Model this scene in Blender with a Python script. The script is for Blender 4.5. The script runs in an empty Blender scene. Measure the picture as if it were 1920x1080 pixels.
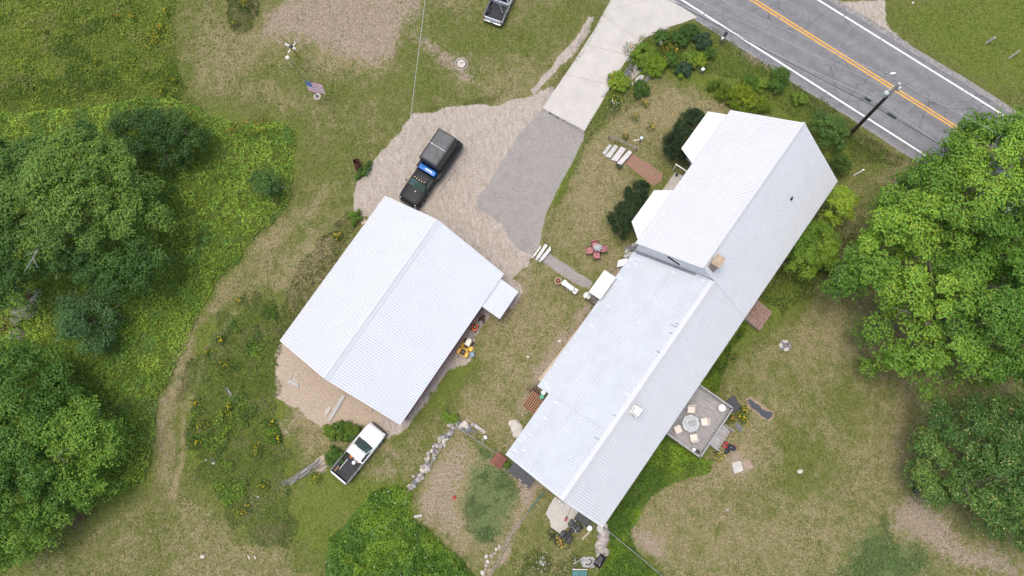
import bpy, bmesh, math, random
import numpy as np
from mathutils import Vector, Matrix, Euler
random.seed(7); RNG = np.random.default_rng(11)
SC = bpy.context.scene
# ------------------------------------------------------------------ camera, sky, sun, exposure
CF, CT, CR, CH = 1409.39, math.radians(10.5436), math.radians(5.8716), 68.0
cam = bpy.data.cameras.new("camera"); co = bpy.data.objects.new("camera", cam); SC.collection.objects.link(co)
cam.sensor_fit = 'HORIZONTAL'; cam.sensor_width = 36.0; cam.lens = 36.0 * CF / 1920.0
cam.clip_start = 0.5; cam.clip_end = 2000
co.matrix_world = Matrix.Translation((0, 0, CH)) @ Matrix.Rotation(CT, 4, 'X') @ Matrix.Rotation(-CR, 4, 'Z')
SC.camera = co
SUN_AZ = math.radians(160); SUN_EL = math.radians(81)      # azimuth measured from +x counter-clockwise: light comes from the upper left
w = bpy.data.worlds.new("World"); SC.world = w; w.use_nodes = True
nt = w.node_tree; bg = nt.nodes['Background']
sky = nt.nodes.new('ShaderNodeTexSky'); sky.sky_type = 'NISHITA'; sky.sun_disc = False
sky.sun_elevation = SUN_EL; sky.sun_rotation = math.radians(90) - SUN_AZ; sky.dust_density = 4.0; sky.air_density = 1.0; sky.ozone_density = 0.6
nt.links.new(sky.outputs[0], bg.inputs[0]); bg.inputs[1].default_value = 0.15
sl = bpy.data.lights.new("sun", 'SUN'); sl.energy = 1.35; sl.angle = math.radians(24); sl.color = (1.0, 0.955, 0.88)
so = bpy.data.objects.new("sun", sl); SC.collection.objects.link(so)
sd = Vector((math.cos(SUN_EL) * math.cos(SUN_AZ), math.cos(SUN_EL) * math.sin(SUN_AZ), math.sin(SUN_EL)))
so.rotation_euler = sd.to_track_quat('Z', 'Y').to_euler(); so.location = sd * 100
SC.view_settings.view_transform = 'Standard'; SC.view_settings.look = 'None'
SC.view_settings.exposure = 0.42; SC.view_settings.gamma = 1.0
SC.render.engine = 'CYCLES'

# ------------------------------------------------------------------ helpers
def G(px, py, z=0.0):
    """ground (or height z) point seen at photograph pixel px,py"""
    u, v = px - 960.0, 540.0 - py
    c, s = math.cos(CR), math.sin(CR)
    a, b = (c * u + s * v) / CF, (-s * u + c * v) / CF
    dy, dz = b * math.cos(CT) + math.sin(CT), b * math.sin(CT) - math.cos(CT)
    t = (z - CH) / dz
    return Vector((a * t, dy * t, z))
def G2(pts, z=0.0): return [G(x, y, z) for x, y in pts]
def ang(p, q, z=0.0):
    a, b = G(*p, z), G(*q, z); return math.atan2(b.y - a.y, b.x - a.x)
def link(o, parent=None):
    SC.collection.objects.link(o)
    if parent: o.parent = parent
    return o
def tag(o, label=None, cat=None, group=None, kind=None):
    if label: o['label'] = label
    if cat: o['category'] = cat
    if group: o['group'] = group
    if kind: o['kind'] = kind
    return o
def thing(name, label, cat, loc=(0, 0, 0), rz=0.0, group=None):
    o = bpy.data.objects.new(name, None); link(o); o.location = loc; o.rotation_euler = (0, 0, rz)
    o.empty_display_size = .3
    return tag(o, label, cat, group)
def copy_tree(o, parent=None):
    c = o.copy(); link(c, parent)
    if parent: c.matrix_parent_inverse = o.matrix_parent_inverse
    for ch in list(o.children):
        if ch is not c: copy_tree(ch, c)
    return c

class M:
    def __init__(s): s.v, s.f = [], []
    def add(s, vs, fs):
        b = len(s.v); s.v += [tuple(p) for p in vs]; s.f += [tuple(i + b for i in f) for f in fs]; return s
    def face(s, pts): return s.add(pts, [tuple(range(len(pts)))])
    def box(s, cx, cy, cz, sx, sy, sz, rz=0.0, rx=0.0, ry=0.0, bev=0.0):
        bm = bmesh.new(); bmesh.ops.create_cube(bm, size=1.0)
        bmesh.ops.scale(bm, vec=(sx, sy, sz), verts=bm.verts)
        if bev: bmesh.ops.bevel(bm, geom=bm.edges[:], offset=bev, segments=2, affect='EDGES', profile=.5)
        bmesh.ops.transform(bm, matrix=Matrix.Translation((cx, cy, cz)) @ Euler((rx, ry, rz)).to_matrix().to_4x4(), verts=bm.verts)
        return s.frombm(bm)
    def frombm(s, bm):
        bm.verts.index_update(); s.add([v.co[:] for v in bm.verts], [[v.index for v in f.verts] for f in bm.faces]); bm.free(); return s
    def prism(s, poly, z0, z1, top=None, bev=0.0):
        n = len(poly); top = top or poly
        ar = sum(poly[i][0] * poly[(i + 1) % n][1] - poly[(i + 1) % n][0] * poly[i][1] for i in range(n))
        if ar < 0: poly = poly[::-1]; top = top[::-1]
        vs = [(p[0], p[1], z0) for p in poly] + [(p[0], p[1], z1) for p in top]
        fs = [tuple(range(n))[::-1], tuple(range(n, 2 * n))] + [(i, (i + 1) % n, n + (i + 1) % n, n + i) for i in range(n)]
        if not bev: return s.add(vs, fs)
        bm = bmesh.new(); bv = [bm.verts.new(v) for v in vs]
        for f in fs: bm.faces.new([bv[i] for i in f])
        bmesh.ops.bevel(bm, geom=bm.edges[:], offset=bev, segments=2, affect='EDGES', profile=.5)
        return s.frombm(bm)
    def cyl(s, p, q, r, r2=None, n=12, caps=True):
        p, q = Vector(p), Vector(q); r2 = r if r2 is None else r2
        d = (q - p).normalized(); a = d.orthogonal().normalized(); b = d.cross(a)
        vs = []
        for c, rr in ((p, r), (q, r2)):
            vs += [c + (a * math.cos(t) + b * math.sin(t)) * rr for t in (2 * math.pi * i / n for i in range(n))]
        fs = [(i, (i + 1) % n, n + (i + 1) % n, n + i) for i in range(n)]
        if caps: fs += [tuple(range(n))[::-1], tuple(range(n, 2 * n))]
        return s.add(vs, fs)
    def tube(s, pts, r, n=6):
        pts = [Vector(p) for p in pts]; rs = r if hasattr(r, '__len__') else [r] * len(pts)
        vs, fs, ref = [], [], Vector((0.13, 0.21, 0.97))
        for i, p in enumerate(pts):
            d = (pts[min(i + 1, len(pts) - 1)] - pts[max(i - 1, 0)]).normalized()
            a = d.cross(ref)
            if a.length < 1e-3: a = d.orthogonal()
            a.normalize(); b = d.cross(a)
            vs += [p + (a * math.cos(t) + b * math.sin(t)) * rs[i] for t in (2 * math.pi * k / n for k in range(n))]
        for i in range(len(pts) - 1):
            fs += [(i * n + k, i * n + (k + 1) % n, (i + 1) * n + (k + 1) % n, (i + 1) * n + k) for k in range(n)]
        fs += [tuple(range(n))[::-1], tuple(range((len(pts) - 1) * n, len(pts) * n))]
        return s.add(vs, fs)
    def ring(s, c, R, r, n=20, m=6, axis='z', squash=1.0):
        vs, fs = [], []
        for i in range(n):
            t = 2 * math.pi * i / n
            for k in range(m):
                u = 2 * math.pi * k / m
                x, y, z = (R + r * math.cos(u)) * math.cos(t), (R + r * math.cos(u)) * math.sin(t), r * math.sin(u) * squash
                if axis == 'y': x, y, z = x, z, y
                if axis == 'x': x, y, z = z, x, y
                vs.append((c[0] + x, c[1] + y, c[2] + z))
        for i in range(n):
            for k in range(m):
                fs.append((i * m + k, ((i + 1) % n) * m + k, ((i + 1) % n) * m + (k + 1) % m, i * m + (k + 1) % m))
        return s.add(vs, fs)
    def lathe(s, c, prof, n=18):
        vs, fs = [], []
        for r, z in prof: vs += [(c[0] + r * math.cos(2 * math.pi * i / n), c[1] + r * math.sin(2 * math.pi * i / n), c[2] + z) for i in range(n)]
        for j in range(len(prof) - 1):
            fs += [(j * n + i, j * n + (i + 1) % n, (j + 1) * n + (i + 1) % n, (j + 1) * n + i) for i in range(n)]
        fs += [tuple(range(n))[::-1], tuple(range((len(prof) - 1) * n, len(prof) * n))]
        return s.add(vs, fs)
    def blob(s, c, r, rough=.2, sub=2, seed=None, flat=0.0):
        rn = random.Random(seed if seed is not None else random.random())
        bm = bmesh.new(); bmesh.ops.create_icosphere(bm, subdivisions=sub, radius=1.0)
        ks = [(Vector((rn.gauss(0, 1), rn.gauss(0, 1), rn.gauss(0, 1))).normalized(), rn.uniform(-1, 1)) for _ in range(9)]
        for v in bm.verts:
            d = v.co.normalized(); f = 1 + rough * sum(a * max(0, d.dot(k)) ** 3 for k, a in ks)
            v.co = Vector((d.x * r[0] * f + c[0], d.y * r[1] * f + c[1], max(d.z, -1 + flat) * r[2] * f + c[2]))
        return s.frombm(bm)
    def build(s, name, mat, parent=None, smooth=False):
        me = bpy.data.meshes.new(name); me.from_pydata(s.v, [], s.f); me.validate(); me.update()
        me.materials.append(mat)
        if smooth:
            me.polygons.foreach_set('use_smooth', [True] * len(me.polygons))
            try: me.set_sharp_from_angle(angle=math.radians(40))
            except Exception: pass
        o = bpy.data.objects.new(name, me); link(o, parent); return o

def mat(name, rgb, rough=.6, metal=0.0, var=0.0, vscale=3.0, bump=0.0, bscale=20.0, rgb2=None, spec=0.5, detail=6, coat=0.0, space='Object'):
    m = bpy.data.materials.new(name); m.use_nodes = True; N = m.node_tree.nodes; L = m.node_tree.links
    b = N['Principled BSDF']; b.inputs['Roughness'].default_value = rough; b.inputs['Metallic'].default_value = metal
    b.inputs['Specular IOR Level'].default_value = spec; b.inputs['Coat Weight'].default_value = coat
    b.inputs['Base Color'].default_value = (*rgb, 1)
    tc = N.new('ShaderNodeTexCoord')
    if var or rgb2:
        n1 = N.new('ShaderNodeTexNoise'); n1.inputs['Scale'].default_value = vscale; n1.inputs['Detail'].default_value = detail; n1.inputs['Roughness'].default_value = .65
        L.new(tc.outputs[space], n1.inputs['Vector'])
        r = N.new('ShaderNodeValToRGB'); r.color_ramp.elements[0].position = .35; r.color_ramp.elements[1].position = .65
        c2 = rgb2 or tuple(min(1, c * (1 + var)) for c in rgb); c1 = rgb if rgb2 else tuple(c * (1 - var) for c in rgb)
        r.color_ramp.elements[0].color = (*c1, 1); r.color_ramp.elements[1].color = (*c2, 1)
        L.new(n1.outputs['Fac'], r.inputs[0]); L.new(r.outputs[0], b.inputs['Base Color'])
    if bump:
        n2 = N.new('ShaderNodeTexNoise'); n2.inputs['Scale'].default_value = bscale; n2.inputs['Detail'].default_value = 4
        L.new(tc.outputs[space], n2.inputs['Vector'])
        bp = N.new('ShaderNodeBump'); bp.inputs['Strength'].default_value = bump; bp.inputs['Distance'].default_value = .03
        L.new(n2.outputs['Fac'], bp.inputs['Height']); L.new(bp.outputs[0], b.inputs['Normal'])
    return m
MT = dict(
    white=mat('white_paint', (.78, .78, .77), .45, var=.05, vscale=2), trim=mat('white_trim', (.8, .8, .78), .5, var=.06, vscale=4),
    red=mat('barn_red', (.28, .035, .03), .7, var=.25, vscale=4), brick=None,
    car_white=mat('white_car_paint', (.78, .79, .8), .25, coat=.6), car_black=mat('black_car_paint', (.012, .012, .014), .55, coat=.0, spec=.35, var=.3, vscale=2),
    car_silver=mat('pale_car_paint', (.66, .69, .71), .3, coat=.5),
    glass=mat('window_glass', (.02, .035, .035), .06, spec=.8), dglass=mat('green_glass', (.05, .09, .08), .05, spec=.9),
    rubber=mat('rubber', (.018, .018, .018), .85, var=.3, vscale=8), liner=mat('bed_liner', (.022, .024, .028), .7, var=.45, vscale=3),
    chrome=mat('chrome', (.6, .6, .62), .25, 1.0), steel=mat('steel', (.42, .43, .44), .4, .8, var=.2), dark=mat('dark_plastic', (.02, .02, .022), .5, var=.3),
    lamp_red=mat('red_lens', (.35, .015, .02), .2), lamp_clear=mat('clear_lens', (.6, .6, .58), .15), amber=mat('amber_lens', (.75, .45, .3), .3),
    blue=mat('blue_plastic', (.01, .16, .55), .35, var=.3, vscale=5), yellow=mat('yellow_paint', (.75, .42, .03), .35, var=.1), orange=mat('orange_paint', (.75, .12, .02), .4, var=.2, vscale=8),
    cream=mat('cream_paint', (.75, .7, .58), .4, var=.05), redplastic=mat('red_plastic', (.4, .02, .03), .4), cushion=None,
    green=mat('green_plastic', (.01, .28, .16), .4), teal=mat('teal_paint', (.04, .2, .2), .5, var=.3),
    oldwood=mat('grey_wood', (.2, .185, .165), .85, var=.3, vscale=5, bump=.3), wood=mat('brown_wood', (.2, .12, .06), .8, var=.3, vscale=6),
    palewood=mat('pale_wood', (.42, .34, .24), .8, var=.2, vscale=6), pole=mat('tarred_pole', (.045, .03, .024), .85, var=.4, vscale=4, bump=.3),
    granite=mat('granite', (.42, .41, .39), .8, var=.25, vscale=12, bump=.4), stone=mat('field_stone', (.36, .32, .28), .9, var=.35, vscale=1.6, bump=.6, bscale=8, space='Generated'),
    pstone=mat('pale_field_stone', (.55, .5, .43), .9, var=.2, vscale=6, bump=.5), slate=mat('slate', (.17, .17, .175), .8, var=.3, vscale=3, bump=.4),
    concrete=mat('weathered_concrete', (.5, .47, .42), .9, var=.16, vscale=1.6, bump=.2, bscale=30),
    terracotta=mat('terracotta', (.42, .17, .08), .8, var=.15), potsoil=mat('pot_soil', (.16, .05, .025), .95, var=.4, vscale=20),
    rust=mat('rust', (.1, .04, .025), .9, var=.5, vscale=8), tarp=mat('black_tarp', (.02, .022, .03), .5, var=.35, vscale=5, bump=.5, bscale=6),
    brown=mat('brown_shingle', (.2, .075, .05), .85, var=.2, vscale=10, bump=.3), bark=mat('bark', (.12, .1, .08), .95, var=.35, vscale=6, bump=.6),
    paleb=mat('pale_bark', (.3, .28, .25), .9, var=.3, vscale=5, bump=.4), bulk=mat('peeling_red_paint', (.19, .07, .055), .8, rgb2=(.33, .27, .21), vscale=6),
    wire=mat('aluminium_wire', (.5, .5, .5), .4, .3), blackwire=mat('black_cable', (.015, .02, .02), .6), fabric=mat('cream_fabric', (.72, .62, .53), .9, var=.04, vscale=5),
    wfabric=mat('white_cloth', (.82, .82, .8), .9, var=.08, vscale=7), lattice=mat('lattice_wood', (.48, .25, .13), .8, var=.2, vscale=12),
    redball=mat('red_rubber_ball', (.5, .04, .05), .4), dkgreen=mat('dark_green_paint', (.012, .05, .045), .45, var=.4, vscale=6), tan=mat('tan_board', (.5, .4, .29), .8, var=.12, vscale=2),
    grille=mat('galvanised_pipe', (.5, .52, .52), .4, .5, var=.2), dark_fill=mat('dark_fill_brown', (.035, .028, .022), .95, var=.4, vscale=5, bump=.5), mulch=mat('bark_mulch', (.07, .035, .02), .95, var=.5, vscale=12, bump=.8),
    flagw=mat('flag_white', (.85, .84, .86), .8), flagr=mat('flag_red', (.5, .12, .2), .8), flagb=mat('flag_blue', (.06, .14, .34), .8))
def brickmat(name, c1, c2, mortar, scale):
    m = bpy.data.materials.new(name); m.use_nodes = True; N = m.node_tree.nodes; L = m.node_tree.links; b = N['Principled BSDF']
    t = N.new('ShaderNodeTexBrick'); t.inputs['Color1'].default_value = (*c1, 1); t.inputs['Color2'].default_value = (*c2, 1); t.inputs['Mortar'].default_value = (*mortar, 1)
    t.inputs['Scale'].default_value = scale; t.inputs['Mortar Size'].default_value = .03; t.inputs['Brick Width'].default_value = .22; t.inputs['Row Height'].default_value = .085
    tc = N.new('ShaderNodeTexCoord'); mp = N.new('ShaderNodeMapping'); mp.inputs['Rotation'].default_value = (math.radians(90), 0, 0)
    L.new(tc.outputs['Object'], mp.inputs[0]); L.new(mp.outputs[0], t.inputs['Vector'])
    L.new(t.outputs['Color'], b.inputs['Base Color']); b.inputs['Roughness'].default_value = .9
    return m
MT['brick'] = brickmat('chimney_brick', (.3, .09, .06), (.22, .07, .05), (.4, .36, .32), 1.0)

# ------------------------------------------------------------------ numpy noise and polygon masks
_T = RNG.random((256, 256))
def vnoise(x, y, s, o=0):
    x = x / s + o * 17.3 + 500; y = y / s + o * 5.7 + 500
    xi, yi = np.floor(x).astype(int), np.floor(y).astype(int); fx, fy = x - xi, y - yi
    fx, fy = fx * fx * (3 - 2 * fx), fy * fy * (3 - 2 * fy)
    a, b, c, d = _T[xi % 256, yi % 256], _T[(xi + 1) % 256, yi % 256], _T[xi % 256, (yi + 1) % 256], _T[(xi + 1) % 256, (yi + 1) % 256]
    return (a * (1 - fx) + b * fx) * (1 - fy) + (c * (1 - fx) + d * fx) * fy
def fbm(x, y, s, o=0, n=4): return sum(vnoise(x, y, s / 2 ** k, o + k) * .5 ** k for k in range(n)) / sum(.5 ** k for k in range(n))
def sdist(x, y, poly):
    """signed distance to polygon, positive inside"""
    d = np.full(x.shape, 1e9); ins = np.zeros(x.shape, bool); n = len(poly)
    for i in range(n):
        x1, y1 = poly[i][0], poly[i][1]; x2, y2 = poly[(i + 1) % n][0], poly[(i + 1) % n][1]
        dx, dy = x2 - x1, y2 - y1; t = np.clip(((x - x1) * dx + (y - y1) * dy) / (dx * dx + dy * dy + 1e-12), 0, 1)
        d = np.minimum(d, np.hypot(x - x1 - t * dx, y - y1 - t * dy))
        c = ((y1 > y) != (y2 > y)) & (x < dx * (y - y1) / (dy + (1e-12 if dy == 0 else 0)) + x1); ins ^= c
    return np.where(ins, d, -d)
def sample_poly(pxpoly, n, z=0.0, edge=0.0):
    poly = [G(a, b, z) for a, b in pxpoly]; xs = [p.x for p in poly]; ys = [p.y for p in poly]
    x0, x1, y0, y1 = min(xs) - edge, max(xs) + edge, min(ys) - edge, max(ys) + edge
    X = RNG.uniform(x0, x1, n * 4); Y = RNG.uniform(y0, y1, n * 4)
    d = sdist(X, Y, poly) + (fbm(X, Y, 1.5, 3) - .5) * 2 * edge
    k = np.nonzero(d > 0)[0][:n]
    return X[k], Y[k], d[k]
def poly_area(pxpoly, z=0.0):
    p = [G(a, b, z) for a, b in pxpoly]; n = len(p)
    return abs(sum(p[i].x * p[(i + 1) % n].y - p[(i + 1) % n].x * p[i].y for i in range(n))) / 2
def line_mask(x, y, pts, w):
    pts = [G(a, b) for a, b in pts]; d = np.full(x.shape, 1e9)
    for p, q in zip(pts[:-1], pts[1:]):
        dx, dy = q.x - p.x, q.y - p.y; t = np.clip(((x - p.x) * dx + (y - p.y) * dy) / (dx * dx + dy * dy), 0, 1)
        d = np.minimum(d, np.hypot(x - p.x - t * dx, y - p.y - t * dy))
    return np.clip(1.2 - d / w, 0, 1)
# ------------------------------------------------------------------ what covers the ground, region by region (photograph pixels unprojected on the ground)
CH8 = ['dry', 'lush', 'soil', 'gravel', 'asph', 'sand', 'clover', 'mulch']
REG = [  # channel, polygon, value, softness (m)
 ('lush', [(-300,-200),(330,-60),(325,60),(345,180),(380,220),(300,330),(-300,400)], .8, 1.5),
 ('lush', [(-300,200),(400,200),(560,230),(555,330),(520,400),(470,450),(430,510),(380,580),(340,640),(300,740),(280,900),(150,980),(30,1040),(-300,1200)], 1, 1.2),
 ('lush', [(380,600),(520,560),(540,800),(560,960),(470,1000),(390,930),(345,840),(350,700)], .95, 1.2),
 ('lush', [(600,860),(540,900),(520,1000),(620,1080),(900,1090),(780,920),(760,900)], .8, 1.2),
 ('lush', [(1200,60),(1320,50),(1480,130),(1560,220),(1640,300),(1560,330),(1440,220),(1330,190),(1250,150),(1150,190),(1110,240),(1090,215),(1140,130)], .75, 1.0),
 ('lush', [(1660,0),(1980,-60),(1990,200),(1850,180),(1720,90),(1665,40)], .7, 1.2),
 ('lush', [(1130,980),(1200,860),(1250,800),(1290,700),(1380,600),(1500,480),(1560,500),(1480,600),(1420,640),(1345,700),(1340,860),(1250,900),(1190,990),(1250,1090),(1100,1090)], .8, .8),
 ('lush', [(800,700),(850,640),(900,690),(860,740),(790,800),(740,830)], .7, .8),
 ('lush', [(700,850),(800,790),(810,840),(720,920),(640,930)], .35, 1.0),
 ('lush', [(790,20),(900,30),(960,60),(1000,40),(960,110),(850,160),(760,90)], .4, 1.5),
 ('lush', [(700,100),(790,80),(890,180),(760,220),(690,150)], .45, 1.5),
 ('lush', [(900,70),(1060,20),(1110,0),(1020,120),(940,120)], .4, 1.2),
 ('lush', [(1480,830),(1540,820),(1560,880),(1490,900)], .45, 1.4),('lush', [(1580,700),(1640,760),(1600,830),(1530,770)], .35, 1.6),
 ('lush', [(560,300),(640,240),(700,290),(640,400),(560,440),(520,430)], .35, 1.5),
 ('lush', [(1020,400),(1045,380),(1075,330),(1100,260),(1085,260),(1050,320),(1020,380)], .8, .3),
 ('lush', [(480,140),(560,100),(640,190),(560,180)], .45, 1.4),('lush', [(640,120),(700,150),(620,180)], .3, 1.4),
 ('clover', [(893,880),(915,866),(955,885),(975,925),(970,960),(945,985),(925,1025),(895,1020),(872,990),(868,950),(885,920)], 1, 1.1),
 ('clover', [(888,825),(935,855),(945,875),(905,862)], 1, .5),
 ('clover', [(1600,1000),(1650,985),(1720,1010),(1760,1060),(1740,1110),(1560,1110)], .8, 1.4),
 ('dry', [(770,945),(800,880),(862,812),(900,870),(870,950),(880,1020),(905,1090),(870,1060),(800,985)], 1, .7),
 ('dry', [(775,930),(865,815),(1000,930),(985,960),(900,1090),(860,1050),(790,980)], .65, .6),
 ('dry', [(1180,1000),(1260,910),(1360,860),(1420,820),(1440,860),(1330,920),(1260,990),(1280,1090),(1230,1090)], .7, 1.2),
 ('dry', [(1250,1040),(1450,930),(1600,1000),(1560,1100),(1260,1100)], .35, 2),('dry', [(1500,560),(1620,540),(1700,620),(1560,700),(1480,640)], .5, 2),
 ('dry', [(1560,800),(1720,740),(1700,860),(1620,900),(1560,860)], .45, 2),('dry', [(1040,270),(1160,280),(1200,300),(1130,420),(1150,480),(1040,440),(1060,330)], .55, 1.2),
 ('dry', [(1210,160),(1330,150),(1440,210),(1300,250),(1180,280),(1130,260)], .65, 1.2),
 ('dry', [(600,100),(700,90),(750,130),(700,140),(560,120)], .7, 1),('dry', [(400,60),(470,60),(560,180),(500,260),(420,200),(360,160)], .4, 2),
 ('dry', [(880,520),(1010,500),(1110,580),(1000,720),(960,800),(860,780),(900,640)], .45, 1.5),('dry', [(850,120),(940,100),(1010,130),(960,190),(880,180)], .55, 1.2),
 ('dry', [(640,900),(760,820),(800,830),(770,900),(700,960),(620,1000),(560,980)], .55, 1.6),('dry', [(380,980),(480,960),(560,1040),(500,1100),(360,1100)], .35, 2),
 ('dry', [(560,440),(640,420),(600,520),(520,560),(470,560)], .45, 1.3),('dry', [(350,610),(430,530),(440,560),(370,650),(310,780),(300,880),(280,880),(290,760)], .75, .7),
 ('dry', [(500,690),(560,680),(640,760),(620,860),(560,900),(530,800)], .6, 1.2),
 ('soil', [(480,70),(500,20),(560,-30),(790,-40),(800,20),(760,50),(740,110),(705,133),(640,110),(580,85)], .75, .9),
 ('mulch', [(590,15),(650,10),(670,50),(650,75),(600,60)], .35, 1.2),
 ('soil', [(752,45),(790,60),(850,100),(880,110),(870,140),(830,120),(780,75)], .8, .7),
 ('soil', [(836,108),(880,100),(900,160),(850,145)], .65, .7),
 ('soil', [(1190,990),(1240,1000),(1250,1060),(1230,1060),(1180,1010)], .9, .7),('mulch', [(1180,1000),(1205,995),(1245,1060),(1235,1070)], .5, .7),
 ('soil', [(1700,920),(1740,930),(1800,1000),(1930,1060),(1900,1090),(1780,1050),(1680,1000),(1665,960)], .8, .9),
 ('soil', [(975,470),(1000,490),(985,560),(960,590),(940,610),(930,600),(960,540)], .6, .6),
 ('soil', [(1390,85),(1440,110),(1440,130),(1390,110)], .8, .5),
 ('mulch', [(1440,110),(1500,150),(1600,230),(1690,290),(1680,305),(1580,240),(1480,165)], .55, .5),('mulch', [(1790,130),(1880,200),(1860,205),(1780,145)], .5, .5),
 ('soil', [(1000,850),(1040,900),(1000,930),(980,970),(950,1040),(915,1090),(900,1090),(940,1030),(975,960),(965,905),(915,870),(925,860),(970,890)], .9, .35),
 ('soil', [(1190,500),(1110,590),(1060,660),(1010,740),(960,830),(990,700),(1080,580),(1160,480)], .75, .6),
 ('soil', [(940,800),(980,790),(975,830),(950,850)], .6, .7),('mulch', [(985,725),(1015,712),(1030,740),(1000,745)], .8, .3),
 ('soil', [(575,460),(600,440),(640,430),(600,520),(540,540)], .45, .8),('soil', [(600,745),(560,770),(520,790),(510,830),(560,820)], .6, .8),
 ('mulch', [(85,985),(140,960),(190,955),(130,995)], .75, .5),('mulch', [(35,1040),(60,1020),(60,1045),(40,1055)], .6, .5),
 ('soil', [(1560,690),(1700,560),(1790,640),(1700,720),(1640,660)], .45, 1.6),
 ('soil', [(1590,400),(1600,440),(1590,560),(1560,600),(1555,560),(1570,470)], .6, .9),
 ('mulch', [(1020,940),(1060,960),(1140,990),(1140,1050),(1100,1060),(1090,1010)], .3, .7),
 ('soil', [(1370,840),(1400,850),(1415,880),(1380,900),(1370,870)], .8, .4),('mulch', [(1345,700),(1375,720),(1370,760),(1340,740)], .5, .5),
 ('gravel', [(665,400),(662,350),(700,305),(775,212),(800,212),(850,200),(930,197),(1000,178),(1035,160),(1060,180),(1070,240),(1010,440),(1000,478),(985,500),(960,520),(980,545),(960,580),(880,560),(800,450),(720,420)], 1, .3),
 ('gravel', [(945,520),(960,540),(900,620),(890,680),(840,700),(770,800),(730,830),(700,800),(900,500)], .75, .5),
 ('gravel', [(1000,180),(1060,120),(1095,80),(1120,30),(1105,30),(1060,90),(1020,140),(990,170)], .8, .4),
 ('gravel', [(1560,0),(1660,0),(1665,40),(1720,100),(1800,155),(1860,200),(1850,205),(1560,20)], .8, .4),
 ('gravel', [(1320,33),(1420,90),(1440,105),(1425,108),(1380,85),(1325,45)], .9, .3),
 ('asph', [(1018,203),(1096,246),(1093,266),(1061,327),(1022,405),(1015,436),(1012,463),(998,478),(970,466),(954,447),(945,421),(922,408),(895,388),(894,370),(914,347),(941,305),(966,261)], 1, .19),
 ('asph', [(1016,478),(1025,472),(1112,528),(1104,542),(1090,538),(1018,492)], 1, .15),
 ('sand', [(515,650),(540,630),(620,700),(770,790),(750,820),(700,800),(660,800),(600,800),(560,770),(518,740)], .95, .6),
 ('soil', [(775,940),(800,885),(862,815),(892,870),(866,950),(876,1020),(895,1075),(860,1050),(790,985)], .6, .8),
 ('soil', [(690,870),(760,820),(790,830),(770,880),(740,900),(700,905)], .5, 1.0),
 ('sand', [(585,860),(610,850),(615,890),(590,895)], .7, .5),('sand', [(1020,930),(1050,935),(1070,980),(1045,985)], .3, .5),
]
_RW = [(c, [G(a, b) for a, b in p], v, s) for c, p, v, s in REG]
def masks(x, y):
    wx = x + (fbm(x, y, 2.2, 21) - .5) * 1.5; wy = y + (fbm(x, y, 2.2, 31) - .5) * 1.5
    hx = x + (fbm(x, y, .9, 41) - .5) * .7; hy = y + (fbm(x, y, .9, 51) - .5) * .7
    m = {c: np.zeros(x.shape) for c in CH8}
    for c, p, v, s in _RW:
        sharp = c in ('gravel', 'asph', 'sand')
        d = sdist(hx if sharp else wx, hy if sharp else wy, p) if s >= .2 else sdist(x + (hx - x) * .35, y + (hy - y) * .35, p)
        m[c] = np.maximum(m[c], np.clip(.5 + d / (2 * s * (1.0 if sharp else 1.6)), 0, 1) * v)
    # wheel tracks worn along the mown lane at the left, and faint drag marks on the lawns
    tr = np.maximum(line_mask(wx, wy, [(300,900),(303,790),(330,690),(385,590),(440,510),(540,420),(620,350)], 1.5) * .7, line_mask(wx, wy, [(330,930),(345,840),(350,760),(380,670),(440,590)], .5))
    m['dry'] = np.maximum(m['dry'], tr); m['soil'] = np.maximum(m['soil'], tr * .32); m['soil'] = np.maximum(m['soil'], line_mask(wx, wy, [(302,860),(303,790),(325,700),(375,600)], .7) * .42)
    m['soil'] = np.maximum(m['soil'], line_mask(x, y, [(1480,750),(1510,725),(1560,703)], .14) * .6)
    m['dry'] = np.maximum(m['dry'], line_mask(wx, wy, [(1195,985),(1260,905),(1400,850)], .9) * .7)
    return m
def axis(lo, hi, step, far):
    f = np.arange(lo, hi, step); k = np.geomspace(2, far, 14)
    return np.concatenate([lo - k[::-1], f, hi + k])
AX, AY = axis(-53, 60, .23, 500), axis(-24, 52, .23, 500)
def ground_z(x, y): return -.03 + (fbm(x, y, 3.0, 61) - .5) * .04 + (vnoise(x, y, .7, 9) - .5) * .015
def make_ground():
    X, Y = np.meshgrid(AX, AY); sh = X.shape; x, y = X.ravel(), Y.ravel()
    z = ground_z(x, y)
    me = bpy.data.meshes.new('ground'); n = len(x); me.vertices.add(n)
    me.vertices.foreach_set('co', np.stack([x, y, z], 1).ravel().astype(np.float32))
    I = np.arange(n).reshape(sh); q = np.stack([I[:-1, :-1], I[:-1, 1:], I[1:, 1:], I[1:, :-1]], -1).reshape(-1, 4)
    me.loops.add(q.size); me.polygons.add(len(q)); me.loops.foreach_set('vertex_index', q.ravel().astype(np.int32))
    me.polygons.foreach_set('loop_start', np.arange(0, q.size, 4, dtype=np.int32)); me.update(calc_edges=True)
    me.polygons.foreach_set('use_smooth', np.ones(len(q), bool))
    m = masks(x, y)
    for nm, cs in (('cover_a', CH8[:4]), ('cover_b', CH8[4:])):
        a = me.attributes.new(nm, 'FLOAT_COLOR', 'POINT'); a.data.foreach_set('color', np.stack([m[c] for c in cs], 1).ravel().astype(np.float32))
    o = bpy.data.objects.new('ground', me); link(o); tag(o, kind='structure'); return o
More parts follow.
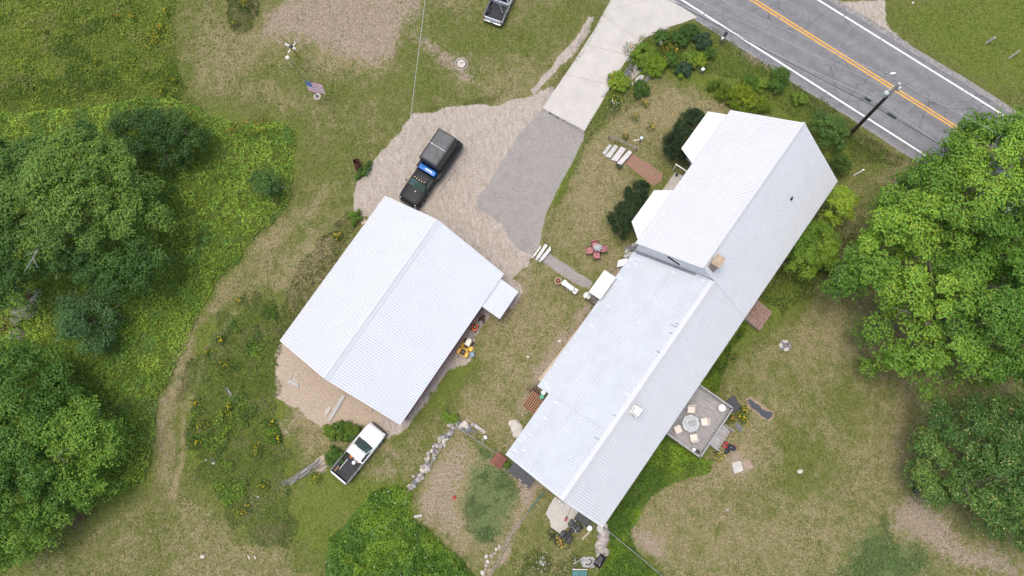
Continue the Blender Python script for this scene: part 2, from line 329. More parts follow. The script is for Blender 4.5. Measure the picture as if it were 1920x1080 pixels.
def ground_mat():
    m = bpy.data.materials.new('ground_cover'); m.use_nodes = True; N = m.node_tree.nodes; L = m.node_tree.links; b = N['Principled BSDF']
    b.inputs['Roughness'].default_value = .95; b.inputs['Specular IOR Level'].default_value = .15
    geo = N.new('ShaderNodeNewGeometry'); P = geo.outputs['Position']
    def noise(sc, det=5, rough=.6, dist=0.0, st=None):
        n = N.new('ShaderNodeTexNoise'); n.inputs['Scale'].default_value = sc; n.inputs['Detail'].default_value = det; n.inputs['Roughness'].default_value = rough; n.inputs['Distortion'].default_value = dist
        if st:
            mp = N.new('ShaderNodeMapping'); mp.inputs['Rotation'].default_value = (0, 0, st[0]); mp.inputs['Scale'].default_value = (1, st[1], 1); L.new(P, mp.inputs[0]); L.new(mp.outputs[0], n.inputs['Vector'])
        else: L.new(P, n.inputs['Vector'])
        return n.outputs['Fac']
    def ramp(x, *st):
        r = N.new('ShaderNodeValToRGB'); e = r.color_ramp.elements
        while len(e) < len(st): e.new(.5)
        for k, (p, c) in enumerate(st): e[k].position = p; e[k].color = (*c, 1) if len(c) == 3 else c
        L.new(x, r.inputs[0]); return r.outputs[0]
    def mth(op, a, c, d=None):
        n = N.new('ShaderNodeMath'); n.operation = op
        for i, v in enumerate((a, c) if d is None else (a, c, d)):
            if isinstance(v, (int, float)): n.inputs[i].default_value = v
            else: L.new(v, n.inputs[i])
        return n.outputs[0]
    def mix(f, a, c):
        n = N.new('ShaderNodeMix'); n.data_type = 'RGBA'; L.new(f, n.inputs[0]) if not isinstance(f, (int, float)) else setattr(n.inputs[0], 'default_value', f)
        L.new(a, n.inputs[6]); L.new(c, n.inputs[7]); return n.outputs[2]
    def fac(msk, nz, lo=.4, hi=.6, amt=.9):
        t = mth('MULTIPLY_ADD', nz, amt, msk); t = mth('SUBTRACT', t, amt / 2)
        r = N.new('ShaderNodeMapRange'); r.interpolation_type = 'SMOOTHSTEP'; L.new(t, r.inputs[0]); r.inputs[1].default_value = lo; r.inputs[2].default_value = hi; return r.outputs[0]
    A = N.new('ShaderNodeAttribute'); A.attribute_name = 'cover_a'; sa = N.new('ShaderNodeSeparateColor'); L.new(A.outputs['Color'], sa.inputs[0])
    B = N.new('ShaderNodeAttribute'); B.attribute_name = 'cover_b'; sb = N.new('ShaderNodeSeparateColor'); L.new(B.outputs['Color'], sb.inputs[0])
    dry, lush, soil, grav = sa.outputs[0], sa.outputs[1], sa.outputs[2], A.outputs['Alpha']
    asph, sand, clov, mul = sb.outputs[0], sb.outputs[1], sb.outputs[2], B.outputs['Alpha']
    n_big, n_mid, n_fine, n_grit = noise(.16, 6, .62, .3), noise(.9, 8, .68, .6), noise(5, 8, .72, .5), noise(26, 6, .75)
    n_g2 = noise(8.5, 5, .85); st1 = noise(3.2, 6, .7, .8, (.7, .35)); n_m2 = noise(1.7, 9, .7, 1.0)
    speck = N.new('ShaderNodeTexVoronoi'); speck.inputs['Scale'].default_value = 9; L.new(P, speck.inputs['Vector'])
    green = ramp(n_g2, (.36, (.075, .1, .018)), (.5, (.122, .146, .033)), (.64, (.2, .22, .062)))
    straw = ramp(n_g2, (.36, (.15, .125, .055)), (.5, (.275, .235, .12)), (.64, (.43, .37, .22)))
    d1 = mth('ADD', mth('MULTIPLY_ADD', n_big, .9, mth('MULTIPLY', n_mid, 1.5)), mth('MULTIPLY', n_fine, 1.0))   # 0..2.5
    d1 = mth('ADD', d1, mth('MULTIPLY', st1, .6)); d1 = mth('ADD', d1, mth('MULTIPLY', dry, .55)); d1 = mth('SUBTRACT', d1, mth('MULTIPLY', lush, .75))
    r = N.new('ShaderNodeMapRange'); r.interpolation_type = 'SMOOTHSTEP'; L.new(d1, r.inputs[0]); r.inputs[1].default_value = 1.72; r.inputs[2].default_value = 2.45
    col = mix(r.outputs[0], green, straw)
    stk = ramp(st1, (.0, (0, 0, 0)), (.53, (0, 0, 0)), (.55, (.55, .55, .55)), (.575, (0, 0, 0)))
    col = mix(stk, col, straw)
    lg = ramp(n_g2, (.36, (.075, .12, .015)), (.5, (.14, .195, .026)), (.64, (.22, .275, .05)))
    col = mix(mth('MULTIPLY', fac(lush, n_m2, .35, .75, .9), .6), col, lg)
    cg = ramp(n_g2, (.36, (.06, .1, .032)), (.5, (.11, .165, .055)), (.64, (.19, .24, .09)))
    col = mix(mth('MULTIPLY', fac(clov, n_m2, .3, .75, 1.6), .85), col, cg)
    sc = ramp(n_g2, (.34, (.16, .12, .085)), (.5, (.34, .265, .2)), (.66, (.52, .43, .34)))
    col = mix(mth('MULTIPLY', fac(soil, n_m2, .3, .7, 1.7), .9), col, sc)
    mc = ramp(n_fine, (.3, (.05, .03, .02)), (.55, (.12, .08, .06)), (.75, (.24, .18, .14)))
    col = mix(fac(mul, n_m2, .3, .65, .9), col, mc)
    sn = ramp(n_g2, (.3, (.28, .22, .155)), (.5, (.47, .385, .29)), (.7, (.62, .53, .42)))
    col = mix(fac(sand, n_mid, .4, .6, .7), col, sn)
    gc1 = ramp(n_g2, (.32, (.24, .205, .165)), (.48, (.44, .39, .335)), (.66, (.6, .555, .495)))
    gc2 = ramp(st1, (.35, (.8, .77, .73)), (.62, (1.08, 1.07, 1.07)))
    gm = N.new('ShaderNodeMix'); gm.data_type = 'RGBA'; gm.blend_type = 'MULTIPLY'; gm.inputs[0].default_value = 1; L.new(gc1, gm.inputs[6]); L.new(gc2, gm.inputs[7])
    crk = ramp(n_m2, (.0, (1, 1, 1)), (.472, (1, 1, 1)), (.487, (.74, .72, .7)), (.5, (1.04, 1.04, 1.03)), (.58, (1, 1, 1)), (.59, (.8, .78, .75)), (.605, (1, 1, 1)))
    g3 = N.new('ShaderNodeMix'); g3.data_type = 'RGBA'; g3.blend_type = 'MULTIPLY'; g3.inputs[0].default_value = .85; L.new(gm.outputs[2], g3.inputs[6]); L.new(crk, g3.inputs[7])
    col = mix(fac(grav, n_fine, .42, .58, .6), col, g3.outputs[2])
    ac = ramp(n_g2, (.32, (.23, .22, .205)), (.5, (.315, .303, .29)), (.68, (.42, .405, .39)))
    am = N.new('ShaderNodeMix'); am.data_type = 'RGBA'; am.blend_type = 'MULTIPLY'; am.inputs[0].default_value = 1; L.new(ac, am.inputs[6]); L.new(ramp(n_mid, (.3, (.93, .9, .87)), (.7, (1.14, 1.11, 1.07))), am.inputs[7])
    col = mix(fac(asph, n_m2, .38, .62, .6), col, am.outputs[2])
    bleach = ramp(speck.outputs['Distance'], (.06, (1.35, 1.3, 1.2)), (.13, (1, 1, 1)))
    L.new(col, b.inputs['Base Color'])
    bp = N.new('ShaderNodeBump'); bp.inputs['Strength'].default_value = .9; bp.inputs['Distance'].default_value = .12
    hh = mth('MULTIPLY_ADD', n_grit, .45, mth('MULTIPLY_ADD', n_fine, .8, mth('MULTIPLY', n_m2, .8))); L.new(hh, bp.inputs['Height']); L.new(bp.outputs[0], b.inputs['Normal'])
    return m
gr = make_ground(); gr.data.materials.append(ground_mat())

# ------------------------------------------------------------------ road, shoulders, drive
YA, YB = G(1412, 0), G(1776, 229); RD = (YB - YA).normalized(); RN = Vector((-RD.y, RD.x, 0))   # along the road, across it (north-east)
def roff(px, py): return (G(px, py) - YA).dot(RN)
o_wl = (roff(1330, 36) + roff(1640, 229) + roff(1700,267)) / 3; o_wr = (roff(1560, 18) + roff(1700, 103) + roff(1830,182)) / 3
def strip(name, o0, o1, z, m, parent=None, s0=-160, s1=160, dash=None, seg=1.0):
    b = M(); n = int((s1 - s0) / seg)
    jit = lambda k, q: (math.sin(k * 1.7 + q) * .03 + math.sin(k * .61 + q * 2) * .05) if dash is None else 0
    for i in range(n):
        a0, a1 = s0 + i * seg, s0 + (i + 1) * seg
        pts = [YA + RD * a0 + RN * (o0 + jit(i, 1)), YA + RD * a1 + RN * (o0 + jit(i + 1, 1)), YA + RD * a1 + RN * (o1 + jit(i, 2) * 0 + jit(i + 1, 2)), YA + RD * a0 + RN * (o1 + jit(i, 2))]
        b.face([(p.x, p.y, z) for p in pts])
    return b.build(name, m, parent)
def road_mat():
    m = mat('road_asphalt', (.2, .2, .205), .9, var=.12, vscale=1.1, bump=.25, bscale=60, space='Object'); N = m.node_tree.nodes; L = m.node_tree.links; b = N['Principled BSDF']
    base = b.inputs['Base Color'].links[0].from_socket
    tc = N.new('ShaderNodeTexCoord')
    gn = N.new('ShaderNodeTexNoise'); gn.inputs['Scale'].default_value = 30; gn.inputs['Detail'].default_value = 5; L.new(tc.outputs['Object'], gn.inputs['Vector'])
    gr_ = N.new('ShaderNodeValToRGB'); gr_.color_ramp.elements[0].position = .3; gr_.color_ramp.elements[0].color = (.72, .72, .72, 1); gr_.color_ramp.elements[1].position = .7; gr_.color_ramp.elements[1].color = (1.25, 1.25, 1.25, 1); L.new(gn.outputs['Fac'], gr_.inputs[0])
    mm = N.new('ShaderNodeMix'); mm.data_type = 'RGBA'; mm.blend_type = 'MULTIPLY'; mm.inputs[0].default_value = 1; L.new(base, mm.inputs[6]); L.new(gr_.outputs[0], mm.inputs[7])
    w1 = N.new('ShaderNodeTexNoise'); w1.inputs['Scale'].default_value = 1.4; w1.inputs['Detail'].default_value = 5; L.new(tc.outputs['Object'], w1.inputs['Vector'])
    ad = N.new('ShaderNodeMixRGB'); ad.blend_type = 'ADD'; ad.inputs[0].default_value = .55; L.new(tc.outputs['Object'], ad.inputs[1]); L.new(w1.outputs['Color'], ad.inputs[2])
    last = mm.outputs[2]
    for sc, th, lo, hi in ((.34, .0075, .40, .5), (.95, .012, .52, .6)):
        v = N.new('ShaderNodeTexVoronoi'); v.feature = 'DISTANCE_TO_EDGE'; v.inputs['Scale'].default_value = sc; L.new(ad.outputs[0], v.inputs['Vector'])
        rr = N.new('ShaderNodeMapRange'); rr.inputs[1].default_value = th * .4; rr.inputs[2].default_value = th * 1.3; rr.inputs[3].default_value = 1; rr.inputs[4].default_value = 0; L.new(v.outputs['Distance'], rr.inputs[0])
        q = N.new('ShaderNodeTexNoise'); q.inputs['Scale'].default_value = .22; q.inputs['Detail'].default_value = 3; L.new(tc.outputs['Object'], q.inputs['Vector'])
        qq = N.new('ShaderNodeMapRange'); qq.inputs[1].default_value = lo; qq.inputs[2].default_value = hi; L.new(q.outputs['Fac'], qq.inputs[0])
        ml = N.new('ShaderNodeMath'); ml.operation = 'MULTIPLY'; L.new(rr.outputs[0], ml.inputs[0]); L.new(qq.outputs[0], ml.inputs[1])
        m2 = N.new('ShaderNodeMath'); m2.operation = 'MULTIPLY'; m2.inputs[1].default_value = .7; L.new(ml.outputs[0], m2.inputs[0])
        mx = N.new('ShaderNodeMixRGB'); mx.inputs[2].default_value = (.06, .06, .06, 1); L.new(m2.outputs[0], mx.inputs[0]); L.new(last, mx.inputs[1]); last = mx.outputs[0]
    vm = N.new('ShaderNodeVectorMath'); vm.operation = 'DOT_PRODUCT'; vm.inputs[1].default_value = tuple(RN); L.new(tc.outputs['Object'], vm.inputs[0])
    o1 = N.new('ShaderNodeMath'); o1.operation = 'SUBTRACT'; o1.inputs[1].default_value = YA.dot(RN); L.new(vm.outputs['Value'], o1.inputs[0])
    o2 = N.new('ShaderNodeMath'); o2.operation = 'MULTIPLY'; o2.inputs[1].default_value = 2 * math.pi / 1.65; L.new(o1.outputs[0], o2.inputs[0])
    o3 = N.new('ShaderNodeMath'); o3.operation = 'COSINE'; L.new(o2.outputs[0], o3.inputs[0])
    o4 = N.new('ShaderNodeMapRange'); o4.inputs[1].default_value = -1; o4.inputs[2].default_value = 1; o4.inputs[3].default_value = .9; o4.inputs[4].default_value = 1.06; L.new(o3.outputs[0], o4.inputs[0])
    vs = N.new('ShaderNodeVectorMath'); vs.operation = 'SCALE'; L.new(last, vs.inputs[0]); L.new(o4.outputs[0], vs.inputs['Scale'])
    L.new(vs.outputs[0], b.inputs['Base Color']); return m
def worn(name, rgb, under=(.22, .22, .22), th=.41):
    m = mat(name, under, .8, rgb2=rgb, vscale=3.5, detail=9); r = [n for n in m.node_tree.nodes if n.type == 'VALTORGB'][0]
    r.color_ramp.elements[0].position = th - .05; r.color_ramp.elements[1].position = th; return m
MT['road'] = road_mat(); MT['roadwhite'] = worn('road_line_white', (.74, .74, .72)); MT['roadyellow'] = worn('road_line_yellow', (.7, .36, .05), th=.43)
tag(strip('road', o_wl - .75, o_wr + .6, .012, MT['road']), kind='structure')
tag(strip('road_shoulder', o_wl - 1.0, o_wl - .6, .004, mat('shoulder_asphalt', (.25, .245, .24), .95, var=.25, vscale=4)), kind='structure')
tag(strip('road_shoulder', o_wr + .45, o_wr + 1.15, .004, mat('cracked_shoulder', (.25, .24, .23), .95, var=.3, vscale=3)), kind='structure')
mk = strip('road_marking', o_wl - .09, o_wl + .09, .018, MT['roadwhite'], dash=1); tag(mk, kind='structure')
tag(strip('road_marking', o_wr - .09, o_wr + .09, .018, MT['roadwhite'], dash=1), kind='structure')
for s in (-.15, .15): tag(strip('road_marking', s - .075, s + .075, .018, MT['roadyellow'], dash=1), kind='structure')

def slab_mat():
    m = mat('concrete_slab', (.5, .475, .43), .9, var=.07, vscale=.8, bump=.12, bscale=50, space='Object'); N = m.node_tree.nodes; L = m.node_tree.links; b = N['Principled BSDF']
    base = b.inputs['Base Color'].links[0].from_socket; tc = N.new('ShaderNodeTexCoord')
    g = N.new('ShaderNodeTexNoise'); g.inputs['Scale'].default_value = 1.6; g.inputs['Detail'].default_value = 8; g.inputs['Roughness'].default_value = .7; L.new(tc.outputs['Object'], g.inputs['Vector'])
    r = N.new('ShaderNodeMapRange'); r.inputs[1].default_value = .62; r.inputs[2].default_value = .75; L.new(g.outputs['Fac'], r.inputs[0])
    k = N.new('ShaderNodeMath'); k.operation = 'MULTIPLY'; k.inputs[1].default_value = .6; L.new(r.outputs[0], k.inputs[0])
    mx = N.new('ShaderNodeMixRGB'); mx.inputs[2].default_value = (.4, .24, .15, 1); L.new(k.outputs[0], mx.inputs[0]); L.new(base, mx.inputs[1]); L.new(mx.outputs[0], b.inputs['Base Color']); return m
MT['slab'] = slab_mat()
drv = [(1018,203),(1040,170),(1080,110),(1115,55),(1146,0),(1158,-30),(1250,-12),(1272,8),(1308,33),(1280,42),(1240,55),(1212,72),(1190,92),(1172,118),(1150,152),(1124,200),(1096,246)]
drv = [(1018, 203)] + [(x + random.uniform(-1, 1), y + random.uniform(-1, 1)) for x, y in drv[1:-1]] + [(1096, 246)]
d = M().prism([(p.x, p.y) for p in G2(drv)], -.1, .02); o = d.build('driveway', MT['slab']); tag(o, kind='structure')
jm = mat('joint_dirt', (.26, .21, .15), 1, var=.4, vscale=8)
jj = M()
for a, b_ in (((1060,140),(1150,160)),((1098,83),(1180,105)),((1130,28),(1200,78)),((1146,18),(1215,0))):
    p, q = G(*a), G(*b_); n = Vector((-(q - p).y, (q - p).x, 0)).normalized() * .012
    k = [p + (q - p) * t + n * random.uniform(-3, 3) for t in np.linspace(0, 1, 7)]
    for u_, v_ in zip(k[:-1], k[1:]): jj.face([(c.x, c.y, .024) for c in (u_ - n, v_ - n, v_ + n, u_ + n)])
jj.build('joint', jm, o)
# mossy seam between concrete and asphalt handled by plants; brick path and stone walk
bp_ = M().prism([(p.x, p.y) for p in G2([(1178,292),(1190,290),(1243,325),(1240,340),(1225,349),(1172,306)])], -.1, .006)
BM = bpy.data.materials.new('old_brick_paving'); BM.use_nodes = True; _n = BM.node_tree.nodes; _l = BM.node_tree.links
t = _n.new('ShaderNodeTexBrick'); t.inputs['Color1'].default_value = (.42, .17, .15, 1); t.inputs['Color2'].default_value = (.34, .17, .14, 1); t.inputs['Mortar'].default_value = (.16, .13, .07, 1); t.inputs['Scale'].default_value = 1
t.inputs['Brick Width'].default_value = .21; t.inputs['Row Height'].default_value = .1; t.inputs['Mortar Size'].default_value = .018
tc = _n.new('ShaderNodeTexCoord'); mp = _n.new('ShaderNodeMapping'); mp.inputs['Rotation'].default_value = (0, 0, .6); _l.new(tc.outputs['Object'], mp.inputs[0]); _l.new(mp.outputs[0], t.inputs[0])
nz = _n.new('ShaderNodeTexNoise'); nz.inputs['Scale'].default_value = 2.5; nz.inputs['Detail'].default_value = 8; _l.new(tc.outputs['Object'], nz.inputs['Vector'])
mr = _n.new('ShaderNodeMapRange'); mr.inputs[1].default_value = .5; mr.inputs[2].default_value = .62; _l.new(nz.outputs['Fac'], mr.inputs[0])
mx = _n.new('ShaderNodeMixRGB'); mx.inputs[2].default_value = (.2, .16, .08, 1); _l.new(mr.outputs[0], mx.inputs[0]); _l.new(t.outputs[0], mx.inputs[1]); _l.new(mx.outputs[0], _n['Principled BSDF'].inputs['Base Color']); _n['Principled BSDF'].inputs['Roughness'].default_value = .9
tag(bp_.build('brick_path', BM), kind='structure')
# ------------------------------------------------------------------ buildings
class Frame:
    def __init__(s, x, y, a): s.x, s.y, s.a = x, y, a; s.c, s.s = math.cos(a), math.sin(a)
    def uv(s, px, py, z):
        p = G(px, py, z); dx, dy = p.x - s.x, p.y - s.y
        return dx * s.c + dy * s.s, dx * s.s - dy * s.c          # u along the ridge to the north-east, v to the south-east
def Puv(u, v, z): return (u, -v, z)                              # frame local coordinates (empty rotated by a)
def roofmat(name, rgb, var, streak=0.0, rgb2=None, metal=0.0, rough=.38):
    m = mat(name, rgb, rough, metal, var=var, vscale=.6); N = m.node_tree.nodes; L = m.node_tree.links; b = N['Principled BSDF']; base = b.inputs['Base Color'].links[0].from_socket
    tc = N.new('ShaderNodeTexCoord')
    mp = N.new('ShaderNodeMapping'); mp.inputs['Scale'].default_value = (5, .35, .35); L.new(tc.outputs['Object'], mp.inputs[0])
    n = N.new('ShaderNodeTexNoise'); n.inputs['Scale'].default_value = 1; n.inputs['Detail'].default_value = 6; n.inputs['Roughness'].default_value = .7; L.new(mp.outputs[0], n.inputs['Vector'])
    r = N.new('ShaderNodeMapRange'); r.inputs[1].default_value = .5; r.inputs[2].default_value = .8; r.inputs[4].default_value = streak; L.new(n.outputs['Fac'], r.inputs[0])
    mx = N.new('ShaderNodeMixRGB'); mx.inputs[2].default_value = (*(rgb2 or (.5, .5, .5)), 1); L.new(r.outputs[0], mx.inputs[0]); L.new(base, mx.inputs[1]); last = mx.outputs[0]
    L.new(last, b.inputs['Base Color']); return m
R_east = roofmat('white_steel_roof', (.73, .74, .76), .025, .25, (.6, .61, .63))  # slope away from the sun, colour raised to offset weaker light
R_white = roofmat('clean_white_steel_roof', (.69, .695, .71), .02, .15, (.66, .66, .67))
R_bay = roofmat('white_bay_roof', (.8, .8, .79), .02, .1, (.74, .74, .73))
R_old = roofmat('old_coated_roof', (.60, .635, .67), .05, .5, (.66, .69, .72))
R_gar = roofmat('garage_steel_roof', (.73, .75, .77), .02, .2, (.64, .65, .67))
R_gar2 = roofmat('garage_steel_roof_sunward', (.675, .69, .71), .02, .2, (.66, .66, .67))  # sunward copy of the garage roof, colour lowered to offset stronger light
R_shade_lap = mat('roof_seam_or_shade', (.42, .44, .47), .7, var=.25, vscale=6)  # grey for the painted rib shade and the sheet lap joint
def roof_slope(name, segs, zf, m, parent, pitch=.2286, th=.07, rib=.028, label=None, eave_shade=False):
    cl = M()
    """segs: [(u0,u1,v_top,v_bot)] ; zf(v) height; ribs run down the slope, each with its shade painted as a grey line beside it"""
    b, rb, dr = M(), M(), M()
    for (u0, u1, vt, vb) in segs:
        for (va, vc) in ((vt, vb),):
            pts = [(u0, va), (u1, va), (u1, vc), (u0, vc)]
            top = [Puv(u, v, zf(v)) for u, v in pts]; bot = [Puv(u, v, zf(v) - th) for u, v in pts]
            if (u1 - u0) * (vb - vt) > 0: pass
            b.add(top + bot, [(0, 1, 2, 3), (7, 6, 5, 4), (0, 4, 5, 1), (1, 5, 6, 2), (2, 6, 7, 3), (3, 7, 4, 0)])
            k = math.ceil((u0 + .03) / pitch)
            while k * pitch < u1 - .03:
                u = k * pitch; w_ = .022; h = rib; k += 1
                q = [Puv(u - w_, va, zf(va)), Puv(u - w_ * .5, va, zf(va) + h), Puv(u + w_ * .5, va, zf(va) + h), Puv(u + w_, va, zf(va))]
                p = [Puv(u - w_, vc, zf(vc)), Puv(u - w_ * .5, vc, zf(vc) + h), Puv(u + w_ * .5, vc, zf(vc) + h), Puv(u + w_, vc, zf(vc))]
                rb.add(q + p, [(0, 1, 5, 4), (1, 2, 6, 5), (2, 3, 7, 6), (4, 5, 6, 7), (3, 2, 1, 0)])
                e = .004
                dr.face([Puv(u + .025, va, zf(va) + e), Puv(u + .047, va, zf(va) + e), Puv(u + .047, vc, zf(vc) + e), Puv(u + .025, vc, zf(vc) + e)])  # flat grey line along each rib paints in its shade
    if eave_shade:  # grey tabs on the rib ends paint in shade along the eave
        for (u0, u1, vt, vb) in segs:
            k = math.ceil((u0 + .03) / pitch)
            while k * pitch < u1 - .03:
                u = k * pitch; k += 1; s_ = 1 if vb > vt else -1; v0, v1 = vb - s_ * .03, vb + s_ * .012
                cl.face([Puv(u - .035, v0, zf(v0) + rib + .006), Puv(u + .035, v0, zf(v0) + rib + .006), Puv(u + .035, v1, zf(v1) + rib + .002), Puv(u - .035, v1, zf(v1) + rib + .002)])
    me = b.build(name, m, parent)
    if eave_shade: cl.build('rib_end_shade', MT['steel'], me)['kind'] = 'stuff'
    if label: me['label'] = label
    rb.build('rib', m, me); dr.build('rib_shade', R_shade_lap, me); return me
def cap_along(name, u0, u1, v, zf1, zf2, w_, m, parent):
    b = M(); h = .05
    a = [(v - w_, zf1(v - w_) + h), (v, max(zf1(v), zf2(v)) + h + .03), (v + w_, zf2(v + w_) + h)]
    lo = [(v - w_, zf1(v - w_) + .012), (v + w_, zf2(v + w_) + .012)]
    for u in (u0, u1): b.v += [Puv(u, *p) for p in a] + [Puv(u, *p) for p in lo]
    b.f += [(0, 1, 6, 5), (1, 2, 7, 6), (0, 5, 8, 3), (2, 4, 9, 7), (0, 3, 4, 2, 1), (5, 6, 7, 9, 8)]
    b.add([Puv(u0, v - .04, a[1][1] - .02), Puv(u1, v - .04, a[1][1] - .02), Puv(u1, v, a[1][1] + .03), Puv(u0, v, a[1][1] + .03), Puv(u1, v + .04, a[1][1] - .02), Puv(u0, v + .04, a[1][1] - .02)], [(0, 1, 2, 3), (3, 2, 4, 5)])
    return b.build(name, m, parent)
def shell(name, prof, u0, u1, m, parent, bump=None):
    """solid with a v,z profile extruded along u"""
    b = M(); n = len(prof); b.v = [Puv(u0, v, z) for v, z in prof] + [Puv(u1, v, z) for v, z in prof]
    b.f = [tuple(range(n)), tuple(range(n, 2 * n))[::-1]] + [(i, n + i, n + (i + 1) % n, (i + 1) % n) for i in range(n)]
    return b.build(name, m, parent)
def clap(name, rgb):
    m = mat(name, rgb, .6, var=.05, vscale=2); N = m.node_tree.nodes; L = m.node_tree.links
    tc = N.new('ShaderNodeTexCoord'); wv = N.new('ShaderNodeTexWave'); wv.bands_direction = 'Z'; wv.wave_profile = 'SAW'; wv.inputs['Scale'].default_value = 2.6; L.new(tc.outputs['Object'], wv.inputs['Vector'])
    bp = N.new('ShaderNodeBump'); bp.inputs['Strength'].default_value = .6; bp.inputs['Distance'].default_value = .02; L.new(wv.outputs['Fac'], bp.inputs['Height']); L.new(bp.outputs[0], N['Principled BSDF'].inputs['Normal']); return m
MT['clap'] = clap('white_clapboard', (.74, .75, .76)); MT['redclap'] = clap('red_clapboard', (.27, .03, .028))
def window(parent, u, v, z, w_, h, axis, out, n=1):
    """window on a wall; axis 'u' or 'v' is the direction the wall runs, out the sign of its outward normal"""
    for (mm, nm, t, ww, hh) in ((MT['trim'], 'window', .05, w_ + .16, h + .16),):
        if axis == 'u': fr = M().box(u, -v - 0, z, ww, .06, hh).build(nm, mm, parent); M().box(u, -(v + out * .04), z, w_, .02, h).build('pane', MT['glass'], fr); M().box(u, -(v + out * .055), z, w_, .015, .04).build('muntin', MT['trim'], fr)
        else: fr = M().box(u, -v, z, .06, ww, hh).build(nm, mm, parent); M().box(u + out * .04, -v, z, .02, w_, h).build('pane', MT['glass'], fr); M().box(u + out * .055, -v, z, .015, w_, .04).build('muntin', MT['trim'], fr)
S = CH / 66.0
# ---- garage
gx, gy, ga, gL, gw, ge, gz = -10.34 * S, 11.195 * S, .878, 7.684 * S, 6.325 * S, 2.678 * S, 7.391 * S
FG = Frame(gx, gy, ga)
gar = thing('garage', 'red garage under a plain white gable roof, between gravel yard and white pickup', 'garage', (gx, gy, 0), ga)
gs = (gz - ge) / gw; zg = lambda v: gz - abs(v) * gs
roof_slope('roof', [(-gL, gL, 0, -gw)], zg, R_gar2, gar, label='roof slope facing the woods'); roof_slope('roof', [(-gL, gL, 0, gw)], zg, R_gar, gar, label='roof slope facing the house')
cap_along('ridge_cap', -gL - .02, gL + .02, 0, zg, zg, .3, R_gar2, gar)
gi = .35; wi = gw - .28
shell('wall', [(-wi, -.1), (wi, -.1), (wi, zg(wi) - .09), (0, gz - .09), (-wi, zg(wi) - .09)], -gL + gi, gL - gi, MT['redclap'], gar)
for s in (-1, 1):
    for sg in (-1, 1):
        M().add([Puv(s * gL + a, v, zg(v) - c) for v in (0, sg * gw) for a in (0, s * .03) for c in (.02, .2)], [(0, 2, 3, 1), (4, 5, 7, 6), (0, 1, 5, 4), (2, 6, 7, 3), (0, 4, 6, 2), (1, 3, 7, 5)]).build('rake_board', MT['trim'], gar)
for sg in (-1, 1): M().box(0, sg * (gw - .02), ge - .17, 2 * gL - .1, .025, .16).build('fascia_board', MT['red'], gar)
for k in (-2.9, 2.9):
    dd = M().box(gL - gi + .03, -k, 1.25, .05, 4.2, 2.5).build('garage_door', MT['trim'], gar)
    for q in range(4): M().box(gL - gi + .065, -k, .35 + q * .62, .02, 4.1, .04).build('door_rail', MT['white'], dd)
for sg in (-1, 1): M().box(-gL + gi - .02, sg * wi, 1.2, .1, .14, 2.5).build('corner_board', MT['trim'], gar)
for k in (-5, -1.5, 2): window(gar, k, wi + .01, 1.5, .8, .9, 'u', 1)
# lean-to at the house-side corner
lu0, lv0 = FG.uv(907, 578, 2.2); lu1, lv1 = FG.uv(970, 549, 1.7); lu2, lv2 = FG.uv(939, 597, 1.7)
ztl = lambda v: 2.62 - (v - gw) * .28
roof_slope('lean_to_roof', [(lu0, lu1 + .1, gw - .35, lv2)], ztl, roofmat('lean_to_steel_roof', (.6, .63, .66), .03, .3, (.55, .57, .59)), gar)
shell('lean_to_wall', [(gw - .35, -.1), (lv2 - .2, -.1), (lv2 - .2, ztl(lv2 - .2) - .08), (gw - .35, ztl(gw - .35) - .08)], lu1 - 1.9, lu1 - .1, MT['redclap'], gar)
M().box(lu0 + .1, -(lv2 - .15), .8, .09, .09, 1.6).build('post', MT['oldwood'], gar)

# ---- house
hx, hy, ha, hL = 13.578 * S, 7.685 * S, .842, 17.55 * S
ve, he, vl, vu, hs = 4.42 * S, 4.108 * S, .383 * S, -1.015 * S, .923
uu, vwu, hwu, vwl, hwl = 3.021 * S, -6.508 * S, 4.357 * S, -5.104 * S, 2.756 * S
FH = Frame(hx, hy, ha)
hou = thing('farmhouse', 'long white farmhouse with metal roof and two chimneys, taller at its road end', 'house', (hx, hy, 0), ha)
zE = lambda v: he + hs * (ve - v)
zl, zu = zE(vl), zE(vu)
sU = (zu - hwu) / (vu - vwu); zWU = lambda v: zu - sU * (vu - v)
sL = (zl - hwl) / (vl - vwl); zWL = lambda v: zl - sL * (vl - v)
roof_slope('roof', [(-hL, uu - .02, vl, ve), (uu, hL, vu, ve)], zE, R_east, hou, label='long roof slope facing the lawn and maple')
roof_slope('roof', [(uu, hL, vu, vwu)], zWU, R_white, hou, label='bright white slope of the taller part', eave_shade=True)
su, sv = FH.uv(1030, 739, hwl); s2, v2 = FH.uv(1010, 720, 2.05)
roof_slope('roof', [(-hL, su, vl, vwl), (su + .01, uu - .01, vl, v2)], zWL, R_old, hou, label='older bluish roof slope of the lower part')
hf = vl - 1.2
cap_along('ridge_cap', uu, hL + .03, vu, zWU, zE, .2, R_white, hou)
cap_along('ridge_cap', -hL - .03, uu - .05, vl, zWL, zE, .36, R_white, hou)
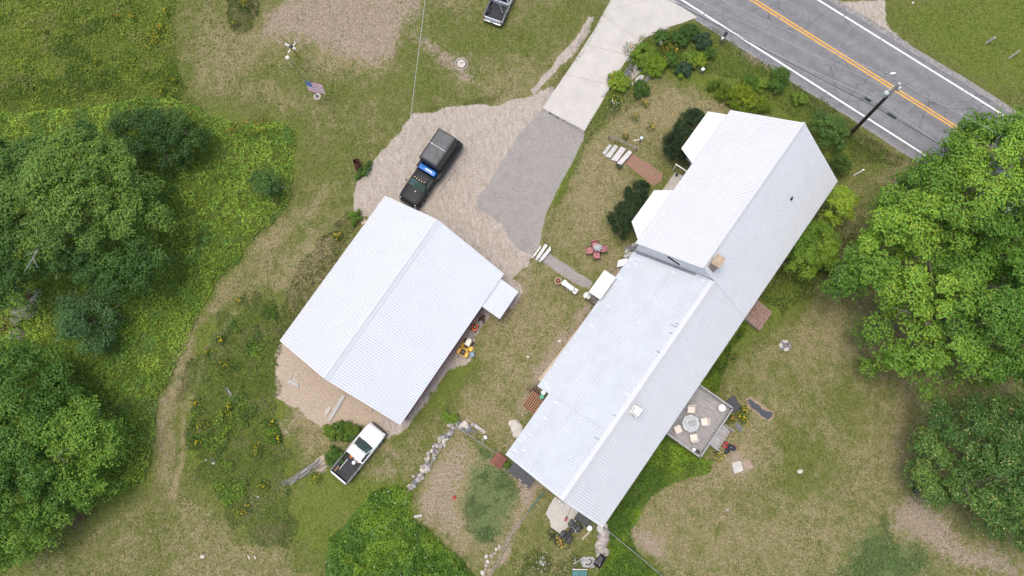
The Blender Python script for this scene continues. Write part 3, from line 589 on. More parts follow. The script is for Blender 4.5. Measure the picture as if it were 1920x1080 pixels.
# old patched paint on the lower slope: irregular pale flakes that follow the ribs near the eave, and a lap joint between sheets
fl = M(); rn = random.Random(5)
for k in range(40):
    u = -hL + .15 + .2286 * int(rn.random() * (uu + hL) / .2286) ; vb = (vwl if u < su else v2) + rn.random() ** 2 * .8 + .05; ln = rn.uniform(.15, .6)
    v1 = min(vb + ln, vl - .5); u += .035
    fl.face([Puv(u, vb, zWL(vb) + .006), Puv(u + .15, vb + .05, zWL(vb + .05) + .006), Puv(u + .155, v1 - .07, zWL(v1 - .07) + .006), Puv(u + .02, v1, zWL(v1) + .006)])
for k in range(6):
    u = -hL + .2286 * int(rn.random() * (uu + hL) / .2286) + .035; vb = rn.uniform(vwl + .5, vl - .8); ln = rn.uniform(.1, .5)
    fl.face([Puv(u, vb, zWL(vb) + .006), Puv(u + .12, vb + .03, zWL(vb + .03) + .006), Puv(u + .15, vb + ln, zWL(vb + ln) + .006), Puv(u + .02, vb + ln - .04, zWL(vb + ln - .04) + .006)])
fl.build('paint_flake', mat('flaking_white_coating', (.68, .72, .77), .5, var=.05), hou)['kind'] = 'stuff'
st_ = M()
for k in range(9):
    u = -hL + .2286 * int(rn.random() * (uu + hL) / .2286) + rn.uniform(.03, .2); v1 = vl - .37; ln = rn.uniform(.1, .75); v0 = v1 - ln; ww = rn.uniform(.01, .03)
    st_.face([Puv(u, v0, zWL(v0) + .007), Puv(u + ww, v0 + .02, zWL(v0 + .02) + .007), Puv(u + ww * 1.5, v1, zWL(v1) + .007), Puv(u - .01, v1, zWL(v1) + .007)])
st_.build('tar_streak', MT['blackwire'], hou)['kind'] = 'stuff'
lj = M(); vj = (vl + vwl) / 2 - .4
for (ua, ub, vq) in ((-hL, uu - .4, vj), ):
    k = ua
    while k < ub: lj.face([Puv(k + .04, vq, zWL(vq) + .008), Puv(k + .2, vq, zWL(vq) + .008), Puv(k + .2, vq + .025, zWL(vq + .025) + .008), Puv(k + .04, vq + .025, zWL(vq + .025) + .008)]); k += .2286
lj.build('sheet_lap', R_shade_lap, hou)
# walls
o_ = .32
shell('wall', [(vwu + .3, -.1), (ve - .3, -.1), (ve - .3, zE(ve - .3) - .1), (vu, zu - .12), (vwu + .3, zWU(vwu + .3) - .1)], uu + .12, hL - .3, MT['clap'], hou)
shell('wall', [(vwl + .35, -.1), (ve - .3, -.1), (ve - .3, zE(ve - .3) - .1), (vl, zl - .12), (vwl + .35, zWL(vwl + .35) - .1)], -hL + .3, uu + .1, MT['clap'], hou)
shell('wall', [(v2 + .3, -.1), (vwl + .5, -.1), (vwl + .5, zWL(vwl + .5) - .12), (v2 + .3, zWL(v2 + .3) - .1)], su + .2, uu + .09, MT['clap'], hou)
for (uq, zf, va, vb) in ((uu - .03, zWU, vu, vwu), (hL, zWU, vu, vwu), (hL, zE, vu, ve), (-hL - .03, zE, vl, ve), (-hL - .03, zWL, vl, vwl)):
    M().add([Puv(uq + a, v, zf(v) - c) for v in (va, vb) for a in (0, .03) for c in (.03, .22)], [(0, 2, 3, 1), (4, 5, 7, 6), (0, 1, 5, 4), (2, 6, 7, 3), (0, 4, 6, 2), (1, 3, 7, 5)]).build('rake_board', MT['trim'], hou)
M().box((uu + hL) / 2, -(vwu + .012), hwu - .17, hL - uu - .1, .025, .18).build('fascia_board', MT['trim'], hou)
M().box(0, -(ve - .012), he - .17, 2 * hL - .1, .025, .18).build('fascia_board', MT['trim'], hou)
# gable vent and windows
vv = -3.2; zz = zWU(vv) - 1.15
gv = M().box(uu + .06, -(vv), zz, .08, 1.35, .45).build('gable_vent', MT['trim'], hou)
lv = M()
for k in range(7): lv.box(uu + .0, -vv, zz - .16 + k * .055, .05, 1.2, .012, ry=.5)
lv.build('louvre', MT['dark'], gv)
fla = M()
for k in range(8):
    va = vwu + .5 + k * .85
    if va + .85 < vu: fla.add([Puv(uu + .08, va, zWL(va) + .02), Puv(uu - .16, va, zWL(va) + .02), Puv(uu - .16, va + .86, zWL(va + .86) + .02), Puv(uu + .08, va + .86, zWL(va + .86) + .02)], [(0, 1, 2, 3)])
fla.build('flashing', MT['steel'], hou)
for u in (5.2, 8.6, 12, 15.6): window(hou, u, ve - .3, 2.2, .9, 1.4, 'u', 1)
for u in (-15, -11.5, -3, 0.5): window(hou, u, ve - .3, 1.9, .9, 1.2, 'u', 1)
for v in (-4.5, -1.5, 1.8): window(hou, hL - .3, v, 2, .9, 1.4, 'v', 1); window(hou, hL - .3, v, 5, .8, 1.2, 'v', 1)
for u in (-14, -9): window(hou, u, vwl + .35, 1.5, .8, .9, 'u', -1)
# apron roofs over the two bays, with bay walls and windows
def apron(corners, zl_, zh, lab):
    """corners px: outer-left(low), outer-right(low), inner-right(high), inner-left(high)"""
    q = [FH.uv(*corners[0], zl_), FH.uv(*corners[1], zl_), FH.uv(*corners[2], zh), FH.uv(*corners[3], zh)]
    vlo = (q[0][1] + q[1][1]) / 2; vhi = vwu + .32; A = (q[0][0], vlo, zl_); B = (q[1][0], vlo, zl_); C = (q[2][0], vhi, zh); D = (q[3][0], vhi, zh)
    b = M(); th = .06; E0 = (D[0], vhi, zl_ ); 
    top = [Puv(*A), Puv(*B), Puv(*C), Puv(*D)]
    b.add(top + [(p[0], p[1], p[2] - th) for p in top], [(0, 1, 2, 3), (7, 6, 5, 4), (0, 4, 5, 1), (1, 5, 6, 2), (2, 6, 7, 3), (3, 7, 4, 0)])
    r = b.build('bay_roof', R_bay, hou); r['label'] = lab
    rb = M(); u = min(A[0], B[0]) ; hi = max(A[0], B[0]); k = math.ceil(u / .2286)
    lo_, hi_ = min(A[0], B[0]), max(A[0], B[0]); lo2, hi2 = min(C[0], D[0]), max(C[0], D[0])
    while k * .2286 < hi_:
        t = (k * .2286 - lo_) / (hi_ - lo_); ub = lo2 + t * (hi2 - lo2) if abs(hi2 - lo2) < (hi_ - lo_) * 2 else k * .2286; ua = k * .2286; k += 1
        rb.tube([Puv(ua, vlo + .01, zl_ + .006), Puv(ub, vhi, zh + .006)], .012, 4)
    rb.build('rib', R_white, r)
    ins = .35; a_, b2 = sorted((A[0], B[0])); c2, d2 = sorted((C[0], D[0]))
    wl = M().prism([Puv(a_ + ins + .5, vlo + ins, 0)[:2], Puv(b2 - ins - .5, vlo + ins, 0)[:2], Puv(b2 - ins, vhi, 0)[:2], Puv(a_ + ins, vhi, 0)[:2]], -.1, zl_ - .05).build('bay_wall', MT['clap'], hou)
    for uu_ in np.linspace(a_ + 1.6, b2 - 1.6, 2): window(wl, uu_, vlo + ins - .02, 1.9, 1.0, 1.4, 'u', -1)
    for (ue, sg) in ((a_ + ins, -1), (b2 - ins, 1)):
        x0, y0 = ue, -(vhi); x1, y1 = ue - sg * .5, -(vlo + ins); a2 = math.atan2(y1 - y0, x1 - x0); mx_, my_ = (x0 + x1) / 2, (y0 + y1) / 2; ln = math.hypot(x1 - x0, y1 - y0)
        fr = M().box(mx_, my_, 1.9, ln * .85, .1, 1.5, rz=a2).build('window', MT['trim'], wl); M().box(mx_, my_, 1.9, ln * .62, .14, 1.25, rz=a2).build('pane', MT['glass'], fr)
    return vlo
va_ = apron([(1277, 278), (1328, 209), (1364, 212), (1292, 305)], 3.0, hwu - .08, 'small white bay roof nearer the road')
apron([(1185, 416), (1226, 356), (1261, 351), (1192, 452)], 3.0, hwu - .08, 'small white bay roof nearer the patio set')
# entry steps between the bays
us0, vs0 = FH.uv(1258, 312, .6); us1, vs1 = FH.uv(1226, 356, .6)
ent = M()
for k in range(4): ent.box((us0 + us1) / 2 - .1, -(vwu + .35 - .1 - k * .33), (.72 - k * .18) / 2, us0 - us1 + .1, .345, .72 - k * .18)
est = ent.build('entry_steps', mat('worn_grey_steps', (.4, .37, .33), .9, var=.2, vscale=4), hou)
rl = M(); ue = us0 + .05
rl.box(ue, -(vwu - .45), 1.55, .09, 1.7, .07); rl.box(ue, -(vwu - 1.2), .8, .1, .1, 1.5); rl.box(ue, -(vwu + .3), .8, .1, .1, 1.5)
rl.build('handrail', MT['white'], est)
FHM = Matrix.Translation((hx, hy, 0)) @ Matrix.Rotation(ha, 4, 'Z')
for k, (a, c, z, lab) in enumerate(((-.3, -.1, .75, 'dark flowerpot on top front entry step nearest the white handrail'), (-.75, -.1, .75, 'dark flowerpot on top front entry step, farther from the handrail'), (-.4, -.75, .4, 'single dark pot on a lower front entry step'))):
    t_ = thing('flowerpot', lab, 'pot', FHM @ Vector(Puv(ue + a, vwu + .1 + c, z)), 0, 'dark pots on the entry steps')
    M().lathe((0, 0, 0), [(.08, 0), (.12, .2), (.13, .2)], 12).build('pot', MT['dark'], t_)
    bl = M()
    for q in range(8): bl.face([(0, 0, .2), (.12 * math.cos(q * .8), .12 * math.sin(q * .8), .32), (.2 * math.cos(q * .8 + .3), .2 * math.sin(q * .8 + .3), .26)])
    bl.build('leaves', MT['dkgreen'], t_)
# porch roof over the side door beside the lower part
pu0, pv0 = FH.uv(1104, 547, 2.3); pu1, pv1 = FH.uv(1134, 506, 2.3); 
zp = lambda v: 2.25 + (v - pv0) * .12
roof_slope('porch_roof', [(pu0, pu1, v2 + .1, pv0)], zp, R_white, hou, rib=.035)
M().box(pu0 + .1, -(pv0 + .1), 1.1, .1, .1, 2.2).build('porch_post', MT['white'], hou); M().box(pu1 - .1, -(pv0 + .1), 1.1, .1, .1, 2.2).build('porch_post', MT['white'], hou)
M().box((pu0 + pu1) / 2, -(pv0 + .9), .12, pu1 - pu0, 1.7, .24).build('porch_floor', MT['oldwood'], hou)
pr = M(); 
for z in (.5, .95): pr.box(pu0 - .35, -(pv0 + .75), z, .05, 1.5, .05)
for k in range(6): pr.box(pu0 - .35, -(pv0 + .05 + k * .28), .5, .03, .03, .95)
pr.build('porch_rail', MT['dark'], hou)
# chimneys
def chimney(px, py, zt, zb, su_, sv_, lab, cap_):
    u, v = FH.uv(px, py, zt)
    r = M().box(u, -v, (zt + zb) / 2, su_, sv_, zt - zb).build('chimney', MT['brick'], hou); r['label'] = lab
    M().box(u, -v, zb + .75, su_ + .24, sv_ + .24, .5).build('flashing', MT['steel'], r)
    c = M().box(u, -v, zt + .04, su_ + .12, sv_ + .12, .08, bev=.01).build('cap', cap_, r)
    return u, v, r
chimney(1347, 489.5, 10.45, 7.3, .85, .62, 'large brick chimney with a flat tan cap', mat('chimney_slab', (.42, .32, .22), .9, var=.2))
u_, v_, r_ = chimney(1195, 770.5, 9.0, 7.0, .5, .44, 'smaller brick chimney with a white cap', MT['trim'])
M().box(u_, -v_, 9.14, .3, .3, .1).build('flue', MT['cream'], r_); M().box(u_, -v_, 9.21, .36, .34, .04).build('flue_cover', MT['white'], r_)
u_, v_ = FH.uv(1484, 372, zE(1.9) + .2); b = M().cyl(Puv(u_, v_, zE(v_) - .1), Puv(u_, v_, zE(v_) + .42), .06, n=10); b.cyl(Puv(u_, v_, zE(v_) + .0), Puv(u_, v_, zE(v_) + .06), .16, .08, n=12); b.build('vent_pipe', MT['dark'], hou)
# long tan board lying along the west wall of the lower part
a_, c_ = G(1114, 583, .3), G(1012, 714, .3); m_ = (a_ + c_) / 2
tag(M().box(m_.x, m_.y, .3, (a_ - c_).length, .34, .6, rz=math.atan2(a_.y - c_.y, a_.x - c_.x)).build('planter_box', MT['tan']), 'long narrow tan wooden box running along the wall below the bluish roof', 'planter box')
# ------------------------------------------------------------------ vehicles (local x forward, y to the left, origin on the ground)
def wheel(parent, x, y, r, w_, rimc=None):
    t = M().lathe((0, 0, 0), [(r * .62, -w_ / 2), (r * .93, -w_ / 2), (r, -w_ / 2 + .04), (r, w_ / 2 - .04), (r * .93, w_ / 2), (r * .62, w_ / 2)], 22)
    t.v = [(a + x, c + y, b + r) for a, b, c in t.v]; o = t.build('wheel', MT['rubber'], parent, True)
    s = 1 if y > 0 else -1
    M().cyl((x, y + s * (w_ / 2 - .05), r), (x, y + s * (w_ / 2 + .012), r), r * .6, r * .5, 16).build('rim', rimc or MT['steel'], o)
    M().cyl((x, y + s * (w_ / 2 + .012), r), (x, y + s * (w_ / 2 + .03), r), r * .16, n=10).build('hub', MT['chrome'], o)
def loft(rings):
    b = M(); n = len(rings[0]); b.v = [tuple(p) for r in rings for p in r]
    for i in range(len(rings) - 1): b.f += [(i * n + k, i * n + (k + 1) % n, (i + 1) * n + (k + 1) % n, (i + 1) * n + k) for k in range(n)]
    b.f += [tuple(range(n))[::-1], tuple(range((len(rings) - 1) * n, len(rings) * n))]; return b
def sec(x, w_, zt, zb, r=.1, crown=.03):
    y = [(w_ * .97, zb), (w_, zb + .25), (w_, zt - r * 1.6), (w_ - r * .3, zt - r * .5), (w_ - r, zt), (w_ * .5, zt + crown), (0, zt + crown * 1.3)]
    return [(x, a, z) for a, z in y] + [(x, -a, z) for a, z in y[-2::-1]]
def pickup(root, L, W, hood, ws, cab, paint, glassm, bz=1.02, rz=1.72, hz=1.08, bedliner=True):
    """front at x=+L/2. hood, ws, cab are lengths of bonnet, windscreen and roof; the rest is bed"""
    h = W / 2; xf = L / 2 - .1; xh = xf - hood; xr = xh - ws; xc = xr - cab; xb = -L / 2 + .12
    body = loft([sec(xf - .0, h * .80, hz - .2, .45, .1), sec(xf - .1, h * .9, hz - .08, .4, .12), sec(xf - .35, h * .965, hz - .02, .35), sec(xf - .8, h * .99, hz, .34, .1, .05), sec(xh - .05, h, hz + .03, .34, .1, .04), sec(xr, h, hz, .34, .08, .0), sec(xc, h, hz, .34, .08, 0)])
    bd = body.build('body', paint, root, True)
    # greenhouse: lower edge at hz, roof at rz
    w0, w1 = h * .93, h * .76
    A = [(xh - .02, w0 * .96), (xc, w0), (xc, -w0), (xh - .02, -w0 * .96)]; B = [(xr, w1 * .97), (xc + .1, w1), (xc + .1, -w1), (xr, -w1 * .97)]
    gh = M().add([(x, y, hz - .03) for x, y in A] + [(x, y, rz - .06) for x, y in B], [(0, 1, 2, 3), (7, 6, 5, 4), (0, 4, 5, 1), (1, 5, 6, 2), (2, 6, 7, 3), (3, 7, 4, 0)])
    gh.build('cab', paint, root)
    rf = M().prism([(xr + .03, w1 * .8), (xr + .1, 0), (xr + .03, -w1 * .8), (xr - .08, -w1 * .99), (xc + .14, -w1 * .99), (xc + .06, -w1 * .85), (xc + .06, w1 * .85), (xc + .14, w1 * .99), (xr - .08, w1 * .99)], rz - .07, rz + .02, bev=.03)
    rf.build('roof', paint, root, True)
    def pane(name, q, lift, m=glassm):
        n = (Vector(q[1]) - Vector(q[0])).cross(Vector(q[2]) - Vector(q[0])).normalized() * lift
        return M().add([Vector(p) + n for p in q] + [Vector(p) - n * .2 for p in q], [(0, 1, 2, 3), (7, 6, 5, 4), (0, 4, 5, 1), (1, 5, 6, 2), (2, 6, 7, 3), (3, 7, 4, 0)]).build(name, m, root)
    lz = lambda t, i, j: tuple(np.array((*A[i], hz - .03)) * (1 - t) + np.array((*B[j], rz - .06)) * t)
    def pt(i, t): a, b_ = A[i], B[i]; return (a[0] + (b_[0] - a[0]) * t, a[1] + (b_[1] - a[1]) * t, (hz - .03) + (rz - .03 - hz) * t)
    def sc(p, q, t): return tuple(np.array(p) * (1 - t) + np.array(q) * t)
    # windscreen bows forward at its base
    f0, f1, f2, f3 = pt(0, .02), pt(3, .02), pt(3, .9), pt(0, .9)
    wsb = M(); n = 6; ro0, ro1 = [], []
    for k in range(n + 1):
        t = .03 + .94 * k / n; bow = .16 * (1 - (2 * t - 1) ** 2); a = sc(f0, f1, t); c = sc(f3, f2, t)
        ro0.append((a[0] + bow + .02, a[1], a[2] + .015)); ro1.append((c[0] + bow * .35 + .03, c[1], c[2] + .02))
    for k in range(n): wsb.face([ro0[k + 1], ro0[k], ro1[k], ro1[k + 1]])
    for k in range(n): wsb.face([(ro0[k][0] - .06, ro0[k][1], ro0[k][2] - .03), (ro0[k + 1][0] - .06, ro0[k + 1][1], ro0[k + 1][2] - .03), (ro1[k + 1][0] - .06, ro1[k + 1][1], ro1[k + 1][2] - .03), (ro1[k][0] - .06, ro1[k][1], ro1[k][2] - .03)])
    wo = wsb.build('windscreen', glassm, root, True)
    for s in (-.3, .25): M().tube([(ro0[0][0] + .12, s * W, hz + .06), (ro0[0][0] - .12, s * W + .38, hz + .16)], .012, 4).build('wiper', MT['dark'], wo)
    for i, j, sg in ((0, 1, 1), (3, 2, -1)):
        a, b_, c, d = pt(i, .12), pt(j, .12), pt(j, .88), pt(i, .88)
        q = [sc(a, b_, .14), sc(a, b_, .93), sc(d, c, .9), sc(d, c, .06)]
        pane('side_window', q if sg < 0 else q[::-1], .015)
    q = [sc(pt(1, .2), pt(2, .2), .08), sc(pt(1, .2), pt(2, .2), .92), sc(pt(1, .85), pt(2, .85), .9), sc(pt(1, .85), pt(2, .85), .1)]
    pane('rear_window', q, .015)
    # bed
    lip = M(); th = .09
    bedl = xc - xb; xm = (xc + xb) / 2
    for s in (-1, 1):
        lip.prism([(xc - .02, s * h), (xb + .12, s * h), (xb, s * h * .96), (xb, s * (h - th * 1.2)), (xc - .02, s * (h - th * 1.2))], .42, bz, bev=.02)
    lip.box(xc - .05, 0, (.5 + bz) / 2, .06, W - .16, bz - .5)
    lip.build('bed_side', paint, root, True)
    tg = M().box(xb - .0, 0, (.5 + bz) / 2, .08, W * .86, bz - .52, bev=.015).build('tailgate', paint, root, True)
    M().box(xb - .045, 0, bz - .13, .02, .22, .07).build('tailgate_handle', MT['dark'], tg)
    M().box(xm, 0, .58, bedl - .1, W - 2 * th - .02, .05).build('bed_floor', MT['liner'], root)
    rbx = M()
    for s in (-1, 1):
        rbx.box(xm, s * (h - th - .05), .8, bedl - .12, .05, .42); rbx.box(xm - .1, s * (h - th - .15), .72, .75, .2, .24, bev=.03)
        rbx.box(xm, s * (h - th * .62), bz + .012, bedl - .06, .07, .02)
    rbx.box(xb + .06, 0, .8, .03, W - .28, .42)
    for k in range(9): rbx.box(xm, (k - 4) * (W - .6) / 9, .612, bedl - .2, .03, .02)
    rbx.build('bed_liner', MT['liner'], root)
    # bumpers, lamps, wheels, mirrors
    M().prism([(xf - .05, h * .98), (xf + .07, h * .8), (xf + .12, 0), (xf + .07, -h * .8), (xf - .05, -h * .98), (xf - .15, -h * .98), (xf - .15, h * .98)], .38, .62, bev=.02).build('front_bumper', MT['dark'], root, True)
    M().box(xf - .0, 0, .78, .08, W * .5, .2).build('grille', MT['dark'], root)
    M().prism([(xb - .06, h * .95), (xb - .06, -h * .95), (xb - .2, -h * .85), (xb - .2, h * .85)], .42, .58, bev=.015).build('rear_bumper', MT['steel'], root, True)
    for s in (-1, 1):
        M().box(xf - .06, s * h * .74, .82, .14, .3, .17, bev=.03).build('headlight', MT['lamp_clear'], root)
        M().box(xb - .02, s * (h - .1), .8, .07, .16, .3, bev=.02).build('taillight', MT['lamp_red'], root)
        mr_ = M().box(xh - .18, s * (h + .13), hz + .06, .12, .2, .16, bev=.03).build('mirror', MT['dark'], root)
        dh = M().box(xc + .25, s * (h + .01), .88, .16, .03, .04).build('door_handle', MT['dark'], root)
        M().tube([(xc + .06, s * (h + .004), .45), (xc + .06, s * (h + .004), hz - .1)], .008, 4).build('door_seam', MT['dark'], root)
        for xw in (xf - .82, xb + 1.0):
            wheel(root, xw, s * (h - .115), .37, .25)
            ar = M(); ar.ring((xw, s * (h - .01), .4), .42, .035, 24, 5, 'y'); ar.v = [(x, y, max(z, .3)) for x, y, z in ar.v]; ar.build('wheel_arch', MT['dark'], root)
    return dict(xf=xf, xh=xh, xr=xr, xc=xc, xb=xb, h=h)
# white pickup south of the garage
p0, p1 = G(634, 896, .95), G(710, 802, .6); c = (p0 + p1) / 2; a = ang((634, 896), (710, 802), .8)
Lw = (p1 - p0).length + .12
wp = thing('pickup_truck', 'white pickup with buckets in its open bed, parked beyond the garage gable', 'pickup truck', (c.x, c.y, 0), a)
K = pickup(wp, Lw, 1.96, Lw * .27, Lw * .145, Lw * .145, MT['car_white'], MT['dglass'])
ml = M().box(K['xh'] + .72, 0, 1.1, .02, .02, .01)
def bucket(loc, r, h_, m, lab, grp, lid=None, fill=None):
    t = thing('bucket', lab, 'bucket', loc, 0, grp)
    M().lathe((0, 0, 0), [(r * .82, 0), (r * .84, .01), (r, h_), (r * 1.05, h_), (r * 1.05, h_ - .03), (r * .93, h_ - .03), (r * .9, h_ - .02), (r * .78, .03)], 20).build('pail', m, t)
    if lid: M().lathe((0, 0, h_ + .002), [(r * 1.06, 0), (r * 1.06, .02), (r * .9, .03)], 20).build('lid', lid, t)
    M().ring((0, 0, h_ - .05), r * 1.07, .008, 20, 4, 'z').build('handle', MT['steel'], t)
    return t
BG = 'buckets in the bed of the white pickup'
for (px, py, m, lab, lid) in ((658.5, 855.5, MT['orange'], 'orange-yellow bucket in the white pickup bed behind the cab', None), (666.5, 860.5, MT['wfabric'], 'open white bucket in pickup bed, between the orange and outer white buckets', None), (672, 864.5, MT['wfabric'], 'open white bucket against the pickup bed side, farthest from the orange one', None), (663.3, 867.5, MT['white'], 'white bucket with white lid in the pickup bed', MT['white'])):
    q = G(px, py, .95); bucket((q.x, q.y, .62), .15, .36, mat('bucket_orange', (.75, .3, .02), .4) if m == MT['orange'] else m, lab, BG, lid)
q = G(630, 877, .8); t = thing('crate', 'small brown crate in the rear corner of the white pickup bed', 'crate', (q.x, q.y, .62), a)
M().box(0, 0, .03, .5, .3, .05).build('crate_floor', MT['wood'], t)
for s in (-1, 1): M().box(0, s * .15, .13, .5, .025, .24).build('crate_side', MT['palewood'], t); M().box(s * .25, 0, .13, .025, .3, .24).build('crate_side', MT['palewood'], t)
p_, q_ = G(636, 880, .66), G(651.5, 861, .75); tag(M().tube([(p_.x, p_.y, .66), (q_.x, q_.y, .72)], .028, 6).build('pipe', MT['white']), 'white pipe lying lengthwise in the white pickup bed', 'pipe')
q = G(649, 849, .9); tag(M().blob((q.x, q.y, .75), (.22, .16, .14), .3, 2, 3).build('cloth_bundle', MT['rust']), 'dark red bundle in the front corner of the white pickup bed', 'bundle')
# pale pickup at the top edge
p0, p1 = G(921, 43, .8), G(964, -54, .8); c = (p0 + p1) / 2; a = ang((921, 43), (964, -54), .8)
sp_ = thing('pickup_truck', 'silver-white pickup with empty bed and red taillights, cut by the top edge', 'pickup truck', (c.x, c.y, 0), a)
K2 = pickup(sp_, 5.5, 2.0, 1.35, .75, 1.2, MT['car_silver'], MT['glass'])
M().box(K2['xb'] - .22, 0, .72, .02, .34, .16).build('number_plate', MT['white'], sp_)
tag(M().tube([FHM @ Vector((0, 0, 0)) * 0 + (Matrix.Translation((c.x, c.y, 0)) @ Matrix.Rotation(a, 4, 'Z')) @ Vector(v) for v in ((K2['xb'] + .9, -.72, 1.06), (K2['xb'] + 2.1, .35, 1.06))], .035, 6).build('bar', MT['steel']), 'pale bar lying across the bed of the pickup at the top edge', 'bar')
# black work truck with capped bed
p0, p1 = G(849, 257, .9), G(763, 383, .75); c = (p0 + p1) / 2; a = ang((849, 257), (763, 383), .8); Lb = (p1 - p0).length
bt = thing('work_truck', 'black work truck with a tall black box on its bed, nosed up to the garage', 'truck', (c.x, c.y, 0), a)
K3 = pickup(bt, Lb, 2.16, 1.55, .72, .85, MT['car_black'], MT['dglass'], bz=1.2, rz=1.88, hz=1.22)
xr, h = K3['xr'], K3['h']
for k in range(5): M().box(xr - .0 + (.04 if k in (1, 2, 3) else 0), (k - 2) * .26, 1.93, .12, .08, .05, bev=.015).build('roof_light', MT['amber'], bt)
for s in (-1, 1): M().box(K3['xf'] - .12, s * .8, 1.14, .1, .07, .05, bev=.015).build('bonnet_light', MT['white'], bt)
M().box(K3['xf'] - 1.25, .12, 1.315, .1, .08, .03).build('bonnet_badge', MT['white'], bt)
# box: top corners unprojected at its own height
R3 = Matrix.Rotation(-a, 3, 'Z'); cc = Vector((c.x, c.y, 0))
def loc3(px, py, z): v = R3 @ (G(px, py, z) - Vector((cc.x, cc.y, 0))); return v
zt = 2.95; tq = [loc3(*p, zt) for p in ((823, 239.5), (860, 262), (823, 315), (783.5, 290.6))]
xa = (tq[0].x + tq[1].x) / 2; xb_ = (tq[2].x + tq[3].x) / 2; ya = (tq[0].y + tq[3].y) / 2; yb = (tq[1].y + tq[2].y) / 2
bx = M(); y1 = h - .06
if True:
    yl, yr = max(-y1, min(ya, yb) - .0), min(y1, max(ya, yb))
    yl, yr = -1.04, 1.04
    prof = [(-y1, 1.15), (-y1, 1.8), (yl, 2.6), (yl + .1, zt), (0, zt + .04), (yr - .1, zt), (yr, 2.6), (y1, 1.8), (y1, 1.15)]
    bx.v = [(x, y, z) for x in (xa, xb_) for y, z in prof]; n = len(prof)
    bx.f = [tuple(range(n)), tuple(range(n, 2 * n))[::-1]] + [(i, n + i, n + (i + 1) % n, (i + 1) % n) for i in range(n)]
box = bx.build('bed_box', mat('dull_black_paint', (.03, .033, .037), .5, var=.3, vscale=2), bt)
M().box((xa + xb_) / 2, 0, zt + .055, .035, 1.8, .02).build('roof_seam_or_shade', MT['steel'], box)
for s in (-.9, .9): M().box((xa + xb_) / 2, s, zt + .02, abs(xa - xb_) - .02, .05, .03).build('edge_trim', MT['dark'], box)
M().box((xa + xb_) / 2, 0, zt + .035, abs(xa - xb_) - .3, 1.5, .01).build('roof_panel', mat('scuffed_grey_panel', (.06, .064, .07), .4, var=.35, vscale=1.6), box)
xg = (K3['xc'] + max(xa, xb_)) / 2
bl_ = thing('tool_chest', 'bright blue chest between the black truck cab and its tall box', 'chest', (Matrix.Translation(cc) @ Matrix.Rotation(a, 4, 'Z')) @ Vector((xg, 0, 1.2)), a)
M().box(0, 0, .22, .5, 1.75, .5, bev=.06).build('chest_body', MT['blue'], bl_, True); M().box(.0, .25, .5, .12, .9, .05, bev=.02).build('white_strip', MT['white'], bl_)
for s in (-1, 1): M().cyl((0, s * .6, .48), (0, s * .6, .54), .06, n=10).build('cap', MT['blue'], bl_)
M().tube([loc3(823, 361, .5), loc3(855, 318, 1.0)], .018, 5).build('side_rod', MT['dark'], bt)
for s in (-1, 1): M().prism([(K3['xb'] - .05, s * (h - .05)), (K3['xb'] + .05, s * (h + .2)), (K3['xc'] - .35, s * (h + .2)), (K3['xc'] - .15, s * (h - .05))], .62, 1.16, bev=.03).build('dual_fender', MT['car_black'], bt, True)

# ------------------------------------------------------------------ riding mower, tiller and other machines along the garage
def rider(px, py, hd, paint, hoodm, seatm, label, cat='riding mower', s=1.0, name='riding_mower'):
    q = G(px, py, .4); t = thing(name, label, cat, (q.x, q.y, 0), hd)
    M().prism([(.2, .26), (.75, .24), (.9, .12), (.93, 0), (.9, -.12), (.75, -.24), (.2, -.26)], .35, .78, bev=.06).build('bonnet', hoodm, t, True)
    M().prism([(.2, .28), (.2, -.28), (-.75, -.42), (-.8, -.3), (-.8, .3), (-.75, .42)], .3, .48, bev=.03).build('chassis', paint, t, True)
    for s_ in (-1, 1):
        M().prism([(-.28, s_ * .3), (-.28, s_ * .52), (-.7, s_ * .55), (-.8, s_ * .45), (-.8, s_ * .3)], .48, .62, bev=.04).build('fender', paint, t, True)
        for x, y, r, w_ in ((.62, .38, .19, .14), (-.52, .42, .26, .22)): wheel(t, x, s_ * y, r, w_, hoodm)
    st = M().box(-.45, 0, .7, .42, .44, .12, bev=.05).build('seat', seatm, t, True); M().box(-.68, 0, .86, .1, .42, .34, ry=-.2, bev=.04).build('backrest', seatm, st, True)
    M().box(.08, 0, .72, .2, .36, .16, bev=.04).build('dashboard', MT['dark'], t, True)
    w2 = M().ring((-.05, 0, .95), .16, .018, 18, 5); w2.tube([(.1, 0, .75), (-.05, 0, .95)], .02); w2.build('steering_wheel', MT['dark'], t)
    M().prism([(.35, .5), (.35, -.62), (-.12, -.62), (-.12, .5)], .1, .24, bev=.04).build('mower_deck', paint, t, True)
    return t
rm = rider(873, 652, ang((862, 672), (883, 634)), MT['yellow'], MT['cream'], MT['dark'], 'yellow riding mower with cream bonnet and black seat beside the red garage wall')
q = G(877, 660, .5); tag(M().cyl((q.x + .35, q.y - .25, .35), (q.x + .36, q.y - .27, .45), .26, .2, 14).build('feed_pan', mat('dull_blue_plastic', (.2, .3, .36), .4, var=.2)), 'small pale blue pan leaning beside the yellow riding mower', 'pan')
q = G(890, 614, .4); t = thing('walk_mower', 'orange walk-behind mower between the riding mower and the lean-to roof', 'mower', (q.x, q.y, 0), ang((884, 622), (897, 602)))
M().prism([(.3, .2), (.36, 0), (.3, -.2), (.05, -.27), (-.3, -.24), (-.3, .24), (.05, .27)], .12, .28, bev=.05).build('mower_deck', MT['orange'], t, True)
M().lathe((.03, 0, .28), [(.16, 0), (.16, .12), (.1, .18)], 16).build('engine', MT['dark'], t); M().cyl((.03, 0, .46), (.03, 0, .49), .05, n=10).build('cap', MT['white'], t)
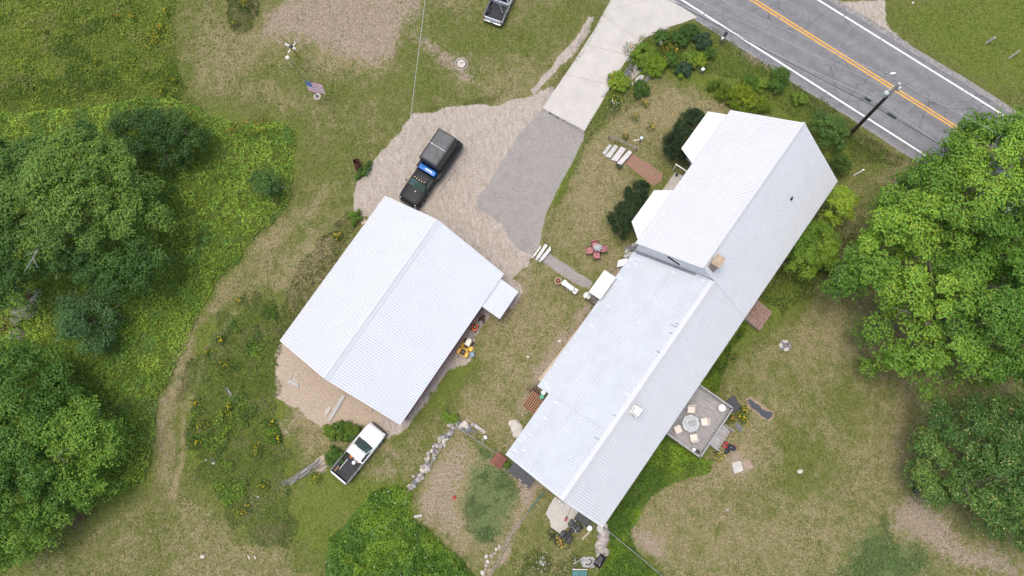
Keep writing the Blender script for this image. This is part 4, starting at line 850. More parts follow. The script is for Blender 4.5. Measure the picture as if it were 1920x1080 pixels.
for x in (.26, -.26):
    for y in (.27, -.27): wheel(t, x, y, .11, .06)
hb = M()
for s in (-1, 1): hb.tube([(-.25, s * .2, .25), (-.85, s * .22, .85)], .014)
hb.tube([(-.85, -.22, .85), (-.92, 0, .9), (-.85, .22, .85)], .014); hb.build('handlebar', MT['dark'], t)
q = G(904, 598, .3); t = thing('garden_tiller', 'dark tiller standing in the corner under the edge of the lean-to roof', 'tiller', (q.x, q.y, 0), 1.1)
M().box(0, 0, .4, .35, .26, .25, bev=.05).build('engine', MT['rust'], t, True)
for s in (-1, 1): wheel(t, -.12, s * .22, .2, .1)
hb = M(); hb.tube([(-.1, .12, .45), (-.8, .2, .9)], .015); hb.tube([(-.1, -.12, .45), (-.8, -.2, .9)], .015); hb.build('handlebar', MT['steel'], t)
tn = M()
for k in range(4): tn.ring((.28, (k - 1.5) * .1, .16), .13, .02, 12, 4, 'y')
tn.build('tines', MT['dark'], t)
# ------------------------------------------------------------------ machines by the house's far gable
BL = MT['dark']
def quad(px, py, hd, label):
    q = G(px, py, .5); t = thing('quad_bike', label, 'quad bike', (q.x, q.y, 0), hd)
    for s in (-1, 1):
        for x in (.62, -.6): wheel(t, x, s * .42, .29, .24)
        M().prism([(.9, s * .2), (.92, s * .5), (.6, s * .6), (.3, s * .5), (.25, s * .18)], .62, .72, bev=.04).build('front_fender', BL, t, True)
        M().prism([(-.9, s * .2), (-.92, s * .5), (-.6, s * .6), (-.3, s * .5), (-.25, s * .18)], .62, .74, bev=.04).build('rear_fender', BL, t, True)
    M().box(0, 0, .55, 1.5, .34, .3, bev=.06).build('frame', BL, t, True); M().box(-.25, 0, .82, .65, .32, .14, bev=.06).build('seat', MT['liner'], t, True)
    M().blob((.22, 0, .85), (.25, .18, .14), .1, 2, 4).build('fuel_tank', BL, t, True)
    hb = M(); hb.tube([(.3, .38, 1.05), (.42, .12, 1.02), (.42, -.12, 1.02), (.3, -.38, 1.05)], .016); hb.tube([(.42, 0, .8), (.42, 0, 1.02)], .02); hb.build('handlebar', MT['steel'], t)
    for xx in (.72, -.72):
        rk = M()
        for k in range(5): rk.tube([(xx - .18, (k - 2) * .15, .8), (xx + .18, (k - 2) * .15, .8)], .009, 4)
        rk.tube([(xx - .18, -.34, .8), (xx - .18, .34, .8)], .011, 4); rk.tube([(xx + .18, -.34, .8), (xx + .18, .34, .8)], .011, 4); rk.build('rack', MT['steel'] if xx > 0 else BL, t)
    return t
quad(1069, 997, ang((1058, 1012), (1082, 981)), 'black quad bike with pale rack beside the concrete pad at the house gable')
q = G(1094, 972, .4); t = thing('utility_cart', 'dark green tub cart tucked against the house gable behind the quad bike', 'cart', (q.x, q.y, 0), ang((1072, 958), (1104, 985)))
tb = M()
for s in (-1, 1): tb.box(0, s * .42, .55, 1.3, .04, .32); tb.box(s * .65, 0, .55, .04, .84, .32)
tb.build('tub_side', MT['dkgreen'], t); M().box(0, 0, .4, 1.3, .84, .04).build('tub_floor', MT['dark'], t)
for s in (-1, 1): wheel(t, -.35, s * .52, .24, .12, MT['white'])
M().tube([(.65, 0, .4), (1.2, .1, .3)], .025).build('drawbar', MT['steel'], t)
q = G(1085, 982, .4); t = thing('push_mower', 'black push mower with white engine top between the cart and quad bike', 'mower', (q.x, q.y, 0), 2.0)
M().box(-.3, .1, .25, .5, .42, .14, bev=.04).build('mower_deck', BL, t, True); M().cyl((-.3, .1, .32), (-.3, .1, .5), .13, .1, 14).build('engine', MT['steel'], t); M().box(-.3, .25, .42, .12, .16, .1).build('air_filter', MT['white'], t)
for x in (-.5, -.1):
    for y in (-.13, .33): wheel(t, x, y, .1, .05)
M().tube([(-.1, .3, .3), (.5, .3, .9), (.5, -.1, .9), (-.1, -.1, .3)], .013).build('handlebar', MT['steel'], t)
q = G(1061, 975, .4); t = thing('string_trimmer', 'red and black trimmer lying on the concrete pad beside the machines', 'trimmer', (q.x, q.y, .04), ang((1059, 979), (1070, 954)))
M().box(0, 0, .14, .26, .2, .2, bev=.05).build('engine', MT['redplastic'], t, True); M().tube([(.1, 0, .12), (1.1, 0, .05)], .014).build('shaft', BL, t); M().box(.18, .02, .14, .2, .14, .12, bev=.03).build('housing', BL, t)
def bicycle(px, py, hd, label, frm, lean=0.5, s=1.0):
    q = G(px, py, .2); t = thing('bicycle', label, 'bicycle', (q.x, q.y, .04), hd); t.rotation_euler = (lean, 0, hd)
    for x in (-.52, .52):
        w_ = M().ring((x, 0, .33), .32, .025, 28, 6, 'y').build('tyre', MT['rubber'], t, True)
        sp = M()
        for k in range(12): sp.tube([(x, 0, .33), (x + .3 * math.cos(k * math.pi / 6), 0, .33 + .3 * math.sin(k * math.pi / 6))], .003, 3)
        sp.build('spokes', MT['steel'], w_)
    f = M(); 
    for a_, b_ in (((-.52, .33), (-.1, .3)), ((-.52, .33), (-.2, .72)), ((-.1, .3), (-.22, .8)), ((-.2, .72), (.36, .78)), ((-.1, .3), (.36, .7)), ((.36, .8), (.52, .33))): f.tube([(a_[0], 0, a_[1]), (b_[0], 0, b_[1])], .022)
    f.build('frame', frm, t); M().box(-.24, 0, .86, .24, .13, .05, bev=.02).build('saddle', BL, t); M().tube([(.3, -.3, .98), (.38, 0, .96), (.3, .3, .98)], .014).build('handlebar', MT['steel'], t)
    return t
bicycle(1046, 1004, ang((1038, 992), (1056, 1014)), 'black bicycle leaning by the concrete pad, with dark frame', BL, .95)
bicycle(1057, 1009, ang((1044, 1000), (1068, 1020)), 'bicycle with yellow frame lying against the quad bike', MT['yellow'], 1.2)
cp = M().prism([(p.x, p.y) for p in G2([(1040, 931), (1074, 952), (1092, 965), (1050, 1001), (1033, 988), (1031, 975), (1023, 963), (1030, 948)])], -.1, .015).build('concrete_pad', mat('pad_concrete', (.47, .44, .39), .9, var=.08, vscale=1.5)); tag(cp, kind='structure')
for i, (px, py, lab) in enumerate(((1049.5, 940, 'white ball-shaped lamp at the gable nearer the fence'), (1054, 945, 'white ball-shaped lamp at the gable nearer the quad bike'))):
    q = G(px, py, .2); t = thing('garden_light', lab, 'lamp', (q.x, q.y, 0), 0, 'round lamps at the far gable'); M().blob((0, 0, .28), (.1, .1, .1), 0, 2, 1).build('globe', MT['white'], t, True); M().cyl((0, 0, -.05), (0, 0, .2), .02, n=8).build('stake', BL, t)
q = G(1105, 990, .3); bucket((q.x, q.y, 0), .22, .45, MT['white'], 'large white lidded pail on the ground at the corner of the far gable', None, MT['white'])
# ------------------------------------------------------------------ planks, slabs, steps
def plank(p, q, w_, h_, m, name, lab, cat, z=0.0, grp=None, zz=None):
    a, b = G(*p), G(*q); c = (a + b) / 2
    return tag(M().box(0, 0, 0, (a - b).length, w_, h_, bev=min(.01, h_ / 4)).build(name, m), lab, cat, grp), c, math.atan2(b.y - a.y, b.x - a.x), h_ / 2 + z
def put(r):
    o, c, a, z = r; o.location = (c.x, c.y, z); o.rotation_euler = (0, 0, a); return o
put(plank((646, 740), (617, 789), .34, .12, MT['granite'], 'stone_beam', 'long grey beam lying on sand beside the garage gable', 'beam'))
put(plank((619, 763), (611, 777), .32, .1, MT['concrete'], 'concrete_block', 'short grey block beside the long beam on the sand', 'block'))
put(plank((540, 713), (560, 723), .3, .12, MT['granite'], 'stone_block', 'grey oblong stone with pale rubble around it on the sand', 'block'))
put(plank((820, 720), (826, 710), .2, .08, MT['palewood'], 'wood_block', 'short pale board on the gravel strip along the garage wall', 'board'))
put(plank((421, 727), (441, 757), .12, .06, MT['oldwood'], 'board', 'grey board in tall weeds, left one of a close pair', 'board', 0.05, 'two boards in the weeds'))
put(plank((425, 726), (443, 753), .1, .06, MT['granite'], 'board', 'paler grey board in tall weeds, right one of a close pair', 'board', 0.05, 'two boards in the weeds'))
put(plank((1091, 1011), (1106, 996), .16, .05, MT['palewood'], 'board', 'pale board beside the quad bike near the low stone wall', 'board', .01))
put(plank((694, 773), (704, 758), .1, .08, MT['palewood'], 'board', 'thin brown board between the garage gable and white pickup bonnet', 'board'))
put(plank((656, 797), (669, 805), .06, .05, MT['pstone'], 'stake', 'pale stake lying in weeds at the white pickup fender', 'stake', .1))
put(plank((465, 1041), (469, 1048), .12, .05, MT['pstone'], 'wood_scrap', 'white scrap in the grass at bottom left, left of two', 'scrap', .02, 'two scraps in the grass'))
put(plank((477, 1042), (480, 1048), .12, .05, MT['pstone'], 'wood_scrap', 'white scrap in the grass at bottom left, right of two', 'scrap', .02, 'two scraps in the grass'))
put(plank((684, 419), (676, 408), .5, .03, MT['tan'], 'plywood_sheet', 'small square tan board at the garage corner by the weeds', 'board', .05))
t_ = thing('post_pile', 'pile of long weathered grey poles lying in weeds behind the white pickup', 'wood pile', (0, 0, 0))
rn = random.Random(3)
for k in range(11):
    a_, b_ = (525 + rn.uniform(-3, 22), 910 - rn.uniform(-1, 10)), (612 - rn.uniform(0, 20), 857 + rn.uniform(0, 16))
    p, q = G(*a_), G(*b_); m = MT['oldwood'] if k % 3 else MT['granite']; z = .06 + (k % 3) * .06
    M().tube([(p.x, p.y, z), ((p.x + q.x) / 2, (p.y + q.y) / 2, z + .02), (q.x, q.y, z + .04)], [.035, .045, .04], 6).build('pole', m, t_)
put(plank((600, 888), (620, 870), .05, .05, MT['oldwood'], 'stake', 'thin grey stick between the pole pile and white pickup tailgate', 'stake', .1))
def stoneslab(poly, z0, z1, m, name, lab, cat, grp=None):
    p = G2(poly); c = sum(p, Vector()) / len(p); rn = random.Random(int(poly[0][0]))
    out = []
    for i in range(len(p)):
        a, b = p[i], p[(i + 1) % len(p)]; L_ = (b - a).length; n = max(1, int(L_ / .18))
        for k in range(n): j = a + (b - a) * (k / n); out.append((j.x - c.x + rn.uniform(-.02, .02), j.y - c.y + rn.uniform(-.02, .02)))
    o = M().prism(out, z0, z1, bev=.008).build(name, m); o.location = (c.x, c.y, 0); return tag(o, lab, cat, grp)
for k, (pl, z, w) in enumerate((([(1143, 270), (1147, 273), (1134, 291), (1129, 287)], .07, 'lowest of four stone steps above the drive, smallest and greyest'), ([(1153, 271), (1158, 276), (1144, 297), (1134, 293)], .2, 'second of the four stone steps up from the drive'), ([(1164, 275), (1173, 279), (1157, 303), (1145, 299)], .33, 'third of the four stone steps up from the drive, widest'), ([(1179, 281), (1184, 287), (1164, 309), (1156, 306)], .44, 'topmost of the four stone steps, beside the brick path'))):
    stoneslab([(x, y + z * 6) for x, y in pl], -.06, z, mat('step_concrete_%d' % k, (.46 + .04 * k, .46 + .03 * k, .44 + .03 * k), .9, var=.18, vscale=5, bump=.4), 'stone_step', w, 'step', 'stone steps from the drive to the brick path')
for k, (pl, z, w) in enumerate((([(1014, 459), (1015, 463), (1000, 484), (996, 483)], .1, 'lowest pale step at the edge of the asphalt patch'), ([(1022, 457), (1027, 460), (1008, 488), (1003, 486)], .22, 'middle one of three pale steps by the asphalt patch'), ([(1031, 461), (1033, 468), (1014, 491), (1009, 490)], .34, 'top one of three pale steps, meeting the grey walk'))):
    stoneslab([(x, y + z * 5) for x, y in pl], -.06, z, mat('pale_step_%d' % k, (.62, .61, .58), .9, var=.15, vscale=6, bump=.4), 'stone_step', w, 'step', 'three steps between asphalt and grey walk')
def railing(pts, posts, z, m, name, lab, r=.03, low=None, rectangular=False):
    P = [G(*p, z) for p in pts]; c = P[0]; t = thing(name, lab, 'railing', (c.x, c.y, 0))
    b = M()
    for p, q in zip(P[:-1], P[1:]):
        if rectangular: mid = (p + q) / 2 - Vector((c.x, c.y, 0)); b.box(mid.x, mid.y, z, (p - q).length, .12, .06, rz=math.atan2(q.y - p.y, q.x - p.x))
        else: b.tube([p - Vector((c.x, c.y, 0)), q - Vector((c.x, c.y, 0))], r)
    b.build('top_rail', m, t)
    for tt in posts:
        i = min(int(tt), len(P) - 2); p = P[i] + (P[i + 1] - P[i]) * (tt - i) - Vector((c.x, c.y, 0)); M().cyl((p.x, p.y, -.05), (p.x, p.y, z), r * 1.1, n=8).build('post', m, t)
    return t
railing([(1141, 254), (1196, 278)], (.03, .97), .85, MT['oldwood'], 'wooden_handrail', 'weathered wooden handrail beside the four stone steps', .05, rectangular=True)
railing([(998, 479), (1019, 491)], (.05, .95), .8, MT['dark'], 'iron_handrail', 'thin black iron handrail across the three pale steps', .018)
q = G(1199, 268); t = thing('yard_sign', 'small pale sign on a dark post beside the wooden handrail', 'sign', (q.x, q.y, 0), .4)
M().box(0, 0, .6, .05, .05, 1.3).build('post', MT['dark'], t); M().box(0, 0, 1.3, .34, .3, .06, rx=.2, bev=.01).build('sign_panel', MT['teal'], t); M().box(0, 0, 1.335, .24, .2, .02, rx=.2).build('sign_face', MT['white'], t); M().box(-.45, .08, 1.1, .6, .05, .05, rz=-.3).build('arm', MT['white'], t)
# flat stone terrace with two stone balls
for k, (pl, lab) in enumerate((([(1184, 116), (1193, 121), (1181, 143), (1170, 143), (1171, 133)], 'long flat stone at the drive edge of the small terrace'), ([(1193, 120), (1205, 128), (1198, 138), (1185, 151), (1176, 146), (1182, 140)], 'broad brown flat stone in the middle of the small terrace'), ([(1206, 128), (1223, 139), (1218, 145), (1208, 138)], 'brown flat stone along the leafy edge of the small terrace'), ([(1201, 141), (1208, 142), (1204, 151), (1196, 157), (1190, 153), (1192, 147)], 'rounded grey flagstone among brown stones of the small terrace'), ([(1213, 143), (1219, 146), (1211, 157), (1204, 157)], 'narrow dark flat stone at the lawn side of the small terrace'), ([(1182, 153), (1190, 156), (1188, 161), (1180, 159)], 'small pinkish flat stone at the lowest corner of the terrace'))):
    stoneslab(pl, -.05, .05 + .05 * (k == 3), [MT['slate'], MT['stone'], MT['stone'], MT['granite'], MT['slate'], MT['stone']][k], 'flagstone', lab, 'stone', 'flat stones of the small terrace')
for k, (px, py, lab) in enumerate(((1193.5, 124, 'pale round pot-shaped stone at the upper corner of the small terrace'), (1175.5, 152, 'pale round stone at the lower drive corner of the small terrace'), (1207, 154.5, 'small pale round stone beside the rounded grey flagstone'), (1220, 140, 'small pale stone at the leafy corner of the terrace'))):
    q = G(px, py, .3); r = (.2, .17, .13, .13)[k]; tag(M().blob((q.x, q.y, r * .8), (r, r, r * .9), .06, 3, k).build('round_stone', MT['pstone']), lab, 'stone', 'round stones of the small terrace')
for k, (a_, b_, lab) in enumerate((((1254, 54), (1222, 62), 'long thin pale edging stone where the drive meets the flower bed'), ((1218, 66), (1203, 76), 'edging stone among orange lilies on the drive edge'), ((1192, 102), (1176, 116), 'bluish edging stone between the drive and stone terrace'), ((1141, 168), (1128, 182), 'lowest edging stone beside the drive, nearest the daisies'))): put(plank(a_, b_, .18 if k else .1, .22, MT['granite'] if k != 2 else MT['slate'], 'edging_stone', lab, 'stone', -.05, 'edging stones along the drive'))
# mailbox, meter, posts
q = G(1350, 82); t = thing('mailbox', 'black mailbox on a short post at the road shoulder', 'mailbox', (q.x, q.y, 0), ang((1350, 78), (1364, 60)))
M().box(0, 0, .5, .1, .1, 1.1).build('post', MT['oldwood'], t); M().box(.05, 0, 1.02, .5, .14, .05).build('bracket', MT['white'], t)
mb = M(); n = 9; pr = [(-.13, 1.05)] + [(.13 * math.cos(math.pi - math.pi * k / n), 1.2 + .13 * math.sin(math.pi * k / n)) for k in range(n + 1)] + [(.13, 1.05)]
mb.v = [(x, y, z) for x in (.0, .62) for y, z in pr]; m_ = len(pr); mb.f = [tuple(range(m_)), tuple(range(m_, 2 * m_))[::-1]] + [(i, m_ + i, m_ + (i + 1) % m_, (i + 1) % m_) for i in range(m_)]
mb.build('mailbox_body', BL, t); M().box(.3, -.15, 1.25, .18, .02, .06).build('flag', MT['redplastic'], t); M().box(-.1, 0, 1.2, .2, .2, .16).build('newspaper_tube', MT['white'], t)
q = G(1315, 136); t = thing('electric_meter_box', 'grey and white utility box standing at the flower bed edge', 'utility box', (q.x, q.y, 0), .5)
M().box(0, 0, .35, .3, .26, .7, bev=.02).build('cabinet', MT['steel'], t); M().box(0, 0, .72, .32, .28, .05, bev=.01).build('lid', MT['white'], t)
q = G(1237, 85); t = thing('garden_ornament', 'small grey post-like ornament among lilies near the drive', 'ornament', (q.x, q.y, 0), .5); M().box(0, 0, .3, .22, .2, .6, bev=.02).build('pedestal', MT['granite'], t); M().box(0, 0, .62, .28, .26, .05).build('top', MT['slate'], t)
for (b_, tp, h_, lab) in (((1850, 80), (1866, 70), 1.2, 'grey granite post in roadside grass, nearer the road'), ((1892, 109), (1912, 95), 1.2, 'thinner grey granite post in roadside grass, farther right')):
    p, q = G(*b_), G(*tp, h_ * .8); tag(M().add([], []).cyl((p.x, p.y, -.1), (q.x, q.y, h_ * .8), .14 if h_ and b_[0] < 1870 else .1, .12 if b_[0] < 1870 else .08, 5).build('granite_post', MT['granite']), lab, 'post', 'granite posts across the road')
p, q = G(1601, 329), G(1618, 319, .9); t = thing('white_post', 'leaning white pipe post on the lawn by the house corner', 'post', (p.x, p.y, 0)); M().cyl((0, 0, -.05), (q.x - p.x, q.y - p.y, .9), .06, n=10).build('pipe', MT['white'], t); M().box(q.x - p.x, q.y - p.y, .95, .2, .14, .1, bev=.02).build('head', MT['white'], t)
for k, (px, py, r, lab) in enumerate(((1411, 184, .12, 'small white lamp top in the yellow-green shrubs by the road'), )): q = G(px, py, .5); t = thing('path_light', lab, 'lamp', (q.x, q.y, 0)); M().cyl((0, 0, -.05), (0, 0, .5), .03, n=8).build('stake', MT['steel'], t); M().lathe((0, 0, .5), [(.13, 0), (.1, .08), (.03, .12)], 12).build('lamp_head', MT['steel'], t)
# utility pole and wires
p = G(1590, 256); tp = G(1687, 156, 10.63); t = thing('utility_pole', 'tall dark leaning utility pole with transformer beside the road', 'utility pole', (p.x, p.y, 0))
d = Vector((tp.x - p.x, tp.y - p.y, 10.63)); at = lambda f: d * f
M().tube([at(-.01), at(.3), at(.6), at(.98)], [.17, .16, .145, .12], 12).build('shaft', MT['pole'], t, True)
M().tube([at(.8), at(.9), at(.995)], [.137, .132, .126], 12).build('pole_cap', MT['granite'], t, True)
tr_ = M().lathe(tuple(at(.84) + Vector((-.42, -.05, -.3))), [(.17, 0), (.22, .05), (.22, .6), (.12, .7)], 16).build('transformer', mat('transformer_grey', (.6, .62, .62), .45, .2), t, True)
M().box(*(at(.87) + Vector((-.2, -.02, .0))), .35, .08, .3).build('bracket', MT['steel'], t)
tr2 = M().lathe(tuple(at(.93) + Vector((.28, -.1, -.35))), [(.12, 0), (.15, .04), (.15, .45), (.08, .55)], 14).build('cut_out', mat('cutout_white', (.6, .62, .6), .4), t, True)
al = M(); a0 = at(.96); a1 = a0 + Vector((-.35, .95, .35)); al.tube([a0, a0 + Vector((-.12, .5, .25)), a1], .035); al.build('lamp_arm', MT['steel'], t)
M().blob(tuple(a1), (.28, .1, .07), .05, 2, 1).build('lamp_head', MT['white'], t, True); M().blob(tuple(a1 + Vector((-.55, .12, 0))), (.12, .1, .12), .05, 2, 1).build('insulator', MT['steel'], t, True)
M().tube([a0 + Vector((-.2, .1, 0)), a0 + Vector((-.75, -.3, -.1))], .025).build('insulator_arm', MT['steel'], t)
def wire(pts, r, m, lab, sag=.25, name='power_line', cat='power line', grp=None):
    P = []
    for (x0, y0, z0), (x1, y1, z1) in zip(pts[:-1], pts[1:]):
        a, b = G(x0, y0, z0), G(x1, y1, z1); n = 12
        for k in range(n): f = k / n; q = a.lerp(b, f); q.z -= sag * 4 * f * (1 - f); P.append(q)
    P.append(G(*pts[-1])); return tag(M().tube(P, r, 5).build(name, m), lab, cat, grp)
wg = 'utility lines strung along the road'
wire([(1000, -172, 10.4), (1678, 148, 10.4), (2250, 440, 10.4)], .012, MT['wire'], 'topmost thin pale wire passing the very top of the utility pole', .3, grp=wg)
wire([(1000, -150, 9.4), (1668, 166, 9.6)], .012, MT['wire'], 'thin pale wire ending at the transformer from the drive side', .3, grp=wg)
wire([(900, -190, 6.6), (1440, 94, 6.3), (1640, 186, 6.6), (1765, 271, 6.4), (2200, 590, 6.6)], .022, MT['wire'], 'thick pale cable crossing midway up the utility pole', .0, grp=wg)
blk = wire([(900, -186, 6.2), (1440, 97, 5.9), (1648, 204, 6.0), (1764, 272, 5.9), (2200, 600, 6.0)], .024, MT['blackwire'], 'black cable carrying two splice cases at the utility pole', .0, grp=wg)
for (a_, b_) in (((1622, 184), (1633, 190)), ((1664, 212), (1680, 222))):
    p, q = G(*a_, 5.95), G(*b_, 5.95); M().cyl(p, q, .11, n=12).build('splice_case', mat('green_black_plastic', (.01, .03, .03), .5), blk)
wire([(1440, 66, 9.0), (1620, 145, 9.2)], .002, MT['wire'], 'faint short wire between the road lines and transformer', .05, grp=wg) if False else None
wire([(812, -120, 7.6), (797, 0, 6.6), (768, 234, 4.4), (744, 378, 3.1)], .022, MT['wire'], 'single grey service wire running over the lawn to the garage corner', .0, 'service_wire')
# flagpole, flag, bird house
p = G(595, 181); tp = G(539, 108, 8.3); t = thing('flagpole', 'slim grey flagpole with a cream ball on top and a ring at its base', 'flagpole', (p.x, p.y, 0)); d2 = Vector((tp.x - p.x, tp.y - p.y, 8.3))
M().tube([d2 * 0, d2 * .5, d2 * .98], [.05, .04, .028], 8).build('shaft', MT['steel'], t); M().blob(tuple(d2), (.19, .19, .17), 0, 3, 1).build('finial', MT['cream'], t, True); M().ring((0, 0, .02), .28, .07, 20, 6, squash=.6).build('base_ring', MT['pstone'], t, True); M().lathe((0, 0, -.05), [(.22, 0), (.22, .06)], 14).build('base_plate', MT['slate'], t)
ft, fb = G(570, 147, 4.6), G(577, 166, 2.4)   # hoist top and bottom, on the pole
f0 = p + d2 * .46; f1 = p + d2 * .3; fly = G(600.5, 164, 3.0); 
def flagpt(u, v):
    a = f0.lerp(f1, v); drop = Vector((1.45, -.35, -.55 * 1)) * u; wav = .07 * math.sin(u * 7 + v * 2) * u; q = a + drop; q.z += wav - .25 * u * u + .15 * (1 - v) * u; q.y += -.06 * math.sin(u * 6) - .45 * v; q.x -= .1 * v; return q
fg = thing('flag', 'striped flag with a blue starry canton hanging from the flagpole', 'flag', (f0.x, f0.y, f0.z)); off = Vector((f0.x, f0.y, f0.z))
wt, rd, bl = M(), M(), M()
for i in range(13):
    tgt = rd if i % 2 == 0 else wt
    for k in range(14):
        u0, u1 = k / 14, (k + 1) / 14; dst = tgt
        if i < 7 and u1 <= .42: dst = bl
        dst.face([flagpt(u0, i / 13) - off, flagpt(u1, i / 13) - off, flagpt(u1, (i + 1) / 13) - off, flagpt(u0, (i + 1) / 13) - off])
wt.build('white_stripes', MT['flagw'], fg); rd.build('red_stripes', MT['flagr'], fg); cn = bl.build('canton', MT['flagb'], fg)
stt = M()
for r_ in range(5):
    for c_ in range(6):
        q = flagpt(.04 + c_ * .065, .06 + r_ * .1) - off + Vector((0, 0, .012)); stt.face([q + Vector((.018 * math.cos(a), .018 * math.sin(a), 0)) for a in (0, 1.57, 3.14, 4.71)])
stt.build('stars', MT['flagw'], cn)
p = G(559, 106); q = G(546, 88, 3.6); t = thing('bird_house', 'white multi-arm bird house on a thin dark post near the flagpole', 'bird house', (p.x, p.y, 0)); d3 = Vector((q.x - p.x, q.y - p.y, 3.6))
M().tube([(0, 0, -.05), d3], .035, 8).build('post', BL, t)
hb_ = M()
for (dx, dy, ln) in ((-.35, .22, .55), (.3, -.2, .42)): hb_.box(d3.x + dx, d3.y + dy, 3.6, ln * .85, .24, .22, rz=-.6, bev=.04)
hb_.build('nest_box', MT['concrete'], t); M().box(d3.x, d3.y, 3.45, 1.2, .07, .05, rz=.9).build('crossbar', MT['trim'], t); M().box(d3.x + .02, d3.y, 3.62, .1, .34, .3, rz=-.6).build('bracket', BL, t)
# burn barrel, well cover
p = G(672, 316); q = G(668, 302, .95); t = thing('burn_barrel', 'rusty open burn barrel in weeds beside the gravel edge', 'barrel', (p.x, p.y, 0)); dx = Vector((q.x - p.x, q.y - p.y, .95)) 
M().cyl((0, 0, -.03), dx * 1.0, .3, .31, 20, caps=False).build('drum', MT['rust'], t); M().cyl(dx * .5, dx * .52, .3, n=20).build('ash', BL, t); M().ring(tuple(dx), .31, .02, 20, 5).build('rim', MT['rust'], t)
q = G(865, 120); t = thing('well_cover', 'round pale concrete cover set in bare soil near the upper pickup', 'cover', (q.x, q.y, 0)); M().lathe((0, 0, -.05), [(.42, 0), (.42, .14), (.38, .17)], 24).build('lid', MT['concrete'], t); M().ring((0, 0, .0), .6, .07, 24, 5, squash=.4).build('collar', MT['stone'], t); M().box(.05, .05, .13, .22, .06, .04).build('handle', MT['rust'], t)
# patio set on the lawn
CU = mat('red_plaid_cushion', (.36, .1, .12), .9, rgb2=(.5, .28, .26), vscale=7); MT['cushion'] = CU
CUD = mat('cushion_piping', (.12, .03, .035), .9)
def patio_chair(px, py, face, label, grp, cushion, frame, sz=.56, z=0.0, back=.5, tuft=True, cat='chair'):
    q = G(px, py, z + .45); t = thing('patio_chair', label, cat, (q.x, q.y, z), face, grp)
    M().box(0, 0, .45, sz, sz, .08, bev=.03).build('seat_cushion' if tuft else 'seat', cushion, t, True)
    bk = M().box(-sz * .52, 0, .45 + back / 2, .07, sz, back, ry=-.18, bev=.03).build('backrest', cushion, t, True)
    if tuft:
        x_ = M()
        for sg in (-1, 1): x_.box(0, 0, .495, sz * 1.05, .025, .012, rz=sg * .785)
        for sg in (-1, 1): x_.box(sg * (sz / 2 - .03), 0, .493, .022, sz * .9, .01); x_.box(0, sg * (sz / 2 - .03), .493, sz * .9, .022, .01)
        x_.build('piping', CUD, t)
    for sx in (-1, 1):
        for sy in (-1, 1): M().cyl((sx * sz * .45, sy * sz * .48, 0), (sx * sz * .42, sy * sz * .46, .42), .016, n=6).build('leg', frame, t)
    for sy in (-1, 1): M().tube([(-sz * .5, sy * sz * .54, .72), (sz * .1, sy * sz * .55, .67), (sz * .38, sy * sz * .52, .45)], .018, 5).build('armrest', frame, t)
    return t
pc = (1119.5, 466)
for (px, py, lab) in ((1116, 460, 'red cushioned chair on the road side of the patio table'), (1106.5, 470, 'red cushioned chair on the drive side of the patio table'), (1118.5, 478, 'red cushioned chair on the side nearest the grey walk'), (1129, 467, 'red cushioned chair on the house side of the patio table')):
    patio_chair(px, py, ang((px, py), (1117.5, 467)), lab, 'red cushioned chairs on the lawn', CU, BL, .66)
q = G(1118, 467, .5); t = thing('patio_table', 'low black round table between the four red cushioned chairs', 'table', (q.x, q.y, 0)); M().lathe((0, 0, .44), [(.3, 0), (.32, .02), (.3, .04)], 20).build('tabletop', BL, t)
for k in range(4): M().cyl((.2 * math.cos(k * 1.57), .2 * math.sin(k * 1.57), .44), (.28 * math.cos(k * 1.57), .28 * math.sin(k * 1.57), 0), .015, n=6).build('leg', BL, t)
def folded_umbrella(x, y, z, h_, m, label, s=1.0):
    t = thing('folded_umbrella', label, 'umbrella', (x, y, z)); M().cyl((0, 0, -.3), (0, 0, h_), .02, n=8).build('pole', MT['steel'], t)
    b = M(); n = 14; vs = []
    for j, (r, zz) in enumerate(((.03, h_), (.08, h_ - .15), (.2, h_ - .55), (.27, h_ - .95), (.12, h_ - 1.1))):
        vs += [((r * (1 + .45 * (i % 2)) * math.cos(2 * math.pi * i / n) + .1 * (j / 4)) * s, r * (1 + .45 * (i % 2)) * math.sin(2 * math.pi * i / n) * s * .8, zz) for i in range(n)]
    b.v = vs; b.f = [(j * n + i, j * n + (i + 1) % n, (j + 1) * n + (i + 1) % n, (j + 1) * n + i) for j in range(4) for i in range(n)]; b.build('canopy', m, t); return t
folded_umbrella(q.x, q.y, .5, 1.5, MT['trim'], 'folded white umbrella standing in the black patio table', 1.3)
# grill and planter
q = G(1046, 529); t = thing('planter_pot', 'terracotta-rimmed green pot of bare soil beside the white grill', 'pot', (q.x, q.y, 0)); M().lathe((0, 0, 0), [(.2, -.05), (.28, .55), (.31, .6)], 22).build('pot', mat('dark_green_glaze', (.03, .05, .035), .4), t)
M().ring((0, 0, .6), .29, .045, 24, 6).build('rim', MT['tan'], t, True); M().cyl((0, 0, .5), (0, 0, .612), .265, n=20).build('soil', MT['potsoil'], t); M().cyl((0, 0, .6), (0, 0, .66), .05, n=8).build('stem_stub', MT['palewood'], t)
q = G(1067, 541); t = thing('barbecue_grill', 'white barrel grill with side shelves on the lawn by the grey walk', 'grill', (q.x, q.y, 0), ang((1054, 530), (1078, 548)))
M().cyl((-.42, 0, .85), (.42, 0, .85), .24, n=22).build('barrel', MT['white'], t, True); M().box(-.62, 0, .88, .34, .5, .04, bev=.01).build('side_shelf', MT['white'], t); M().box(.64, 0, .88, .36, .5, .04, bev=.01).build('side_shelf', MT['white'], t); M().box(.44, 0, .95, .06, .5, .12).build('end_plate', BL, t)
